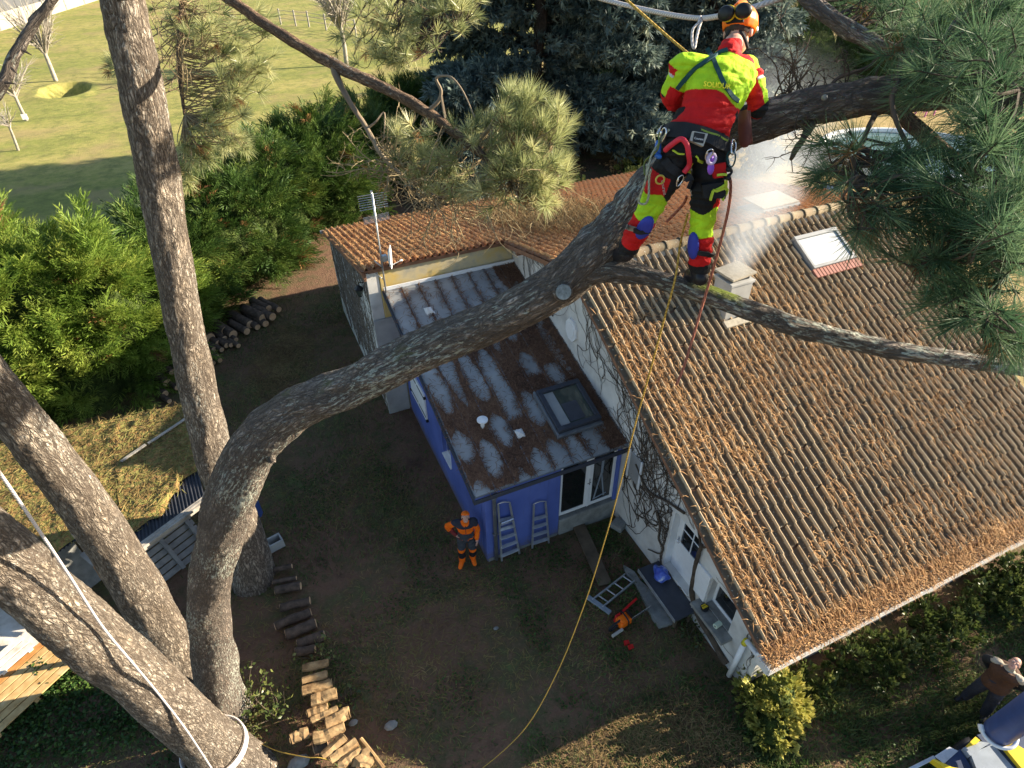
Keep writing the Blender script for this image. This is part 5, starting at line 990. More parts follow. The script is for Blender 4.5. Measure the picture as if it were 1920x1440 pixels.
cedar('cedar_tree', 'second blue cedar whose grey trunk shows right behind the climber helmet', PZ(1302, 262), 12.5, 6.0, .62, 70, 47, 1.0, per=44)
# fruit trees in the field
def bare_tree(label, base, h, spread, tr, n, seed, crown_dir=(0, 0, 1), pale='tree_pale', th=.4):
    r = np.random.default_rng(seed); t = thing('fruit_tree', label, 'tree', base, 'young bare trees in the field'); mb = MB()
    top = base+A(r.normal(0, .1), r.normal(0, .1), h*th); mb.tube(smooth_path([base+A(0, 0, -.1), (base+top)/2+A(r.normal(0, .05), 0, 0), top], 5), np.linspace(tr, tr*.7, 11), 8); mb.build('trunk', M[pale], t, True); mb = MB()
    for i in range(n):
        az = r.uniform(0, 2*math.pi); e = unit(A(math.cos(az)*spread, math.sin(az)*spread, 1)+np.array(crown_dir)*.2); l = h*(1-th)*r.uniform(.6, 1.05); s = top-A(0, 0, r.uniform(0, .12*h)); pts = [s+e*l*q+A(0, 0, .12*l*q*q)+r.normal(0, .03*l, 3)*q for q in np.linspace(0, 1, 5)]
        mb.tube(pts, np.linspace(tr*.34, tr*.08, 5), 4, cap=False)
        for k in range(5):
            a = pts[int(r.integers(1, 4))]; mb.tube([a, a+unit(e+r.normal(0, .5, 3))*l*.4], [tr*.14, tr*.05], 3, cap=False)
    mb.build('bare_branches', M[pale], t); return t
bare_tree('vase shaped pale fruit tree standing beside the pit in the field', PZ(105, 152), 6.2, .75, .17, 46, 1)
bare_tree('thin bare fruit tree with a white tag, just below the pit in the field', PZ(50, 226), 4.2, 1.3, .11, 26, 2, pale='tree_pale', th=.45)
bare_tree('leaning sapling nearest the hedge at the left edge of the field', PZ(34, 282), 3.2, 1.6, .08, 18, 3, (-1.5, 0, .4), th=.5)
bare_tree('bare pale tree by the white wire fence, left of the cedar', PZ(650, 122), 8.2, .9, .20, 60, 4, th=.42)
c = PZ(46, 219, .8); mb = MB(); mb.obox(c, np.eye(3), (.16, .02, .16)); tag(mb.build('tree_tag', M['white']), 'white tag on the thin fruit tree below the pit', 'tag')
# white wire fence in the field, each post its own
fp = [(527, 46), (555, 49), (580, 51), (612, 57), (640, 62), (668, 68)]
for i, (x, y) in enumerate(fp):
    b = PZ(x, y); mb = MB(); mb.tube([b+A(0, 0, -.1), b+A(0, 0, 1.5)], .09, 8); tag(mb.build('fence_post', M['panel']), 'pale post of the wire fence across the far field', 'post', 'posts of the far wire fence')
mb = MB()
for z in (.6, 1.0, 1.35): mb.tube([PZ(x, y)+A(0, 0, z) for x, y in fp], .022, 4)
tag(mb.build('fence_wire', M['panel']), 'white wires strung between the posts of the far field fence', 'fence wire')
# far precast wall and the grey building behind it
w0, w1 = PZ(-170, 112), PZ(190, -2); wd = unit(w1-w0); wl = np.linalg.norm(w1-w0); wnn = np.cross(wd, A(0, 0, 1))
fw_ = thing('boundary_wall', 'long white concrete panel wall at the far end of the field', 'wall', w0)
nseg = 8
for k in range(nseg):
    mb = MB(); a = w0+wd*wl*(k+.02)/nseg; b = w0+wd*wl*(k+.98)/nseg; mb.obox((a+b)/2+A(0, 0, .7), [wd, wnn, A(0, 0, 1)], (wl/nseg*.48, .08, .8)); mb.build('panel', M['panel'], fw_)
for k in range(nseg+1):
    mb = MB(); a = w0+wd*wl*k/nseg; mb.obox(a+A(0, 0, .75), [wd, wnn, A(0, 0, 1)], (.14, .14, .9)); mb.build('post', M['concrete'], fw_)
bd = thing('far_building', 'large pale grey clad building behind the far white wall', 'building', w0+A(-3, 9, 0)); off = A(-.9, .42, 0)*5
for k in range(10):
    mb = MB(); a = w0+off+wd*wl*(k+.01)/10; b = w0+off+wd*wl*(k+.99)/10; mb.obox((a+b)/2+A(0, 0, 5), [wd, wnn, A(0, 0, 1)], (wl/20*.985, .1, 5.2)); mb.build('cladding_panel', M['cladding'], bd)
mb = MB(); mb.obox(w0+off+wd*wl/2-wnn*np.sign(wnn@off)*-.15+A(0, 0, 5), [wd, wnn, A(0, 0, 1)], (wl/2, .04, 5.2)); mb.build('joint_backing', M['black'], bd)

# ---------------------------------------------------------------- hedges
def hedge(name, label, blobs, sc, mat, n_per, tms, seed, coremat='hedge_core', face=None, cat='hedge', group=None, brown=0.0, updir=.55, roll=.6, bough=4.5, shrink=.70):
    r = np.random.default_rng(seed); t = thing(name, label, cat, A(blobs[0][0], blobs[0][1], 0), group); pos, dirs, tone = [], [], []; mb = MB()
    for (x, y, R, h) in blobs:
        area = R*R*3+R*h*3; nb_ = int(bough*area); v = unit(r.normal(0, 1, (nb_, 3))); v[:, 2] = np.abs(v[:, 2])-.02
        dd = 1+.34*(vnoise(v[:, 0]*3.1+x, v[:, 2]*3.3+v[:, 1]*2+y, seed)-.5)+.18*(vnoise(v[:, 0]*8+x, v[:, 2]*8+v[:, 1]*6, seed+1)-.5); q = r.uniform(.82, 1.0, nb_)*dd
        p0 = np.stack([x+v[:, 0]*R*q, y+v[:, 1]*R*q, v[:, 2]*h*q], 1); nn0 = unit(np.stack([v[:, 0]/R, v[:, 1]/R, v[:, 2]/h], 1)); bd0 = unit(nn0+A(0, 0, updir)+r.normal(0, .3, nn0.shape))
        m = max(1, int(n_per/bough)); k_ = np.repeat(np.arange(nb_), m); f = r.random((nb_*m, 1)); bl = sc*r.uniform(.5, 1.35, (nb_, 1))[k_]
        p = p0[k_]+bd0[k_]*bl*(f*1.3-.55)+r.normal(0, sc*.30, (nb_*m, 3))*(1.15-f); nn = nn0[k_]; bdir = bd0[k_]+(p-p0[k_])/sc*.55; keep = (p[:, 2] > .02) & (r.random(nb_*m) < .97)
        for (x2, y2, R2, h2) in blobs:
            if (x2, y2) == (x, y): continue
            keep &= ((p[:, 0]-x2)/R2)**2+((p[:, 1]-y2)/R2)**2+(p[:, 2]/h2)**2 > .62
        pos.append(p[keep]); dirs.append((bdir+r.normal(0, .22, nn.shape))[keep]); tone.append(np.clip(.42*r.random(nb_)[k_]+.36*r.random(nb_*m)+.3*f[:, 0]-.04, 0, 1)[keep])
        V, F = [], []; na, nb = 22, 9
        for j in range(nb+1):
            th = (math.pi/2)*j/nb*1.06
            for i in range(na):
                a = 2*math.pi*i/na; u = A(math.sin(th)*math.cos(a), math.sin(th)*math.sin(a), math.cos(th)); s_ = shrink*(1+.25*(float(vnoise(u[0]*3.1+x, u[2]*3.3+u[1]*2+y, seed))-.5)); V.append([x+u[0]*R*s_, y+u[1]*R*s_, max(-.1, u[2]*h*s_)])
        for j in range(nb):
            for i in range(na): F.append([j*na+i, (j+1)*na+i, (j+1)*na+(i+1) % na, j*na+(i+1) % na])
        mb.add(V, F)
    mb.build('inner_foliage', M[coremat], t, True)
    pos = np.concatenate(pos); dirs = np.concatenate(dirs); s_ = sc*r.uniform(.65, 1.25, len(pos))
    tone = np.concatenate(tone); dead = np.zeros(len(pos), bool)
    if brown: dead = vnoise(pos[:, 0]*1.9+pos[:, 2]*1.3, pos[:, 1]*1.9-pos[:, 2], seed+7) < brown
    multi('foliage', tms, pos[~dead], dirs[~dead], s_[~dead], mat, t, rnd=tone[~dead], roll=roll)
    if dead.any(): multi('brown_foliage', tms, pos[dead], dirs[dead], s_[dead]*.9, M['needle_brown'], t, roll=roll)
    return t
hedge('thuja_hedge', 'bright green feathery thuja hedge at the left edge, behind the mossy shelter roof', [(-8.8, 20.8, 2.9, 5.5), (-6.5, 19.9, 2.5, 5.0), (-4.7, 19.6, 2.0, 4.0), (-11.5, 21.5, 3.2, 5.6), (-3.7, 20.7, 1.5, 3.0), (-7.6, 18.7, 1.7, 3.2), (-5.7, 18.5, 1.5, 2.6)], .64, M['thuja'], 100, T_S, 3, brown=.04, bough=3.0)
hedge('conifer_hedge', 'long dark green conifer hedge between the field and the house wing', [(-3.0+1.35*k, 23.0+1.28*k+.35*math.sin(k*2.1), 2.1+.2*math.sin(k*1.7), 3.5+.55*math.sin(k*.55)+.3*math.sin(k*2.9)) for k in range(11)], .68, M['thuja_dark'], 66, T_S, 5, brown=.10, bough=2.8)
hedge('corner_shrub', 'yellow variegated shrub under the gutter corner of the house', [(6.5, 3.0, .62, .95), (6.15, 2.65, .42, .6)], .10, M['shrub'], 1000, [T_L], 7, cat='shrub', roll=None, bough=60)
rs = np.random.default_rng(77); wb = [(rs.uniform(8.2, 13.8), rs.uniform(2.3, 3.25), rs.uniform(.14, .36), rs.uniform(.18, .6)) for k in range(46)]+[(rs.uniform(7.0, 8.6), rs.uniform(2.7, 3.25), rs.uniform(.15, .3), rs.uniform(.15, .32)) for k in range(10)]
hedge('wall_shrubs', 'loose straggling leafy shrubs along the front wall under the gutter', wb, .10, M['shrub_dark'], 430, [T_L], 9, cat='shrub', roll=None, bough=45, shrink=.35)
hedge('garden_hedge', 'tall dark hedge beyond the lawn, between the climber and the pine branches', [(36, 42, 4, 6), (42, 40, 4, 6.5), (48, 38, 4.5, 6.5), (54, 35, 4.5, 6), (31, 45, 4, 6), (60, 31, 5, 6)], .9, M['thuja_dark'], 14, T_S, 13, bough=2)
hedge('added_shade_hedge', 'unseen hedge added right of the house front to shade the grass', [(15.4, .8, 1.1, 2.5), (15.6, -.6, 1.2, 2.6), (15.8, -2.4, 1.4, 3.2)], .5, M['thuja_dark'], 30, T_S, 17, bough=3)  # added out of view to cast shade on the ground before the house
hedge('back_garden_shrubs', 'low yellowish shrubs behind the rear gutter of the tiled roof', [(16.4, 24.6, .9, .7), (18.2, 25.3, 1.0, .8), (20.2, 25.6, 1.1, .9), (15.2, 26.2, .8, .6), (22.0, 26.4, 1.0, .8), (19.2, 27.2, .9, .6)], .16, M['shrub'], 160, [T_L], 19, cat='shrub', roll=None, bough=20)
# ---------------------------------------------------------------- pool and toys on the lawn
pa, pb, pc = PZ(1515, 290), PZ(1690, 258), PZ(1860, 350); pool = thing('swimming_pool', 'oval above ground pool with a pale rim and glinting water, seen through pine branches', 'pool', PZ(1690, 310))
cpool = PZ(1720, 303); e1_ = unit((PZ(1880, 330)-PZ(1515, 290))*A(1, 1, 0)); e2_ = np.cross(A(0, 0, 1), e1_); ra = np.linalg.norm((PZ(1900, 335)-PZ(1515, 290))[:2])/2*1.0; rb = 3.6; t = np.linspace(0, 2*math.pi, 73)
ring = lambda k, z: cpool+np.cos(t)[:, None]*e1_*ra*k+np.sin(t)[:, None]*e2_*rb*k+A(0, 0, z)
mb = MB(); mb.tube(ring(1, .5), .16, 8, cap=False); mb.build('rim', M['white'], pool, True)
mb = MB(); mb.tube(ring(.985, .36), .06, 6, cap=False); mb.build('blue_liner', M['bluedev'], pool, True)
mb = MB(); q = ring(1.0, .45)[:-1]; q0 = ring(1.0, -.1)[:-1]; n = len(q); mb.add(np.concatenate([q0, q]), [[i, (i+1) % n, n+(i+1) % n, n+i] for i in range(n)]); mb.build('pool_wall', M['white'], pool)
mb = MB(); mb.add(ring(.98, .42)[:-1], [list(range(72))]); mb.build('water', M['water'], pool)
c = PZ(1733, 215); mb = MB(); mb.box(c[0]-.45, c[0]+.45, c[1]-.4, c[1]+.4, .4, .48); mb.box(c[0]-.45, c[0]+.45, c[1]+.34, c[1]+.42, .482, 1.2)
for sx in (-.4, .4):
    for sy in (-.35, .35): mb.box(c[0]+sx-.04, c[0]+sx+.04, c[1]+sy-.04, c[1]+sy+.04, 0, .399)
tag(mb.build('garden_chair', M['pink']), 'small pink seat on the lawn beyond the pool', 'seat')
c = PZ(1545, 358, .3); mb = MB(); mb.ball(A(c[0], c[1], .2), (.9, .6, .35), n=12); o = mb.build('tarpaulin', M['navy_paint'], None, True); tag(o, 'dark blue covered heap on the lawn just past the far tiled roof edge', 'covered heap')

# ---------------------------------------------------------------- litter, grass and small plants
def litter(name, label, n, xr, yr, zfun, dens, L, w, mat, lift=.02, parent=None, seed=1, up=.12):
    r = np.random.default_rng(seed); P = np.zeros((0, 3))
    x = r.uniform(*xr, n*3); y = r.uniform(*yr, n*3); k = r.random(n*3) < dens(x, y); x, y = x[k][:n], y[k][:n]; z = zfun(x, y)
    m = len(x); a = r.uniform(0, 2*math.pi, m); l = L*r.uniform(.6, 1.25, m); d = np.stack([np.cos(a), np.sin(a), r.normal(0, up, m)], 1); x1 = x+d[:, 0]*l; y1 = y+d[:, 1]*l
    p0 = np.stack([x, y, z+lift*r.uniform(.2, 1, m)], 1); p2 = np.stack([x1, y1, zfun(x1, y1)+lift*r.uniform(.2, 1.4, m)], 1); s_ = np.stack([-d[:, 1], d[:, 0], np.zeros(m)], 1)*w/2
    p1 = (p0+p2)/2+s_*r.normal(0, 3.5, m)[:, None]+A(0, 0, 1)*(np.maximum(0, zfun((x+x1)/2, (y+y1)/2)-(p0+p2)[:, 2]/2)+lift*.6)[:, None]
    V = np.stack([p0-s_*.5, p0+s_*.5, p1-s_, p1+s_, p2], 1).reshape(-1, 3); b = (np.arange(m)*5)[:, None]
    F = np.concatenate([b+A(0, 1, 3).astype(int), b+A(0, 3, 2).astype(int), b+A(2, 3, 4).astype(int)]); o = npobj(name, V, F, mat, parent, attrs={'rnd': np.repeat(r.random(m), 5)})
    o['kind'] = 'stuff'
    if parent is None: o['label'] = label; o['category'] = 'pine needles'
    return o
ncf = int(round((XR-XV)/PCOL)); pf_ = (XR-XV)/ncf; ncw = int(round((XR-XA)/PCOL)); pw_ = (XR-XA)/ncw
ztile = lambda x, y: zf(y)+tile_height((x-XV)/pf_)*AMP+.02
zrear = lambda x, y: zb(y)+tile_height((x-XA)/pw_)*AMP+.02
pan = lambda x: .03+.97*(tile_height((x-XV)/pf_) < .35)
def dfront(x, y):
    v = vnoise(x*.8, y*.8, 21)*.45+vnoise(x*3.4, y*1.7, 22)*.55; g_ = np.clip(1.15-(x-XV)/7.5, .12, 1)*np.clip(.35+(9.6-y)/5.0, .3, 1)
    return np.clip((v-.36)*2.6, 0, 1)*g_*pan(x)
litter('fallen_needles', 'orange pine needles lying in the channels of the front roof tiles', 17000, (XV+.1, XR-.1), (Y0+.45, YR-.35), ztile, dfront, .19, .013, M['litter'], .05, seed=2)
litter('gutter_needles', 'thick brown needles filling the front gutter and lowest tiles', 9000, (XV+.05, XR-.05), (Y0+.03, Y0+.62), lambda x, y: np.maximum(np.where(y > Y0+.28, zf(y)+.06, ZE-.03+.1*np.clip((y-Y0)/.25, 0, 1)), 0), lambda x, y: np.clip(1.15-(y-Y0)*2.6-.3*vnoise(x*1.7, y, 3), 0, 1), .17, .012, M['litter'], .07, seed=3)
litter('wing_needles', 'dense orange needles covering the tiles of the rear wing', 17000, (XA+.05, 9.8), (YR+.6, YB-.05), zrear, lambda x, y: np.where((x < XV+.1) & (y < YA+.05), 0, np.clip((vnoise(x*1.3, y*1.3, 31)*.5+.45)*np.clip((10.8-x)/4.2, 0, 1), 0, 1)*(.10+.9*(tile_height((x-XA)/pw_) < .45))), .17, .013, M['litter'], .035, seed=4)
TF_ = MATV[rng.integers(0, len(MATV), 9000)]+rng.normal(0, .03, (9000, 3))*A(1, 1, .3)+A(0, 0, .012)
a_ = rng.uniform(0, 6.283, 9000); d_ = np.stack([np.cos(a_), np.sin(a_), rng.normal(.05, .2, 9000)], 1); multi('mat_needles', [(A([-.035, 0, 0], [.035, 0, 0], [.03, .05, .5], [-.03, .05, .5], [0, 0, 1]).reshape(5, 3), np.array([[0, 1, 2], [0, 2, 3], [3, 2, 4]]))], TF_, d_, .17*rng.uniform(.6, 1.3, 9000), M['litter_mat'], ts)['kind'] = 'stuff'
litter('debris_twigs', 'dry pale twigs piled on the wing roof under the pine limb', 3600, (6.4, 10.2), (12.6, 18.6), zrear, lambda x, y: np.clip(1-((x-8.0)/2.1)**2-((y-15.4)/3.2)**2, 0, 1), .42, .013, M['straw'], .22, seed=5, up=.3)
nse = 8; sw_ = (rx1-rx0)/nse
def dzinc(x, y):
    f = np.mod((x-rx0)/sw_, 1); k = np.floor((x-rx0)/sw_); ph = hash2(k.astype(np.int64), np.zeros(len(k), np.int64), 9); yy = (y-ry0)*1.3+ph*5
    fx = f-.5+.22*(vnoise(k*7.7+.3, y*1.6, 14)-.5); bare = (np.abs(fx)+.08*(vnoise(x*9, y*9, 15)-.5) < .44*np.sqrt(np.clip(.50+.75*np.sin(yy*2.4+np.sin(yy*1.1+k)*1.6), 0, 1)))*(vnoise(k*3.3, y*1.1, 12) > .20); top = (y > 11.9+.25*np.sin(x*3))*(np.abs(f-.5) < .44)*(x < 5.6); heap = np.clip((x-5.7)*1.6, 0, 1)
    return np.clip(np.where(bare | (top > 0), .03, .95)+heap, 0, 1)*np.where((x > 4.85) & (x < 5.95) & (y > 8.6) & (y < 9.8), 0, 1)
litter('roof_needles', 'brown needles, darkened for the shade, in drifts on the zinc roof', 13000, (rx0+.02, rx1-.03), (ry0+.02, ry1-.05), lambda x, y: ze(y)+.004+0*x, dzinc, .17, .0125, M['litter_dark'], .035, seed=6)
gxs = np.linspace(rx0+.02, rx1-.02, 300); gys = np.linspace(ry0+.02, ry1-.05, 420); QX, QY = np.meshgrid(gxs, gys, indexing='ij')
qd = dzinc(QX.ravel(), QY.ravel()).reshape(QX.shape); qd = (qd+np.roll(qd, 1, 0)+np.roll(qd, -1, 0)+np.roll(qd, 1, 1)+np.roll(qd, -1, 1))/5
QZ = ze(QY)+.003+.028*np.clip(qd-.45, 0, .5)*2*(.4+.9*vnoise(QX*7, QY*7, 3)); q_ = np.arange(300*420).reshape(300, 420); cell = (qd[:-1, :-1]+qd[1:, 1:])/2+.25*(vnoise(QX*16, QY*16, 4)[:-1, :-1]-.5) > .5; a_, b_, c_, d_ = q_[:-1, :-1][cell], q_[1:, :-1][cell], q_[1:, 1:][cell], q_[:-1, 1:][cell]
dr = npobj('needle_drifts', np.stack([QX, QY, QZ], -1).reshape(-1, 3), np.stack([a_, b_, c_, d_], -1), M['drift'], None, smooth=True); dr['kind'] = 'stuff'; dr['label'] = 'packed brown needle drifts between the seams of the zinc roof'; dr['category'] = 'pine needles'
zg = lambda x, y: ground_z(x, y)
yard = lambda x, y: ((x < EX0-.1) | (x > XR) | (y < EY0-.1) | ((x > XW) & (y < 3.3)))*1.0*((x < XW-.1) | (y < 3.3))
litter('yard_needles', 'brown needles and dry bits scattered over the shaded yard', 40000, (-7, 14), (.2, 22), zg, lambda x, y: yard(x, y)*np.clip(vnoise(x*.9, y*.9, 41)*1.5-.25, 0, 1), .15, .011, M['litter_mat'], .03, seed=7)
litter('dry_grass', 'straw coloured dry grass on the sunlit strip at the bottom edge', 7500, (-1, 5.6), (1.4, 4.0), zg, lambda x, y: np.clip(vnoise(x*1.2, y*1.2, 43)*1.3-.2, 0, 1), .19, .012, M['straw'], .05, seed=8, up=.3)

litter('sawdust_grass', 'pale dry clippings on the ground beside the hedge log pile', 5000, (-2.2, 2.2), (16, 20.5), zg, lambda x, y: np.clip(1-((x+.2-.25*(y-18))/1.1)**2-((y-18)/2.1)**2, 0, 1), .22, .014, M['straw'], .04, seed=9)
def blades(name, label, n, xr, yr, dens, h, w, mat, seed, cat='grass'):
    r = np.random.default_rng(seed); x = r.uniform(*xr, n*3); y = r.uniform(*yr, n*3); k = r.random(n*3) < dens(x, y); x, y = x[k][:n], y[k][:n]; m = len(x)
    a = r.uniform(0, 2*math.pi, m); b = np.stack([x, y, zg(x, y)-.01], 1); hh = h*r.uniform(.5, 1.3, m); d = np.stack([np.cos(a)*.9, np.sin(a)*.9, np.ones(m)], 1)*hh[:, None]; s_ = np.stack([-np.sin(a), np.cos(a), 0*a], 1)*w/2
    V = np.stack([b-s_, b+s_, b+d*.55+s_*.8+A(0, 0, .1)*hh[:, None], b+d], 1).reshape(-1, 3); q = (np.arange(m)*4)[:, None]; F = np.concatenate([q+np.array([0, 1, 2]), q+np.array([0, 2, 3])])
    o = npobj(name, V, F, mat, None, attrs={'rnd': np.repeat(r.random(m), 4)}); o['kind'] = 'stuff'; o['label'] = label; o['category'] = cat; return o
blades('yard_grass', 'short dark green grass growing in patches over the shaded yard', 48000, (-7, 14), (.0, 22), lambda x, y: yard(x, y)*np.clip(vnoise(x*.8, y*.8, 51)*1.9-.62, 0, 1), .09, .018, M['grassblade'], 61)
blades('front_grass', 'thin green grass below the house front near the brown vest man', 22000, (5.5, 13.5), (-.8, 3.0), lambda x, y: np.clip(vnoise(x*.9, y*.9, 53)*1.6-.25, 0, 1), .12, .018, M['grassblade'], 62)
def cover(name, label, n, xr, yr, dens, s, mat, seed, hmax=.18, cat='ground cover'):
    r = np.random.default_rng(seed); x = r.uniform(*xr, n*3); y = r.uniform(*yr, n*3); k = r.random(n*3) < dens(x, y); x, y = x[k][:n], y[k][:n]; m = len(x); p = np.stack([x, y, zg(x, y)+r.uniform(.01, hmax, m)*vnoise(x*2, y*2, 5)], 1)
    o = scatter(name, T_L, p, unit(r.normal(0, 1, (m, 3))*A(1, 1, .4)+A(0, 0, .25)), s*r.uniform(.6, 1.4, m), mat); o['kind'] = 'stuff'; o['label'] = label; o['category'] = cat; return o
cover('ground_ivy', 'bright green leafy ground cover left of the roped pine', 22000, (-9, -2.6), (4.6, 9.6), lambda x, y: np.clip(vnoise(x*.9, y*.9, 71)*1.9-.25, 0, 1)*(1-((x+6.4) < -.0)*(y > 8.6)), .075, M['groundleaf'], 72, .3)
cover('ground_ivy', 'sparse dark leafy ground cover in the yard beside the plank', 3500, (2.9, 6.1), (4.5, 8.0), lambda x, y: np.clip(vnoise(x*1.6, y*1.6, 73)*1.9-.7, 0, 1), .05, M['groundleaf'], 74, .12)
cover('ground_ivy', 'scattered green weeds in the shaded grass below the gutter', 9000, (5.6, 14), (-1, 2.9), lambda x, y: np.clip(vnoise(x*1.5, y*1.5, 77)*1.9-.6, 0, 1), .06, M['groundleaf'], 78, .1)
cover('moss_patches', 'small leafy green weeds dotted over the shaded yard', 12000, (-2, 6), (4, 13), lambda x, y: yard(x, y)*np.clip(vnoise(x*1.4, y*1.4, 79)*2.2-1.0, 0, 1), .045, M['groundleaf'], 80, .06)
cover('leaf_litter', 'fallen brown leaves under the garden shrubs beyond the rear gutter', 9000, (12, 24), (21, 29), lambda x, y: np.clip(vnoise(x*.9, y*.9, 75)*1.8-.4, 0, 1), .16, M['litter'], 76, .1, 'leaf litter')
blades('strip_grass', 'short green grass among the dry grass of the sunlit strip', 9000, (-1, 7), (1.2, 4.2), lambda x, y: np.clip(vnoise(x*1.3, y*1.3, 57)*1.7-.45, 0, 1), .10, .016, M['groundleaf'], 63)
def sapling(label, px, py, h, n, seed):
    b = PZ(px, py); r = np.random.default_rng(seed); t = thing('sapling', label, 'plant', b, 'leafy shoots beside the trunks'); mb = MB(); pos = []
    for i in range(7):
        e = unit(r.normal(0, .75, 3)*A(1, 1, 0)+A(0, 0, 1)); q = smooth_path([b, b+e*h*.5+r.normal(0, .05, 3), b+e*h*r.uniform(.8, 1.1)], 5); mb.tube(q, np.linspace(.012, .004, 11), 4, cap=False); pos += [q[int(r.integers(3, 11))]+r.normal(0, .08, 3) for k in range(n//7)]
    mb.build('stem', M['twig_dark'], t); pos = np.array(pos); scatter('leaves', T_L, pos, unit(r.normal(0, 1, pos.shape)+A(0, 0, .3)), .085*r.uniform(.7, 1.3, len(pos)), M['shrub_dark'], t)
sapling('leafy shoot right of the bent pine foot', 478, 1330, .9, 160, 1); sapling('spreading leafy shoot between the bent pine and the log row', 520, 1345, .8, 150, 2); sapling('small leafy shoot on top of the firewood row', 596, 1245, .5, 90, 3); sapling('low leafy tuft right of the sunlit logs', 655, 1318, .35, 60, 4)
sapling('small green plant at the foot of the gable by the concrete strip', 1292, 1195, .35, 80, 5)
# ---------------------------------------------------------------- people
class Flesh:
    """closed pieces fused into one continuous skin (voxel remesh), then smoothed"""
    def __init__(s): s.mb = MB()
    def limb(s, pts, rad, n=14, k=4):
        P = smooth_path(pts, k); R = smooth_path([A(r, 0, 0) for r in rad], k)[:, 0] if len(rad) > 2 else np.linspace(rad[0], rad[-1], len(P)); a = unit(P[1]-P[0]); b = unit(P[-1]-P[-2])
        P = np.concatenate([[P[0]-a*R[0]*.85, P[0]-a*R[0]*.55], P, [P[-1]+b*R[-1]*.55, P[-1]+b*R[-1]*.85]]); R = np.concatenate([[R[0]*.35, R[0]*.8], R, [R[-1]*.8, R[-1]*.35]]); s.mb.tube(P, R, n); return s
    def loft(s, rings, n=24):
        V = []; t = np.arange(n)*2*math.pi/n; V = [np.asarray(c)+np.cos(t)[:, None]*np.asarray(x)+(np.sign(np.sin(t))*np.abs(np.sin(t))**.85)[:, None]*np.asarray(y) for c, x, y in rings]; m = len(rings); k = np.arange(n)[None]; a = np.arange(m-1)[:, None]*n
        b = s.mb.n; s.mb.add(np.concatenate(V), np.stack([a+k, a+(k+1) % n, a+n+(k+1) % n, a+n+k], -1).reshape(-1, 4)); s.mb.more([list(range(n))[::-1]], b); s.mb.more([[(m-1)*n+i for i in range(n)]], b); return s
    def ball(s, c, r, ax=None): s.mb.ball(c, r, n=16, ax=ax); return s
    def build(s, name, mat, parent, vox=.008, smooth=4, color=None, disp=None):
        tmp = s.mb.build('tmp', M['white']); bpy.context.view_layer.update()
        m = tmp.modifiers.new('r', 'REMESH'); m.mode = 'VOXEL'; m.voxel_size = vox; m2 = tmp.modifiers.new('s', 'SMOOTH'); m2.iterations = smooth; m2.factor = .5
        ev = tmp.evaluated_get(bpy.context.evaluated_depsgraph_get()); me = bpy.data.meshes.new_from_object(ev); n = len(me.vertices); co = np.empty(n*3, np.float32); me.vertices.foreach_get('co', co); co = co.reshape(-1, 3).astype(float)
        bpy.data.objects.remove(tmp); nr = np.empty(n*3, np.float32); me.vertices.foreach_get('normal', nr)
        if disp is not None: co = co+nr.reshape(-1, 3)*disp(co)[:, None]
        c = color(co) if color is not None else None
        loc = co-wloc(parent); me.vertices.foreach_set('co', loc.astype(np.float32).ravel())
        if c is not None:
            ca = me.color_attributes.new('Col', 'FLOAT_COLOR', 'POINT'); ca.data.foreach_set('color', np.concatenate([c, np.ones((n, 1))], 1).astype(np.float32).ravel())
        me.polygons.foreach_set('use_smooth', np.ones(len(me.polygons), bool)); me.materials.clear(); me.update(); return link_mesh(name, me, mat, parent)
def segparam(p, a, b):
    d = b-a; t = ((p-a)@d)/(d@d); q = a+np.clip(t, 0, 1)[:, None]*d; return t, np.linalg.norm(p-q, axis=1)
def pick(p, segs):
    """nearest bone and position along it"""
    T = np.stack([segparam(p, a, b)[0] for a, b in segs]); D = np.stack([segparam(p, a, b)[1]/w for (a, b), w in zip(segs, [1]*len(segs))]); i = D.argmin(0); return i, T[i, np.arange(len(p))]
YEL, RED, BLK, WHT = A(.48, .80, .025), A(.60, .012, .014), A(.014, .015, .018), A(.62, .64, .66)
ORA, NAV, GRY = A(.95, .17, .006), A(.035, .04, .06), A(.05, .058, .072)
def hand(fl, wr, dirn, palm, thumb, s=1.0, curl=.5, spread=1.0):
    """palm and five unequal, bent fingers"""
    d = unit(dirn); n = unit(palm-d*np.dot(palm, d)); sd = np.cross(d, n); sd = sd*(1 if np.dot(sd, thumb) > 0 else -1)
    fl.limb([wr, wr+d*.045*s], [.027*s, .033*s]); 
    for k in (-1, 0, 1): fl.limb([wr+d*.02*s+sd*.018*k*s, wr+d*.088*s+sd*.022*k*s], [.017*s, .016*s], 8)
    for k, (o, l) in enumerate(((.031, .072), (.011, .082), (-.010, .076), (-.030, .060))):
        b = wr+d*.088*s+sd*o*s; d1 = unit(d+n*curl*.5+sd*o*3*spread); p1 = b+d1*l*.45*s; d2 = unit(d+n*curl*1.5); p2 = p1+d2*l*.32*s; d3 = unit(d*.6+n*curl*2.4); fl.limb([b-d*.01, p1, p2, p2+d3*l*.25*s], [.0095*s, .009*s, .0085*s, .007*s], 8, 3)
    b = wr+d*.028*s+sd*.03*s; d1 = unit(d*.6+sd*.8+n*.3); p1 = b+d1*.042*s; fl.limb([b, p1, p1+unit(d+sd*.25+n*.5*curl)*.034*s], [.013*s, .0105*s, .008*s], 8, 3)
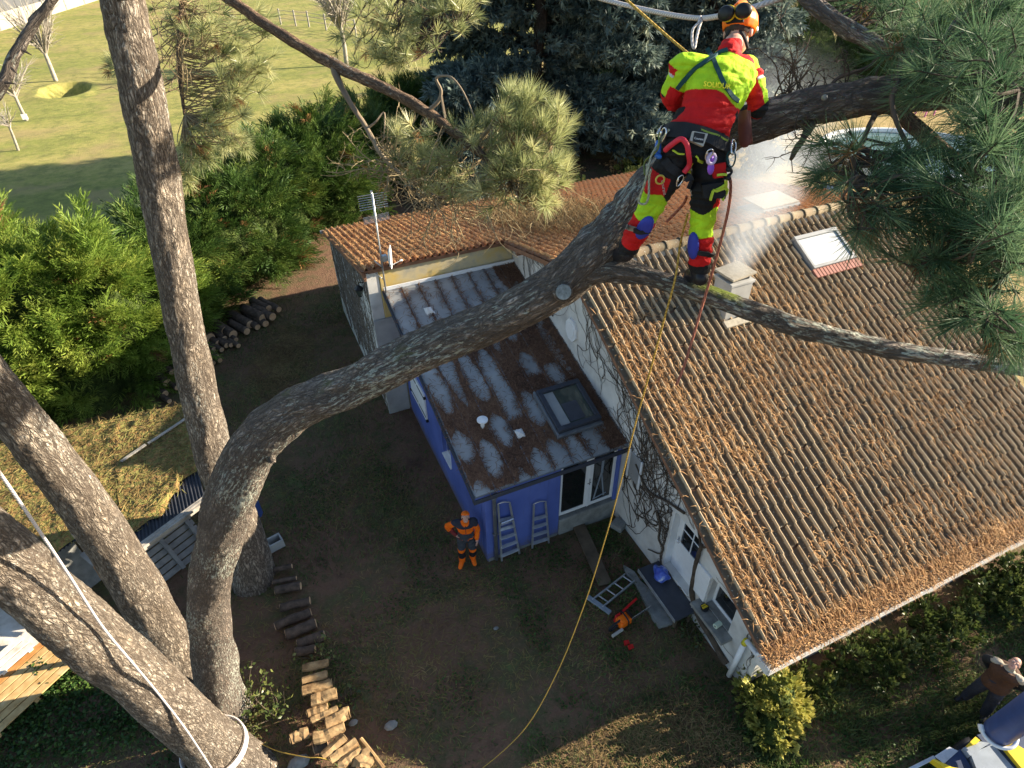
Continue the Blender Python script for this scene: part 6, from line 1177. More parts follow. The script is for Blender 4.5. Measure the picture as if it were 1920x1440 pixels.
def person(name, label, base, J, fwd, spec, vox=.009):
    """J: joints in the place. Body is one skin; hair and clothes are its children"""
    t = thing(name, label, 'person', base); F_ = unit(fwd); g = lambda k: np.asarray(J[k], float)
    sh = unit(g('shR')-g('shL')); hp = unit(g('hipR')-g('hipL')); spine = unit(g('neck')-g('pelvis')); tor_f = unit(np.cross(spine, sh)); tor_f = tor_f if tor_f@F_ > 0 else -tor_f
    hu = unit(g('head')-g('neck')); hf = unit(np.asarray(J.get('look', F_), float)); hs = unit(np.cross(hf, hu)); hu2 = np.cross(hs, hf); hu2 = hu2 if hu2@hu > 0 else -hu2
    s = spec.get('s', 1.0)
    def torso(fl, e, z0=0.0, z1=1.0, hem=None):
        L = g('neck')-g('pelvis'); rr = []
        prof = [(-.12, .150, .115), (0, .168, .122), (.15, .163, .120), (.32, .150, .112), (.5, .165, .120), (.68, .188, .122), (.82, .190, .112), (.93, .135, .092), (1.0, .075, .068)]
        for f, a, b in prof:
            if f < z0-1e-6 or f > z1+1e-6: continue
            lat = unit(hp*(1-max(f, 0))+sh*max(f, 0)); bend = A(0, 0, 0)+tor_f*(-.035*math.sin(math.pi*min(max(f, 0), 1))*spec.get('arch', 1)); rr.append((g('pelvis')+L*f+bend, lat*(a*s+e), np.cross(lat, spine)*(b*s+e)))
        fl.loft(rr)
    def head(fl):
        h = g('head'); fl.limb([g('neck')-hu*.04, g('neck')+(h-g('neck'))*.5], [.058*s, .056*s]); fl.ball(h+hu2*.025-hf*.012, (.076*s, .094*s, .092*s), [hs, hf, hu2]); fl.ball(h-hu2*.05+hf*.03, (.058*s, .068*s, .075*s), [hs, hf, hu2])
        fl.ball(h+hf*.092-hu2*.022, (.013, .018, .024), [hs, hf, hu2]); fl.limb([h+hf*.085+hu2*.008, h+hf*.098-hu2*.024], [.009, .013], 8); fl.ball(h+hf*.062-hu2*.095, (.028, .026, .022), [hs, hf, hu2])
        for k in (-1, 1): fl.ball(h+hs*.078*k-hu2*.012-hf*.008, (.010, .020, .032), [hs, hf, hu2]); fl.ball(h+hf*.083+hs*.034*k+hu2*.022, (.022, .010, .008), [hs, hf, hu2])
        fl.limb([h+hf*.086-hu2*.068-hs*.018, h+hf*.09-hu2*.068+hs*.018], [.007, .007], 8)
    body = Flesh(); head(body); torso(body, -.012)
    for k in 'LR':
        body.limb([g('sh'+k), g('el'+k), g('wr'+k)], [.046*s, .038*s, .026*s]); body.limb([g('hip'+k), g('kn'+k), g('an'+k)], [.078*s, .05*s, .036*s]); body.limb([g('an'+k)-unit(g('toe'+k)-g('an'+k))*.03, g('toe'+k)], [.034*s, .028*s])
        if 'hand'+k in J: dd, pp, tt, cu = J['hand'+k]; hand(body, g('wr'+k), np.asarray(dd, float), np.asarray(pp, float), np.asarray(tt, float), s, cu)
    body.build('body', M['skin'], t, min(vox, .007), 2)
    out = {'root': t, 'g': g, 'hu': hu2, 'hf': hf, 'hs': hs, 'torso': torso, 'tf': tor_f, 'sh': sh, 'spine': spine, 's': s}
    e = spec.get('eyes', True)
    if e:
        mb = MB(); h = g('head')
        for k in (-1, 1): mb.ball(h+hf*.083+hs*.033*k+hu2*.008, (.012, .006, .006), 0, 10, [hs, hf, hu2])
        mb.build('eyes', M['white'], t, True); mb = MB()
        for k in (-1, 1): mb.ball(h+hf*.0885+hs*.033*k+hu2*.008, (.005, .003, .005), 0, 8, [hs, hf, hu2])
        mb.build('pupils', M['black'], t, True); mb = MB(); mb.tube([h+hf*.096-hu2*.066-hs*.02, h+hf*.1-hu2*.067, h+hf*.096-hu2*.066+hs*.02], [.003, .006, .003], 6); mb.build('mouth', plain('lip_skin', (.42, .16, .13), .5, .05) if 'lips' not in M else M['lips'], t, True)
    return out
def jacket(P, color, e=.020, cuffs=.93, hem=-.10, collar=True, vox=.008, mat='cloth', name='jacket', bulk=1.0, sleeves=True, col_r=.078):
    fl = Flesh(); g, s = P['g'], P['s']; P['torso'](fl, e*bulk, hem, 1.0)
    if sleeves:
        for k in 'LR':
            w = g('el'+k)+(g('wr'+k)-g('el'+k))*cuffs; fl.limb([g('neck')*.62+g('sh'+k)*.38-P['spine']*.05, g('sh'+k), g('sh'+k)*.5+g('el'+k)*.5, g('el'+k), g('el'+k)*.5+w*.5, w], [.070*s, .060*s+e*.6, .054*s+e*.6, .051*s+e*.6, .046*s+e*.6, .036*s+e*.5])
    if collar: h = g('neck'); d = unit(g('head')-h); fl.limb([h-d*.03, h+d*.045], [col_r*s, (col_r-.008)*s])
    dp = lambda p: .012*(vnoise(p@A(6, 4, 3), p@A(-2, 3, 15), 3)-.5)+.013*(np.abs(vnoise(p@A(9, 5, -6), p@A(5, 8, 26), 4)-.5)*2-.4)+.006*(vnoise(p@A(30, 11, 9), p@A(3, 18, 41), 9)-.5)
    return fl.build(name, M[mat], P['root'], vox, 4, color, dp)
def trousers(P, color, e=.018, end=.93, vox=.008, mat='cloth', thick=1.0, name='trousers'):
    fl = Flesh(); g, s = P['g'], P['s']; lat = unit(g('hipR')-g('hipL')); bk = np.cross(lat, P['spine']); pl = g('pelvis')
    fl.loft([(pl+P['spine']*.16, lat*(.155*s+e), bk*(.115*s+e)), (pl+P['spine']*.05, lat*(.168*s+e), bk*(.125*s+e)), (pl-P['spine']*.05, lat*(.168*s+e), bk*(.13*s+e)), (pl-P['spine']*.13, lat*(.12*s+e), bk*(.10*s+e))])
    for k in 'LR': b = g('kn'+k)+(g('an'+k)-g('kn'+k))*end; fl.limb([g('hip'+k), g('hip'+k)*.5+g('kn'+k)*.5, g('kn'+k), g('kn'+k)*.5+b*.5, b], [(.094*s+e)*thick, (.084*s+e)*thick, (.066*s+e)*thick, (.063*s+e)*thick, (.054*s+e)*thick])
    dp = lambda p: .010*(vnoise(p@A(7, 5, 14), p@A(-5, 9, 6), 6)-.5)+.012*(np.abs(vnoise(p@A(9, 7, 24), p@A(-7, 8, 12), 7)-.5)*2-.4)+.005*(vnoise(p@A(30, 21, 40), p@A(3, 28, 17), 8)-.5)
    return fl.build(name, M[mat], P['root'], vox, 4, color, dp)
def boots(P, mat='boot', vox=.008, e=.012, top=.16):
    for k in 'LR':
        g, s = P['g'], P['s']; fl = Flesh(); a, t_ = g('an'+k), g('toe'+k); d = unit(t_-a); up = unit(g('kn'+k)-a); fl.limb([a+up*top, a+up*.03], [.052*s+e, .046*s+e]); fl.limb([a-d*.045-up*.02, a+(t_-a)*.5, t_], [.042*s+e, .043*s+e, .036*s+e]); fl.build('boot', M[mat], P['root'], vox, 3)

# -------- climber, seen from behind, standing in the bent pine
FH = unit(FW*A(1, 1, 0))     # the way he faces, roughly away from the camera
J = {'pelvis': PD(1303, 262, 3.80), 'neck': PD(1366, 103, 3.72), 'head': PD(1385, 58, 3.80), 'look': unit(FH*.75+RT*.55+A(0, 0, -.45)),
     'shL': PD(1283, 122, 3.69), 'shR': PD(1403, 132, 3.86), 'elL': PD(1259, 184, 3.84), 'wrL': PD(1300, 205, 4.03), 'elR': PD(1422, 200, 3.92), 'wrR': PD(1408, 206, 4.12),
     'hipL': PD(1273, 283, 3.84), 'hipR': PD(1334, 293, 3.85), 'knL': PD(1214, 398, 4.10), 'knR': PD(1317, 412, 4.10), 'anL': PD(1172, 474, 4.40), 'anR': PD(1310, 516, 4.36), 'toeL': PD(1160, 488, 4.54), 'toeR': PD(1308, 540, 4.46)}
lm = unit(P4[len(P4)//2+70]-P4[len(P4)//2+60])
J['handR'] = (unit(FH*.55-RT*.8+A(0, 0, -.25)), A(0, 0, -1), FH, .8); J['handL'] = (unit(FH*.7+RT*.7), A(0, 0, -1), RT, .8)
J['toeL'] = J['anL']+unit(FH*.8+A(0, 0, -.55)-RT*.15)*.17; J['toeR'] = J['anR']+unit(FH*.85+A(0, 0, -.45)-RT*.05)*.17
cl = person('person', 'tree climber in red and yellow work clothes and orange helmet standing on the bent pine', (J['anR']+J['anL'])/2-A(0, 0, .08), J, FH, {'s': 1.0, 'eyes': True})
N_, PV_ = J['neck'], J['pelvis']; sp_ = unit(N_-PV_); Ls = np.linalg.norm(N_-PV_); lat = cl['sh']; segs = [(PV_, N_), (J['shL'], J['elL']), (J['elL'], J['wrL']), (J['shR'], J['elR']), (J['elR'], J['wrR'])]
def col_j(p):
    f = ((p-PV_)@sp_)/Ls; x = (p-PV_)@lat; c = np.tile(RED, (len(p), 1)); i, tt = pick(p, segs); xm = (x-.02)
    yoke = .455+.028*np.cos(xm*26)-.06*np.clip(np.abs(xm)-.10, 0, 1); c[(f > yoke)] = YEL; c[f > .965] = RED
    D_ = np.stack([segparam(p, a, b_)[1] for a, b_ in segs[1:]]).min(0); arm = (i > 0) & (D_ < .098) & (np.abs(x) > .145); tA = np.where((i == 1) | (i == 3), tt, 1+tt); side = np.zeros(len(p))
    for a, k in ((1, 'L'), (2, 'L'), (3, 'R'), (4, 'R')):
        q = i == a; ax = unit(J['el'+k]-J['sh'+k]); o = (p-J['sh'+k]); o = o-(o@ax)[:, None]*ax; side[q] = (unit(o)@(lat if k == 'R' else -lat))[q]
    up = arm & (tA > .05); c[up] = RED; c[arm & (tA > .30) & (tA < 1.1) & (side > -.1)] = YEL; c[arm & (tA > .26) & (tA < .33) & (side > -.1)] = WHT; c[arm & (tA > .98-.08*side)] = BLK; c[arm & (tA <= .05) & (f > yoke)] = YEL
    c[(f < .40) & (x > .158) & ~arm] = BLK
    return c
jk = jacket(cl, col_j, .022, .95, -.12, vox=.005)
lsegs = [(J['hipL'], J['knL']), (J['knL'], J['anL']), (J['hipR'], J['knR']), (J['knR'], J['anR'])]
def col_t(p):
    i, tt = pick(p, lsegs); tA = np.where(i % 2 == 0, tt, 1+tt); c = np.tile(BLK, (len(p), 1)); k = i // 2; x = (p-PV_)@lat
    o = np.where((k == 0)[:, None], p-J['hipL'], p-J['hipR']); outer = (o@lat)*np.where(k == 0, -1, 1)
    yl0 = np.where(k == 0, .66, .78); yl1 = np.where(k == 0, 1.06, 1.24)
    w = .05*np.cos(outer*40); c[(tA > yl0+w) & (tA <= yl1+w*.5)] = YEL; c[(tA > yl1+w*.5) & (tA < 1.74)] = RED; c[(tA > .35) & (tA <= yl0+w) & (outer > .055)] = RED
    return c
tr_ = trousers(cl, col_t, .016, .9, .005)
boots(cl, 'boot', .007, .014, .20)
gl = Flesh(); 
for k in 'LR':
    dd, pp, tt, cu = J['hand'+k]; gs = Flesh(); gs.limb([J['wr'+k]-unit(dd)*.06, J['wr'+k]+unit(dd)*.01], [.045, .04]); hand(gs, J['wr'+k], unit(dd), pp, tt, 1.16, cu); gs.build('glove', M['boot'], cl['root'], .006, 2)
R0_ = cl['root']
# helmet with ear defenders raised
h, hu_, hf_, hs_ = J['head'], cl['hu'], cl['hf'], cl['hs']
fl = Flesh(); fl.ball(h+hu_*.045+hf_*.01, (.105, .128, .105), [hs_, hf_, hu_]); fl.limb([h+hu_*.10-hf_*.10, h+hu_*.145+hf_*.0, h+hu_*.12+hf_*.11], [.022, .03, .02]); hm = fl.build('helmet', M['orange'], R0_, .007, 3)
co = np.empty(len(hm.data.vertices)*3, np.float32)
# cut the shell open below so that the nape shows
import bmesh
bm = bmesh.new(); bm.from_mesh(hm.data); off = wloc(hm); dn = [v for v in bm.verts if (np.array(v.co)+off-h)@hu_ < -.005+.02*max(0, -((np.array(v.co)+off-h)@hf_))]; bmesh.ops.delete(bm, geom=dn, context='VERTS'); bm.to_mesh(hm.data); bm.free(); sd_ = hm.modifiers.new('thickness', 'SOLIDIFY'); sd_.thickness = .006
fl = Flesh(); fl.ball(h+hu_*.022-hf_*.012, (.081, .098, .092), [hs_, hf_, hu_]); hr = fl.build('hair', M['hair'], R0_, .007, 2)
bm = bmesh.new(); bm.from_mesh(hr.data); off = wloc(hr); dn = [v for v in bm.verts if (np.array(v.co)+off-h)@hu_ < -.03 or ((np.array(v.co)+off-h)@hf_ > .03 and (np.array(v.co)+off-h)@hu_ < .06)]; bmesh.ops.delete(bm, geom=dn, context='VERTS'); bm.to_mesh(hr.data); bm.free()
for px, py, d in ((1361, 25, 3.68), (1394, 20, 3.64)):
    c = PD(px, py, d); nn = unit((EYE-c)+A(0, 0, .3)-RT*(2.6 if px < 1370 else -.5)); mb = MB(); mb.tube([c-nn*.05, c-nn*.02, c+nn*.005, c+nn*.02, c+nn*.026], [.034, .046, .049, .042, .02], 18, flat=.85); em = mb.build('ear_defender', M['black'], R0_, True)
    mb = MB(); mb.torus(c-nn*.022, nn, .0465, .006, 20, 6, .85); mb.build('yellow_band', M['yellow_paint'], em, True)
mb = MB(); mb.tube(smooth_path([PD(1391, 22, 3.8), PD(1404, 26, 3.82), PD(1414, 36, 3.84), PD(1417, 52, 3.86)], 5), .009, 8); mb.tube(smooth_path([PD(1408, 28, 3.8), PD(1416, 42, 3.8), PD(1418, 60, 3.8)], 5), .012, 8); mb.build('headband_arm', M['alu'], R0_, True)
mb = MB(); nb_ = J['neck']+cl['hu']*.04; mb.tube(smooth_path([h-hf_*.095+hu_*.035-hs_*.02, h-hf_*.06-hu_*.05+hs_*.05, h+hf_*.0-hu_*.1+hs_*.07], 5), .0055, 6, flat=2.2); mb.tube(smooth_path([h-hf_*.095+hu_*.035+hs_*.02, h-hf_*.075-hu_*.04-hs_*.045, h-hu_*.1-hs_*.07], 5), .0055, 6, flat=2.2); mb.obox(h-hf_*.108+hu_*.03, [hs_, hf_, hu_], (.05, .01, .022)); mb.build('chin_straps', M['webbing'], R0_)
# straps, belt, pads: hugging the clothes by ray-casting onto them
bpy.context.view_layer.update()
def hit(px, py, objs, off=.006, dflt=3.8):
    d = unit(ray(px, py)); best = None
    for o in objs:
        loc = Vector(EYE-wloc(o)); ok, p, n, i = o.ray_cast(loc, Vector(d))
        if ok and (best is None or (p-loc).length < best[0]): best = ((p-loc).length, np.array(p)+wloc(o), np.array(n))
    if best is None: p = PD(px, py, dflt); return p, unit(EYE-p)
    return best[1]+best[2]*off, best[2]
def ribbon(name, pts, w, mat, objs, parent, off=.005, n=8, th=.004):
    pp = smooth_path([A(x, y, 0) for x, y in pts], n); P = []; Nn = []
    for x, y, _ in pp: a, b = hit(x, y, objs, off); P.append(a); Nn.append(b)
    P = np.array(P); Nn = np.array(Nn)
    for _ in range(2): P[1:-1] = (P[:-2]+2*P[1:-1]+P[2:])/4; Nn[1:-1] = unit(Nn[:-2]+Nn[1:-1]+Nn[2:])
    T = unit(np.gradient(P, axis=0)); S = unit(np.cross(T, Nn))*w/2; m = len(P); V = np.concatenate([P-S-Nn*.01, P-S+Nn*th, P+S+Nn*th, P+S-Nn*.01]); i = np.arange(m-1); F = np.concatenate([np.stack([k*m+i, k*m+i+1, (k+1)*m+i+1, (k+1)*m+i], 1) for k in range(3)])
    return npobj(name, V, F, mat, parent)
O_ = [jk]; OT = [tr_, jk]
ribbon('back_strap', [(1326, 90), (1335, 106), (1345, 130), (1358, 158), (1371, 178), (1384, 190)], .024, M['strap_teal'], O_, R0_)
ribbon('back_strap', [(1364, 94), (1348, 100), (1334, 110), (1312, 124), (1288, 144), (1270, 166)], .024, M['strap_teal'], O_, R0_, .008)
hb = ribbon('harness_belt', [(1246, 250), (1262, 244), (1290, 246), (1325, 256), (1352, 268), (1364, 276)], .085, M['webbing'], OT, R0_, .010, 8, .012)
ribbon('belt_binding', [(1248, 240), (1270, 238), (1300, 240), (1330, 249), (1360, 262)], .010, plain('dark_lime_binding', (.22, .3, .05), .7), OT, R0_, .018)
ribbon('leg_loop', [(1246, 300), (1262, 318), (1285, 330), (1296, 338)], .05, M['webbing'], [tr_], R0_, .006); ribbon('leg_loop', [(1290, 345), (1306, 350), (1330, 350), (1352, 342)], .05, M['webbing'], [tr_], R0_, .006)
ribbon('loop_binding', [(1263, 281), (1272, 287), (1283, 289)], .009, M['lime'], OT, R0_, .012); ribbon('loop_binding', [(1304, 290), (1310, 298), (1318, 302)], .009, M['lime'], OT, R0_, .012)
def padq(name, quad, mat, objs, parent, off=.012, th=.012):
    P = np.array([hit(x, y, objs, off)[0] for x, y in quad]); c = P.mean(0); n = unit(np.cross(P[1]-P[0], P[3]-P[0])); n = n if n@(EYE-c) > 0 else -n; u = unit(P[1]-P[0]); v = np.cross(n, u); q = [c+u*((p-c)@u)+v*((p-c)@v) for p in P]; mb = MB(); mb.extr([a-n*.02 for a in q], n*(th+.02)); o = mb.build(name, mat, parent); return o, c+n*th, u, v, n
def text(body, name, c, u, v, n, size, mat, parent, off=.001, ext=.0006):
    cu = bpy.data.curves.new(name, 'FONT'); cu.body = body; cu.size = size; cu.align_x = 'CENTER'; cu.align_y = 'CENTER'; cu.extrude = ext; cu.resolution_u = 2; ob = bpy.data.objects.new(name, cu); COL.objects.link(ob); bpy.context.view_layer.update()
    me = bpy.data.meshes.new_from_object(ob.evaluated_get(bpy.context.evaluated_depsgraph_get())); bpy.data.objects.remove(ob); co = np.empty(len(me.vertices)*3, np.float32); me.vertices.foreach_get('co', co); co = co.reshape(-1, 3); w = c+n*off+co[:, 0:1]*u+co[:, 1:2]*v+co[:, 2:3]*n; me.vertices.foreach_set('co', (w-wloc(parent)).astype(np.float32).ravel()); me.materials.clear(); me.update(); return link_mesh(name, me, mat, parent)
pg, c, u, v, n = padq('harness_patch', [(1296, 247), (1323, 254), (1316, 274), (1293, 267)], M['patch_grey'], [jk, tr_], R0_, .026)
mb = MB(); mb.obox(c+n*.002, [u, v, n], (.032, .026, .002)); pb = mb.build('patch_label', M['patch_black'], pg)
vv = v if v@UP > 0 else -v; uu = u if u@RT > 0 else -u; text('Courant', 'lettering', c+n*.0042-vv*.006, uu, vv, n, .0165, M['white'], pg)
for (x, y), ang in (((1244, 350), -1.25), ((1299, 362), -.9)):
    p, n = hit(x, y, [tr_], .004); rr = unit(RT-n*(RT@n)); uu2 = np.cross(n, rr); u = rr*math.cos(ang)+uu2*math.sin(ang); v = np.cross(n, u); text('Courant', 'lettering', p, u, v, n, .03, M['patch_grey'], tr_, .007)
p, n = hit(1342, 162, [jk], .004); u = unit(RT-n*(RT@n)); u = unit(u+np.cross(n, u)*-.06); text('SOLIDUR', 'lettering', p, u, np.cross(n, u), n, .040, plain('faded_gold_print', (.60, .60, .03), .8, .1), jk, .014, .003)
# knee pads, straps and pouch
for k, (x, y, dx, dy, rx_, ry_) in enumerate(((1209, 426, -.5, .1, .05, .10), (1301, 461, -.5, .1, .048, .10))):
    p, n = hit(x, y, [tr_], .0); a = unit(J['knR' if k else 'knL']-J['anR' if k else 'anL']); sdv = unit(np.cross(n, a)); mb = MB(); mb.ball(p+n*.006, (rx_, ry_, .03), 0, 16, [sdv, a, np.cross(sdv, a)]); mb.build('shin_pad', M['kneepad'], R0_, True)
ribbon('pad_strap', [(1174, 425), (1185, 428), (1194, 430)], .034, M['grey_strap'], [tr_], R0_, .006); ribbon('pad_strap', [(1192, 429), (1202, 431), (1214, 430)], .030, M['webbing'], [tr_], R0_, .032)
ribbon('pad_strap', [(1296, 466), (1308, 470), (1322, 474), (1334, 474)], .030, M['webbing'], [tr_], R0_, .024)
padq('thigh_pouch', [(1318, 342), (1354, 336), (1350, 366), (1322, 370)], M['webbing'], [tr_], R0_, .03, .02)
for q in ([(1330, 364), (1334, 354), (1350, 350), (1346, 366)], [(1337, 330), (1352, 328)], [(1340, 343), (1352, 338)], [(1347, 352), (1352, 340), (1350, 334)]): ribbon('reflective_tape', q, .014, M['lime'], [tr_], R0_, .056, 4)
padq('hip_pocket', [(1335, 308), (1358, 304), (1357, 330), (1337, 334)], plain('red_pocket_cloth', (.55, .015, .018), .8, .1), [tr_], R0_, .012, .01)

# gear hanging from the harness: each piece a thing of its own
GG = 'climbing gear on the harness'
def gear(name, label, cat, pts, r, mat, k=8, n=7, flat=None, group=None):
    mb = MB(); mb.tube(smooth_path(pts, n), r, k, flat=flat); return tag(mb.build(name, mat, None, True), label, cat, group)
def hp_(x, y, off=.03): return hit(x, y, [tr_, jk], off, 3.75)[0]
gear('lanyard', 'red padded lanyard hooped over the climber seat, clipped to the harness', 'lanyard', [hp_(1253, 284), hp_(1262, 268), hp_(1277, 262, .04), hp_(1289, 270, .04), hp_(1291, 290, .04), hp_(1284, 306, .04), hp_(1274, 320, .04)], .016, M['redlan'])
def carabiner(label, x, y, ang, s=.05, mat='steel', off=.045):
    p, n = hit(x, y, [tr_, jk], off, 3.75); u = unit(RT-n*(RT@n)); w = np.cross(n, u); a = u*math.cos(ang)+w*math.sin(ang); b = np.cross(n, a); t = np.linspace(0, 2*math.pi, 25); mb = MB(); mb.tube(p+np.cos(t)[:, None]*a*s+np.sin(t)[:, None]*b*s*.52*(1+.25*np.cos(t))[:, None], s*.11, 7, cap=False); mb.beam(p+b*s*.45-a*s*.2, p+b*s*.45+a*s*.35, s*.3, s*.3, n)
    return tag(mb.build('carabiner', M[mat], None, True), label, 'carabiner', GG)
carabiner('steel carabiner at the lower end of the red lanyard', 1268, 332, 1.3, .036); carabiner('steel carabiner on the left side of the harness belt, above the blue device', 1254, 255, 1.0, .046); carabiner('second silver carabiner on the left of the harness belt', 1248, 252, .8, .04)
carabiner('steel carabiner above the purple pulley', 1327, 282, 1.4, .036); carabiner('large steel carabiner on the right hip of the climber', 1360, 281, 1.2, .05, 'steel', .05); carabiner('dark green carabiner hanging at the right hip edge', 1371, 298, 1.7, .045, 'strap_teal', .05)
p, n = hit(1325, 297, [tr_], .04); pu = thing('pulley', 'purple pulley hanging from the harness seat', 'pulley', p)
mb = MB(); mb.torus(p, n, .027, .012, 24, 8); mb.build('sheave', M['lilac'], pu, True); mb = MB(); mb.tube([p-n*.012, p+n*.008], [.018, .018], 16); dn = unit(A(0, 0, -1)-n*(A(0, 0, -1)@n)); mb.ball(p+dn*.055-n*.004, (.026, .038, .012), 0, 12, [unit(np.cross(n, dn)), dn, n]); mb.build('side_plate', M['purple'], pu, True)
p, n = hit(1241, 286, [tr_], .04); mb = MB(); mb.ball(p, (.024, .045, .02), 0, 12, [unit(np.cross(n, UP)), UP, n]); mb.ball(p-UP*.05, (.018, .035, .018), 0, 10); tag(mb.build('ascender', M['bluedev'], None, True), 'blue metal rope device on the left hip of the climber', 'rope device', GG)
p, n = hit(1240, 334, [tr_], .03); mb = MB(); mb.torus(p, unit(n+RT*.5), .026, .006, 20, 6); tag(mb.build('ring', M['gold'], None, True), 'gold ring hanging at the left thigh of the climber', 'ring', GG)
gear('rope_loop', 'tan rope loop hanging over the left yellow knee band of the climber', 'rope', [hp_(1227, 312, .05), hp_(1220, 340, .05), hp_(1209, 368, .045), hp_(1206, 380, .04), hp_(1214, 382, .04), hp_(1222, 362, .04), hp_(1228, 335, .05), hp_(1232, 315, .05)], .0075, M['rope_tan'])
gear('cord', 'thin green cord looped along the left hip of the climber', 'cord', [hp_(1262, 246, .04), hp_(1240, 262, .05), hp_(1222, 290, .05), hp_(1215, 318, .05), hp_(1212, 330, .05)], .006, M['rope_tan'])
gear('cord', 'second olive cord hanging close beside the green one', 'cord', [hp_(1250, 252, .05), hp_(1233, 280, .055), hp_(1226, 306, .055), hp_(1222, 330, .05)], .006, plain('olive_cord', (.14, .18, .05), .7))
p, n = hit(1299, 325, [tr_], .03); mb = MB(); mb.ball(p, .017, n=10); mb.tube([p, hit(1301, 300, [tr_], .02)[0]], .0025, 4); tag(mb.build('pompom', M['yellowgreen'], None, True), 'small yellow ball on a string below the harness seat', 'ball', GG)
a, b = PD(1393, 208, 3.86), PD(1397, 270, 3.90); mb = MB(); mb.tube([a, a*.5+b*.5, b, b+unit(b-a)*.02], [.034, .042, .036, .015], 12, flat=.55, lump=.12); mb.tube([a+RT*.03, b+RT*.028], [.016, .02], 8); tag(mb.build('saw_scabbard', M['scab'], None, True), 'reddish brown scabbard hanging at the right side of the climber against the limb', 'scabbard')
p, n = hit(1364, 322, [tr_], .05); mb = MB(); mb.ball(p+UP*.02, (.02, .035, .02), n=10); mb.ball(p-UP*.035, (.017, .028, .017), n=10); mb.torus(p, unit(n+UP*.4), .024, .008); tag(mb.build('rope_brake', M['black'], None, True), 'black rope brake at the right thigh holding the red brown rope', 'rope brake')

# -------- worker in orange leaning by the blue corner
fwd = unit(-(PZ(880, 1050))*A(1, 1, 0)); rt_ = np.cross(fwd, A(0, 0, 1)); b = (PZ(868, 1054)+PZ(888, 1046))/2; L = lambda x, f, z: b+rt_*x*.97+fwd*f*.97+A(0, 0, z*.97)
J = {'pelvis': L(0, .0, .93), 'neck': L(.0, .03, 1.46), 'head': L(-.02, .06, 1.62), 'look': unit(fwd*.7+A(0, 0, .72)-rt_*.1), 'shL': L(-.19, 0, 1.40), 'shR': L(.19, 0, 1.40), 'elL': L(-.26, .02, 1.12), 'wrL': L(-.23, .13, .90), 'elR': L(.40, -.10, 1.17), 'wrR': L(.22, .03, .98), 'hipL': L(-.10, 0, .88), 'hipR': L(.10, 0, .88), 'knL': L(-.12, .06, .48), 'knR': L(.13, .04, .48), 'anL': L(-.11, .0, .09), 'anR': L(.14, .06, .09), 'toeL': L(-.14, .17, .05), 'toeR': L(.2, .22, .05)}
J['handR'] = (unit(-rt_+A(0, 0, -.5)+fwd*.2), -rt_, A(0, 0, 1), .4); J['handL'] = (unit(A(0, 0, -1)+fwd*.3), rt_, fwd, .5)
wk = person('person', 'worker in orange and navy jacket and beanie, hand on hip by the blue wall', b, J, fwd, {'s': 1.0}, .011)
JW = dict(J); sg = [(J['pelvis'], J['neck']), (J['shL'], J['elL']), (J['elL'], J['wrL']), (J['shR'], J['elR']), (J['elR'], J['wrR'])]
def col_w(p):
    z = (p-b)[:, 2]/.97; c = np.tile(ORA, (len(p), 1)); i, tt = pick(p, sg); c[(z > 1.285)] = NAV; f = (p-b)@fwd; x = (p-b)@rt_; c[(z > 1.37) & (np.abs(x+.0) < (z-1.33)*.75) & (f > .03)] = ORA; c[(i == 0) & (np.abs(x) < .007) & (f > .05) & (z < 1.4)] = NAV; c[(i == 4) & (tt > .35)] = A(.22, .03, .03); c[((i == 3) & (tt > .25)) | (i == 4) & (tt < .35)] = ORA; c[(i == 3) & (tt > .25) & (z > 1.36)] = NAV; c[(i == 4) & (tt > .35)] = A(.20, .03, .03); return c
jacket(wk, col_w, .020, .9, -.2, vox=.009)
ls = [(J['hipL'], J['knL']), (J['knL'], J['anL']), (J['hipR'], J['knR']), (J['knR'], J['anR'])]
def col_wt(p):
    z = (p-b)[:, 2]/.97; c = np.tile(GRY, (len(p), 1)); c[(z < .54) & (z > .44)] = ORA; c[z <= .44] = BLK; c[z < .24] = ORA; return c
trousers(wk, col_wt, .018, 1.0, .009); boots(wk, 'orange', .011, .012, .06)
h, hu_, hf_, hs_ = J['head'], wk['hu'], wk['hf'], wk['hs']; fl = Flesh(); fl.ball(h+hu_*.04-hf_*.018, (.094, .108, .092), [hs_, hf_, hu_]); bn = fl.build('beanie', M['orange'], wk['root'], .01, 2)
bm = bmesh.new(); bm.from_mesh(bn.data); off = wloc(bn); dn = [q for q in bm.verts if (np.array(q.co)+off-h)@hu_ < .03]; bmesh.ops.delete(bm, geom=dn, context='VERTS'); bm.to_mesh(bn.data); bm.free()
fl = Flesh(); fl.ball(h+hu_*.01-hf_*.03, (.084, .085, .085), [hs_, hf_, hu_]); fl.build('hair', M['hair'], wk['root'], .012, 2)

# -------- man in a brown vest looking up, lower right
b = (PZ(1808, 1308)+PZ(1838, 1344))/2; fwd = unit(-b*A(1, 1, 0)); rt_ = np.cross(fwd, A(0, 0, 1)); L = lambda x, f, z: b+rt_*x*.95+fwd*f*.95+A(0, 0, z*.95)
J = {'pelvis': L(0, -.02, .93), 'neck': L(.0, -.04, 1.46), 'head': L(.0, -.05, 1.63), 'look': unit(fwd*.62+A(0, 0, .78)), 'shL': L(-.19, -.04, 1.40), 'shR': L(.19, -.04, 1.40), 'elL': L(-.33, -.16, 1.18), 'wrL': L(-.22, -.22, .98), 'elR': L(.33, -.14, 1.18), 'wrR': L(.22, -.2, .98), 'hipL': L(-.10, 0, .88), 'hipR': L(.10, 0, .88), 'knL': L(-.15, .03, .48), 'knR': L(.16, .03, .48), 'anL': L(-.19, .0, .09), 'anR': L(.19, .0, .09), 'toeL': L(-.24, .16, .05), 'toeR': L(.24, .16, .05)}
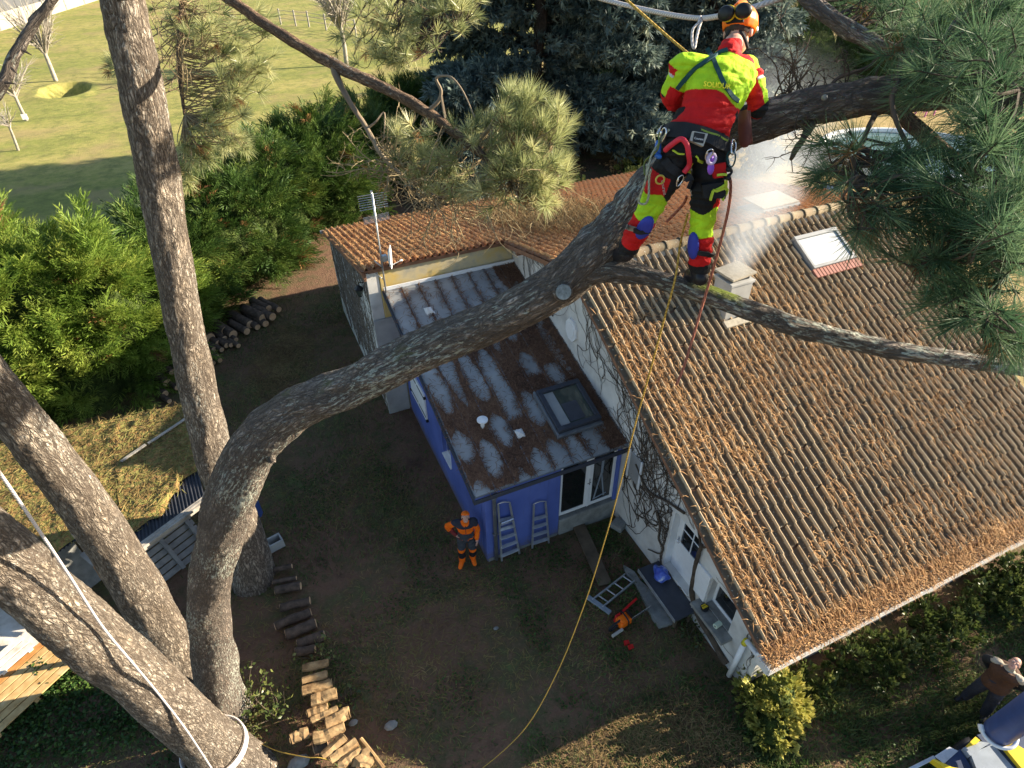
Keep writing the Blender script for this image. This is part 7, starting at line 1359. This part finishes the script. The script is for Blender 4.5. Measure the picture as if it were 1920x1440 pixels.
J['handR'] = (unit(-rt_+A(0, 0, -.6)), -fwd, A(0, 0, 1), .4); J['handL'] = (unit(rt_+A(0, 0, -.6)), -fwd, A(0, 0, 1), .4)
mn = person('person', 'man in a brown vest over a pale shirt, looking up from the lower right grass', b, J, fwd, {'s': 1.0}, .011)
jacket(mn, lambda p: np.tile(A(.42, .38, .31), (len(p), 1)), .016, .95, -.05, vox=.011, name='shirt'); jacket(mn, lambda p: np.tile(A(.085, .042, .026), (len(p), 1)), .052, .9, -.12, collar=False, vox=.011, name='vest', sleeves=False)
for k in 'LR':
    sv = Flesh(); sv.limb([J['sh'+k]*.75+J['el'+k]*.25, J['el'+k], J['wr'+k]], [.078, .07, .052]); sv.build('dark_sleeve', M['webbing'], mn['root'], .011, 3)
trousers(mn, lambda p: np.tile(A(.03, .035, .055), (len(p), 1)), .022, 1.0, .011); boots(mn, 'boot', .011, .01, .08)
h, hu_, hf_, hs_ = J['head'], mn['hu'], mn['hf'], mn['hs']; fl = Flesh(); fl.ball(h+hu_*.032-hf_*.03, (.084, .095, .088), [hs_, hf_, hu_]); hr = fl.build('hair', M['hair'], mn['root'], .01, 2)
bm = bmesh.new(); bm.from_mesh(hr.data); off = wloc(hr); dn = [q for q in bm.verts if (np.array(q.co)+off-h)@hf_ > .03 and (np.array(q.co)+off-h)@hu_ < .04]; bmesh.ops.delete(bm, geom=dn, context='VERTS'); bm.to_mesh(hr.data); bm.free()
# ---------------------------------------------------------------- ropes
def rope(label, spec, px, mat, n=10, k=7, name='rope', sag=0):
    P = smooth_path([PD(*q[:3]) if len(q) == 3 else np.asarray(q[3]) for q in spec], n); mb = MB(); mb.tube(P, px, k); return tag(mb.build(name, mat, None, True), label, 'rope')
def Q(p): return (0, 0, 0, p)
rope('yellow climbing rope dropping from the climber to the yard in a long bow', [(1290, 400, 4.2), (1276, 455, 4.3), (1266, 522, 4.33), (1245, 600, 4.6), (1215, 710, 5.2), (1190, 800, 5.9), (1165, 900, 6.8), (1135, 1010, 7.9), (1095, 1135, 9.2), (1045, 1260, 10.2), (985, 1365, 10.7), Q(PZ(905, 1440, .03)), Q(PZ(840, 1480, .03))], .0075, M['rope_yellow'])
rope('yellow line running from the roped pine foot across the logs', [Q(PZ(425, 1362, .55)), Q(PZ(470, 1385, .2)), Q(PZ(520, 1408, .14)), Q(PZ(575, 1420, .34)), Q(PZ(612, 1424, .36)), Q(PZ(700, 1460, .1))], .009, M['rope_yellow'])
rope('taut yellow rope running up from behind the climber shoulder', [(1292, 102, 4.0), (1240, 58, 4.1), (1175, 0, 4.2), (1080, -85, 4.4)], .0085, M['rope_yellow'])
rope('grey rope strung from the upper left to the climber helmet', [(1110, -8, 6.6), (1135, 0, 6.4), (1200, 16, 6.1), (1260, 28, 5.7), (1310, 34, 5.4), (1350, 30, 5.0), (1400, 18, 4.8), (1480, -10, 4.7), (1540, -40, 4.6)], .022, M['rope_white'])
rope('knotted tail of the grey rope hanging left of the helmet', [(1313, 30, 5.3), (1310, 42, 5.3), (1299, 56, 5.3), (1298, 80, 5.3), (1302, 90, 5.3), (1306, 70, 5.3), (1311, 50, 5.3), (1316, 38, 5.3)], .012, M['rope_white'])
rope('red brown rope hanging from the right hip of the climber over the side limb', [(1367, 326, 3.9), (1370, 350, 3.9), (1366, 390, 4.0), (1352, 450, 4.1), (1334, 515, 4.25), (1316, 575, 4.36), (1300, 630, 4.4), (1283, 685, 4.45), (1268, 722, 4.5)], .0095, M['rope_red'])
rope('short end of the red brown rope between the climber legs', [(1288, 368, 4.2), (1282, 382, 4.25), (1266, 400, 4.3), (1250, 416, 4.35)], .0095, M['rope_red'])
def t3d(x, y):
    q = [(415, 1405, 0), (330, 1310, -.02), (200, 1195, -.05), (90, 1110, -.07), (-30, 1020, -.09), (-240, 860, -.12)]; k = min(q, key=lambda e: abs((e[0]+e[1])-(x+y))); dl_ = (x+y)-(k[0]+k[1]); return trunk_d(k[0]+dl_*.54, k[1]+dl_*.46, b3, k[2])-.50-max(0, y-1150)*.0010
rope('pale rope slanting down across the thick leaning pine', [(x, y, t3d(x, y)) for x, y in ((-60, 810), (0, 888), (70, 990), (130, 1080), (192, 1175), (250, 1245), (300, 1305), (350, 1370), (400, 1446))], .014, M['rope_white'])
k3 = int(np.argmin([np.hypot(*(np.array([960+FPX*((q-EYE)@RT)/((q-EYE)@FW), 720-FPX*((q-EYE)@UP)/((q-EYE)@FW)])-A(400, 1400))) for q in ROPED_P])); ax_ = unit(ROPED_P[k3+1]-ROPED_P[k3-1]); mb = MB()
for q, rr in ((-.07, 1.075), (-.01, 1.07), (.05, 1.075)): mb.torus(ROPED_P[k3]+ax_*q, unit(ax_+A(.10, .05, 0)), ROPED_R[k3]*rr+.02, .017, 56, 7)
tag(mb.build('rope_wrap', M['rope_white'], None, True), 'grey rope wound three times round the foot of the thickest pine', 'rope')

# ---------------------------------------------------------------- machine at the lower right corner
mc = thing('wood_chipper', 'yellow and grey machine with a blue chute and white clamp, lower right corner', 'machine', PZ(1850, 1425))
zt = 1.25; mx_ = unit((PZ(1920, 1440, zt)-PZ(1780, 1440, zt))*A(1, 1, 0)); e1 = unit((PZ(1905, 1330, zt)-PZ(1800, 1395, zt))*A(1, 1, 0)); e2 = np.cross(A(0, 0, 1), e1)
c0 = PZ(1855, 1420, zt)
def quad3(pts, z, t, mat, name):
    mb = MB(); mb.extr([PZ(x, y, z) for x, y in pts], (0, 0, -t)); return mb.build(name, mat, mc)
quad3([(1820, 1413), (1862, 1395), (1920, 1462), (1850, 1490)], 1.24, .5, M['grey_paint'], 'hopper_lid'); quad3([(1806, 1402), (1838, 1390), (1856, 1393), (1819, 1417)], 1.26, .3, M['grey_paint'], 'lid_edge')
quad3([(1832, 1378), (1862, 1368), (1940, 1460), (1910, 1470)], 1.22, .7, M['navy_paint'], 'body_frame'); quad3([(1772, 1430), (1800, 1404), (1822, 1440), (1850, 1490), (1800, 1490)], 1.18, .6, M['navy_paint'], 'body_panel')
quad3([(1752, 1418), (1780, 1400), (1797, 1408), (1770, 1432)], 1.2, .06, M['alu'], 'tray'); mb = MB(); mb.beam(PZ(1752, 1420, 1.18), PZ(1700, 1446, 1.1), .05, .04); mb.build('tray_bar', M['alu'], mc)
quad3([(1814, 1396), (1829, 1381), (1838, 1388), (1832, 1394), (1815, 1400)], 1.3, .1, M['yellow_paint'], 'yellow_cover'); quad3([(1876, 1392), (1892, 1387), (1920, 1404), (1960, 1450), (1925, 1452)], 1.3, .5, M['yellow_paint'], 'yellow_side')
mb = MB(); mb.extr([PZ(x, y, 1.25) for x, y in ((1748, 1424), (1752, 1423), (1785, 1438), (1830, 1446), (1826, 1452), (1780, 1446))], (0, 0, -.12)); mb.build('yellow_edge', M['yellow_paint'], mc)
a = PZ(1872, 1372, 1.5); b = PD(1990, 1290, 8.2); mb = MB(); mb.tube(smooth_path([a, (a+b)/2, b], 6), .20, 20); mb.build('chute', M['blue_paint'], mc, True)
d = unit(b-a); mb = MB(); mb.torus(a+d*.02, unit(d+A(0, 0, .1)), .235, .03, 24, 8, 1, UP, 0, 1.3, 5.2); mb.torus(a+d*.02, unit(d+A(0, 0, .1)), .235, .045, 4, 8, 1, UP, 0, 1.3, 1.7); mb.torus(a+d*.02, unit(d+A(0, 0, .1)), .235, .045, 4, 8, 1, UP, 0, 4.8, 5.2); mb.build('clamp', M['white'], mc, True)
mb = MB(); q = PZ(1850, 1440); mb.box(q[0]-.5, q[0]+.7, q[1]-.6, q[1]+.3, .25, .7); mb.build('chassis', M['navy_paint'], mc)
for s_ in (-.35, .55):
    mb = MB(); p = A(q[0]+s_, q[1]+.36, .28); mb.torus(p, A(0, 1, 0), .2, .09, 20, 8); mb.build('wheel', M['black'], mc, True)

# ---------------------------------------------------------------- chimney smoke: a widening plume that thins out from its axis
g = G('chimney_smoke'); g.t.nodes.remove(g.b); s0 = A(8.95, 8.72, zc+.02); sdir = unit(A(.70, .66, .22))
rel = g.n('VectorMath', {'operation': 'SUBTRACT'}, i0=g.co('pos'), i1=tuple(s0)).outputs[0]; tt = g.n('VectorMath', {'operation': 'DOT_PRODUCT'}, i0=rel, i1=tuple(sdir)).outputs['Value']
pr = g.n('VectorMath', {'operation': 'CROSS_PRODUCT'}, i0=rel, i1=tuple(sdir)).outputs[0]; pd_ = g.n('VectorMath', {'operation': 'LENGTH'}, i0=pr).outputs['Value']
rad = g.math('ADD', g.math('MULTIPLY', tt, .27), .30); fall = g.math('SUBTRACT', 1.0, g.math('DIVIDE', pd_, rad), True); along = g.math('SUBTRACT', 1.0, g.math('MULTIPLY', tt, .135), True)
nz = g.ramp(g.noise(g.co('pos'), 1.7, 4, .6, .6), [(.30, (.12,)*3), (.72, (1, 1, 1))]); den = g.math('MULTIPLY', g.math('MULTIPLY', fall, along), g.math('MULTIPLY', nz, 1.9))
pv_ = g.n('VolumePrincipled', None, Density=den, Color=(.84, .91, 1, 1), Anisotropy=.3); g.t.links.new(pv_.outputs[0], g.out.inputs['Volume'])
mb = MB(); mb.tube([s0-sdir*.25, s0+sdir*2, s0+sdir*7.4], [.3, .88, 2.35], 16); smo = mb.build('smoke', g.m, None, True); smo['kind'] = 'stuff'; smo['label'] = 'thin pale smoke drifting from the chimney over the tiles'; smo['category'] = 'smoke'
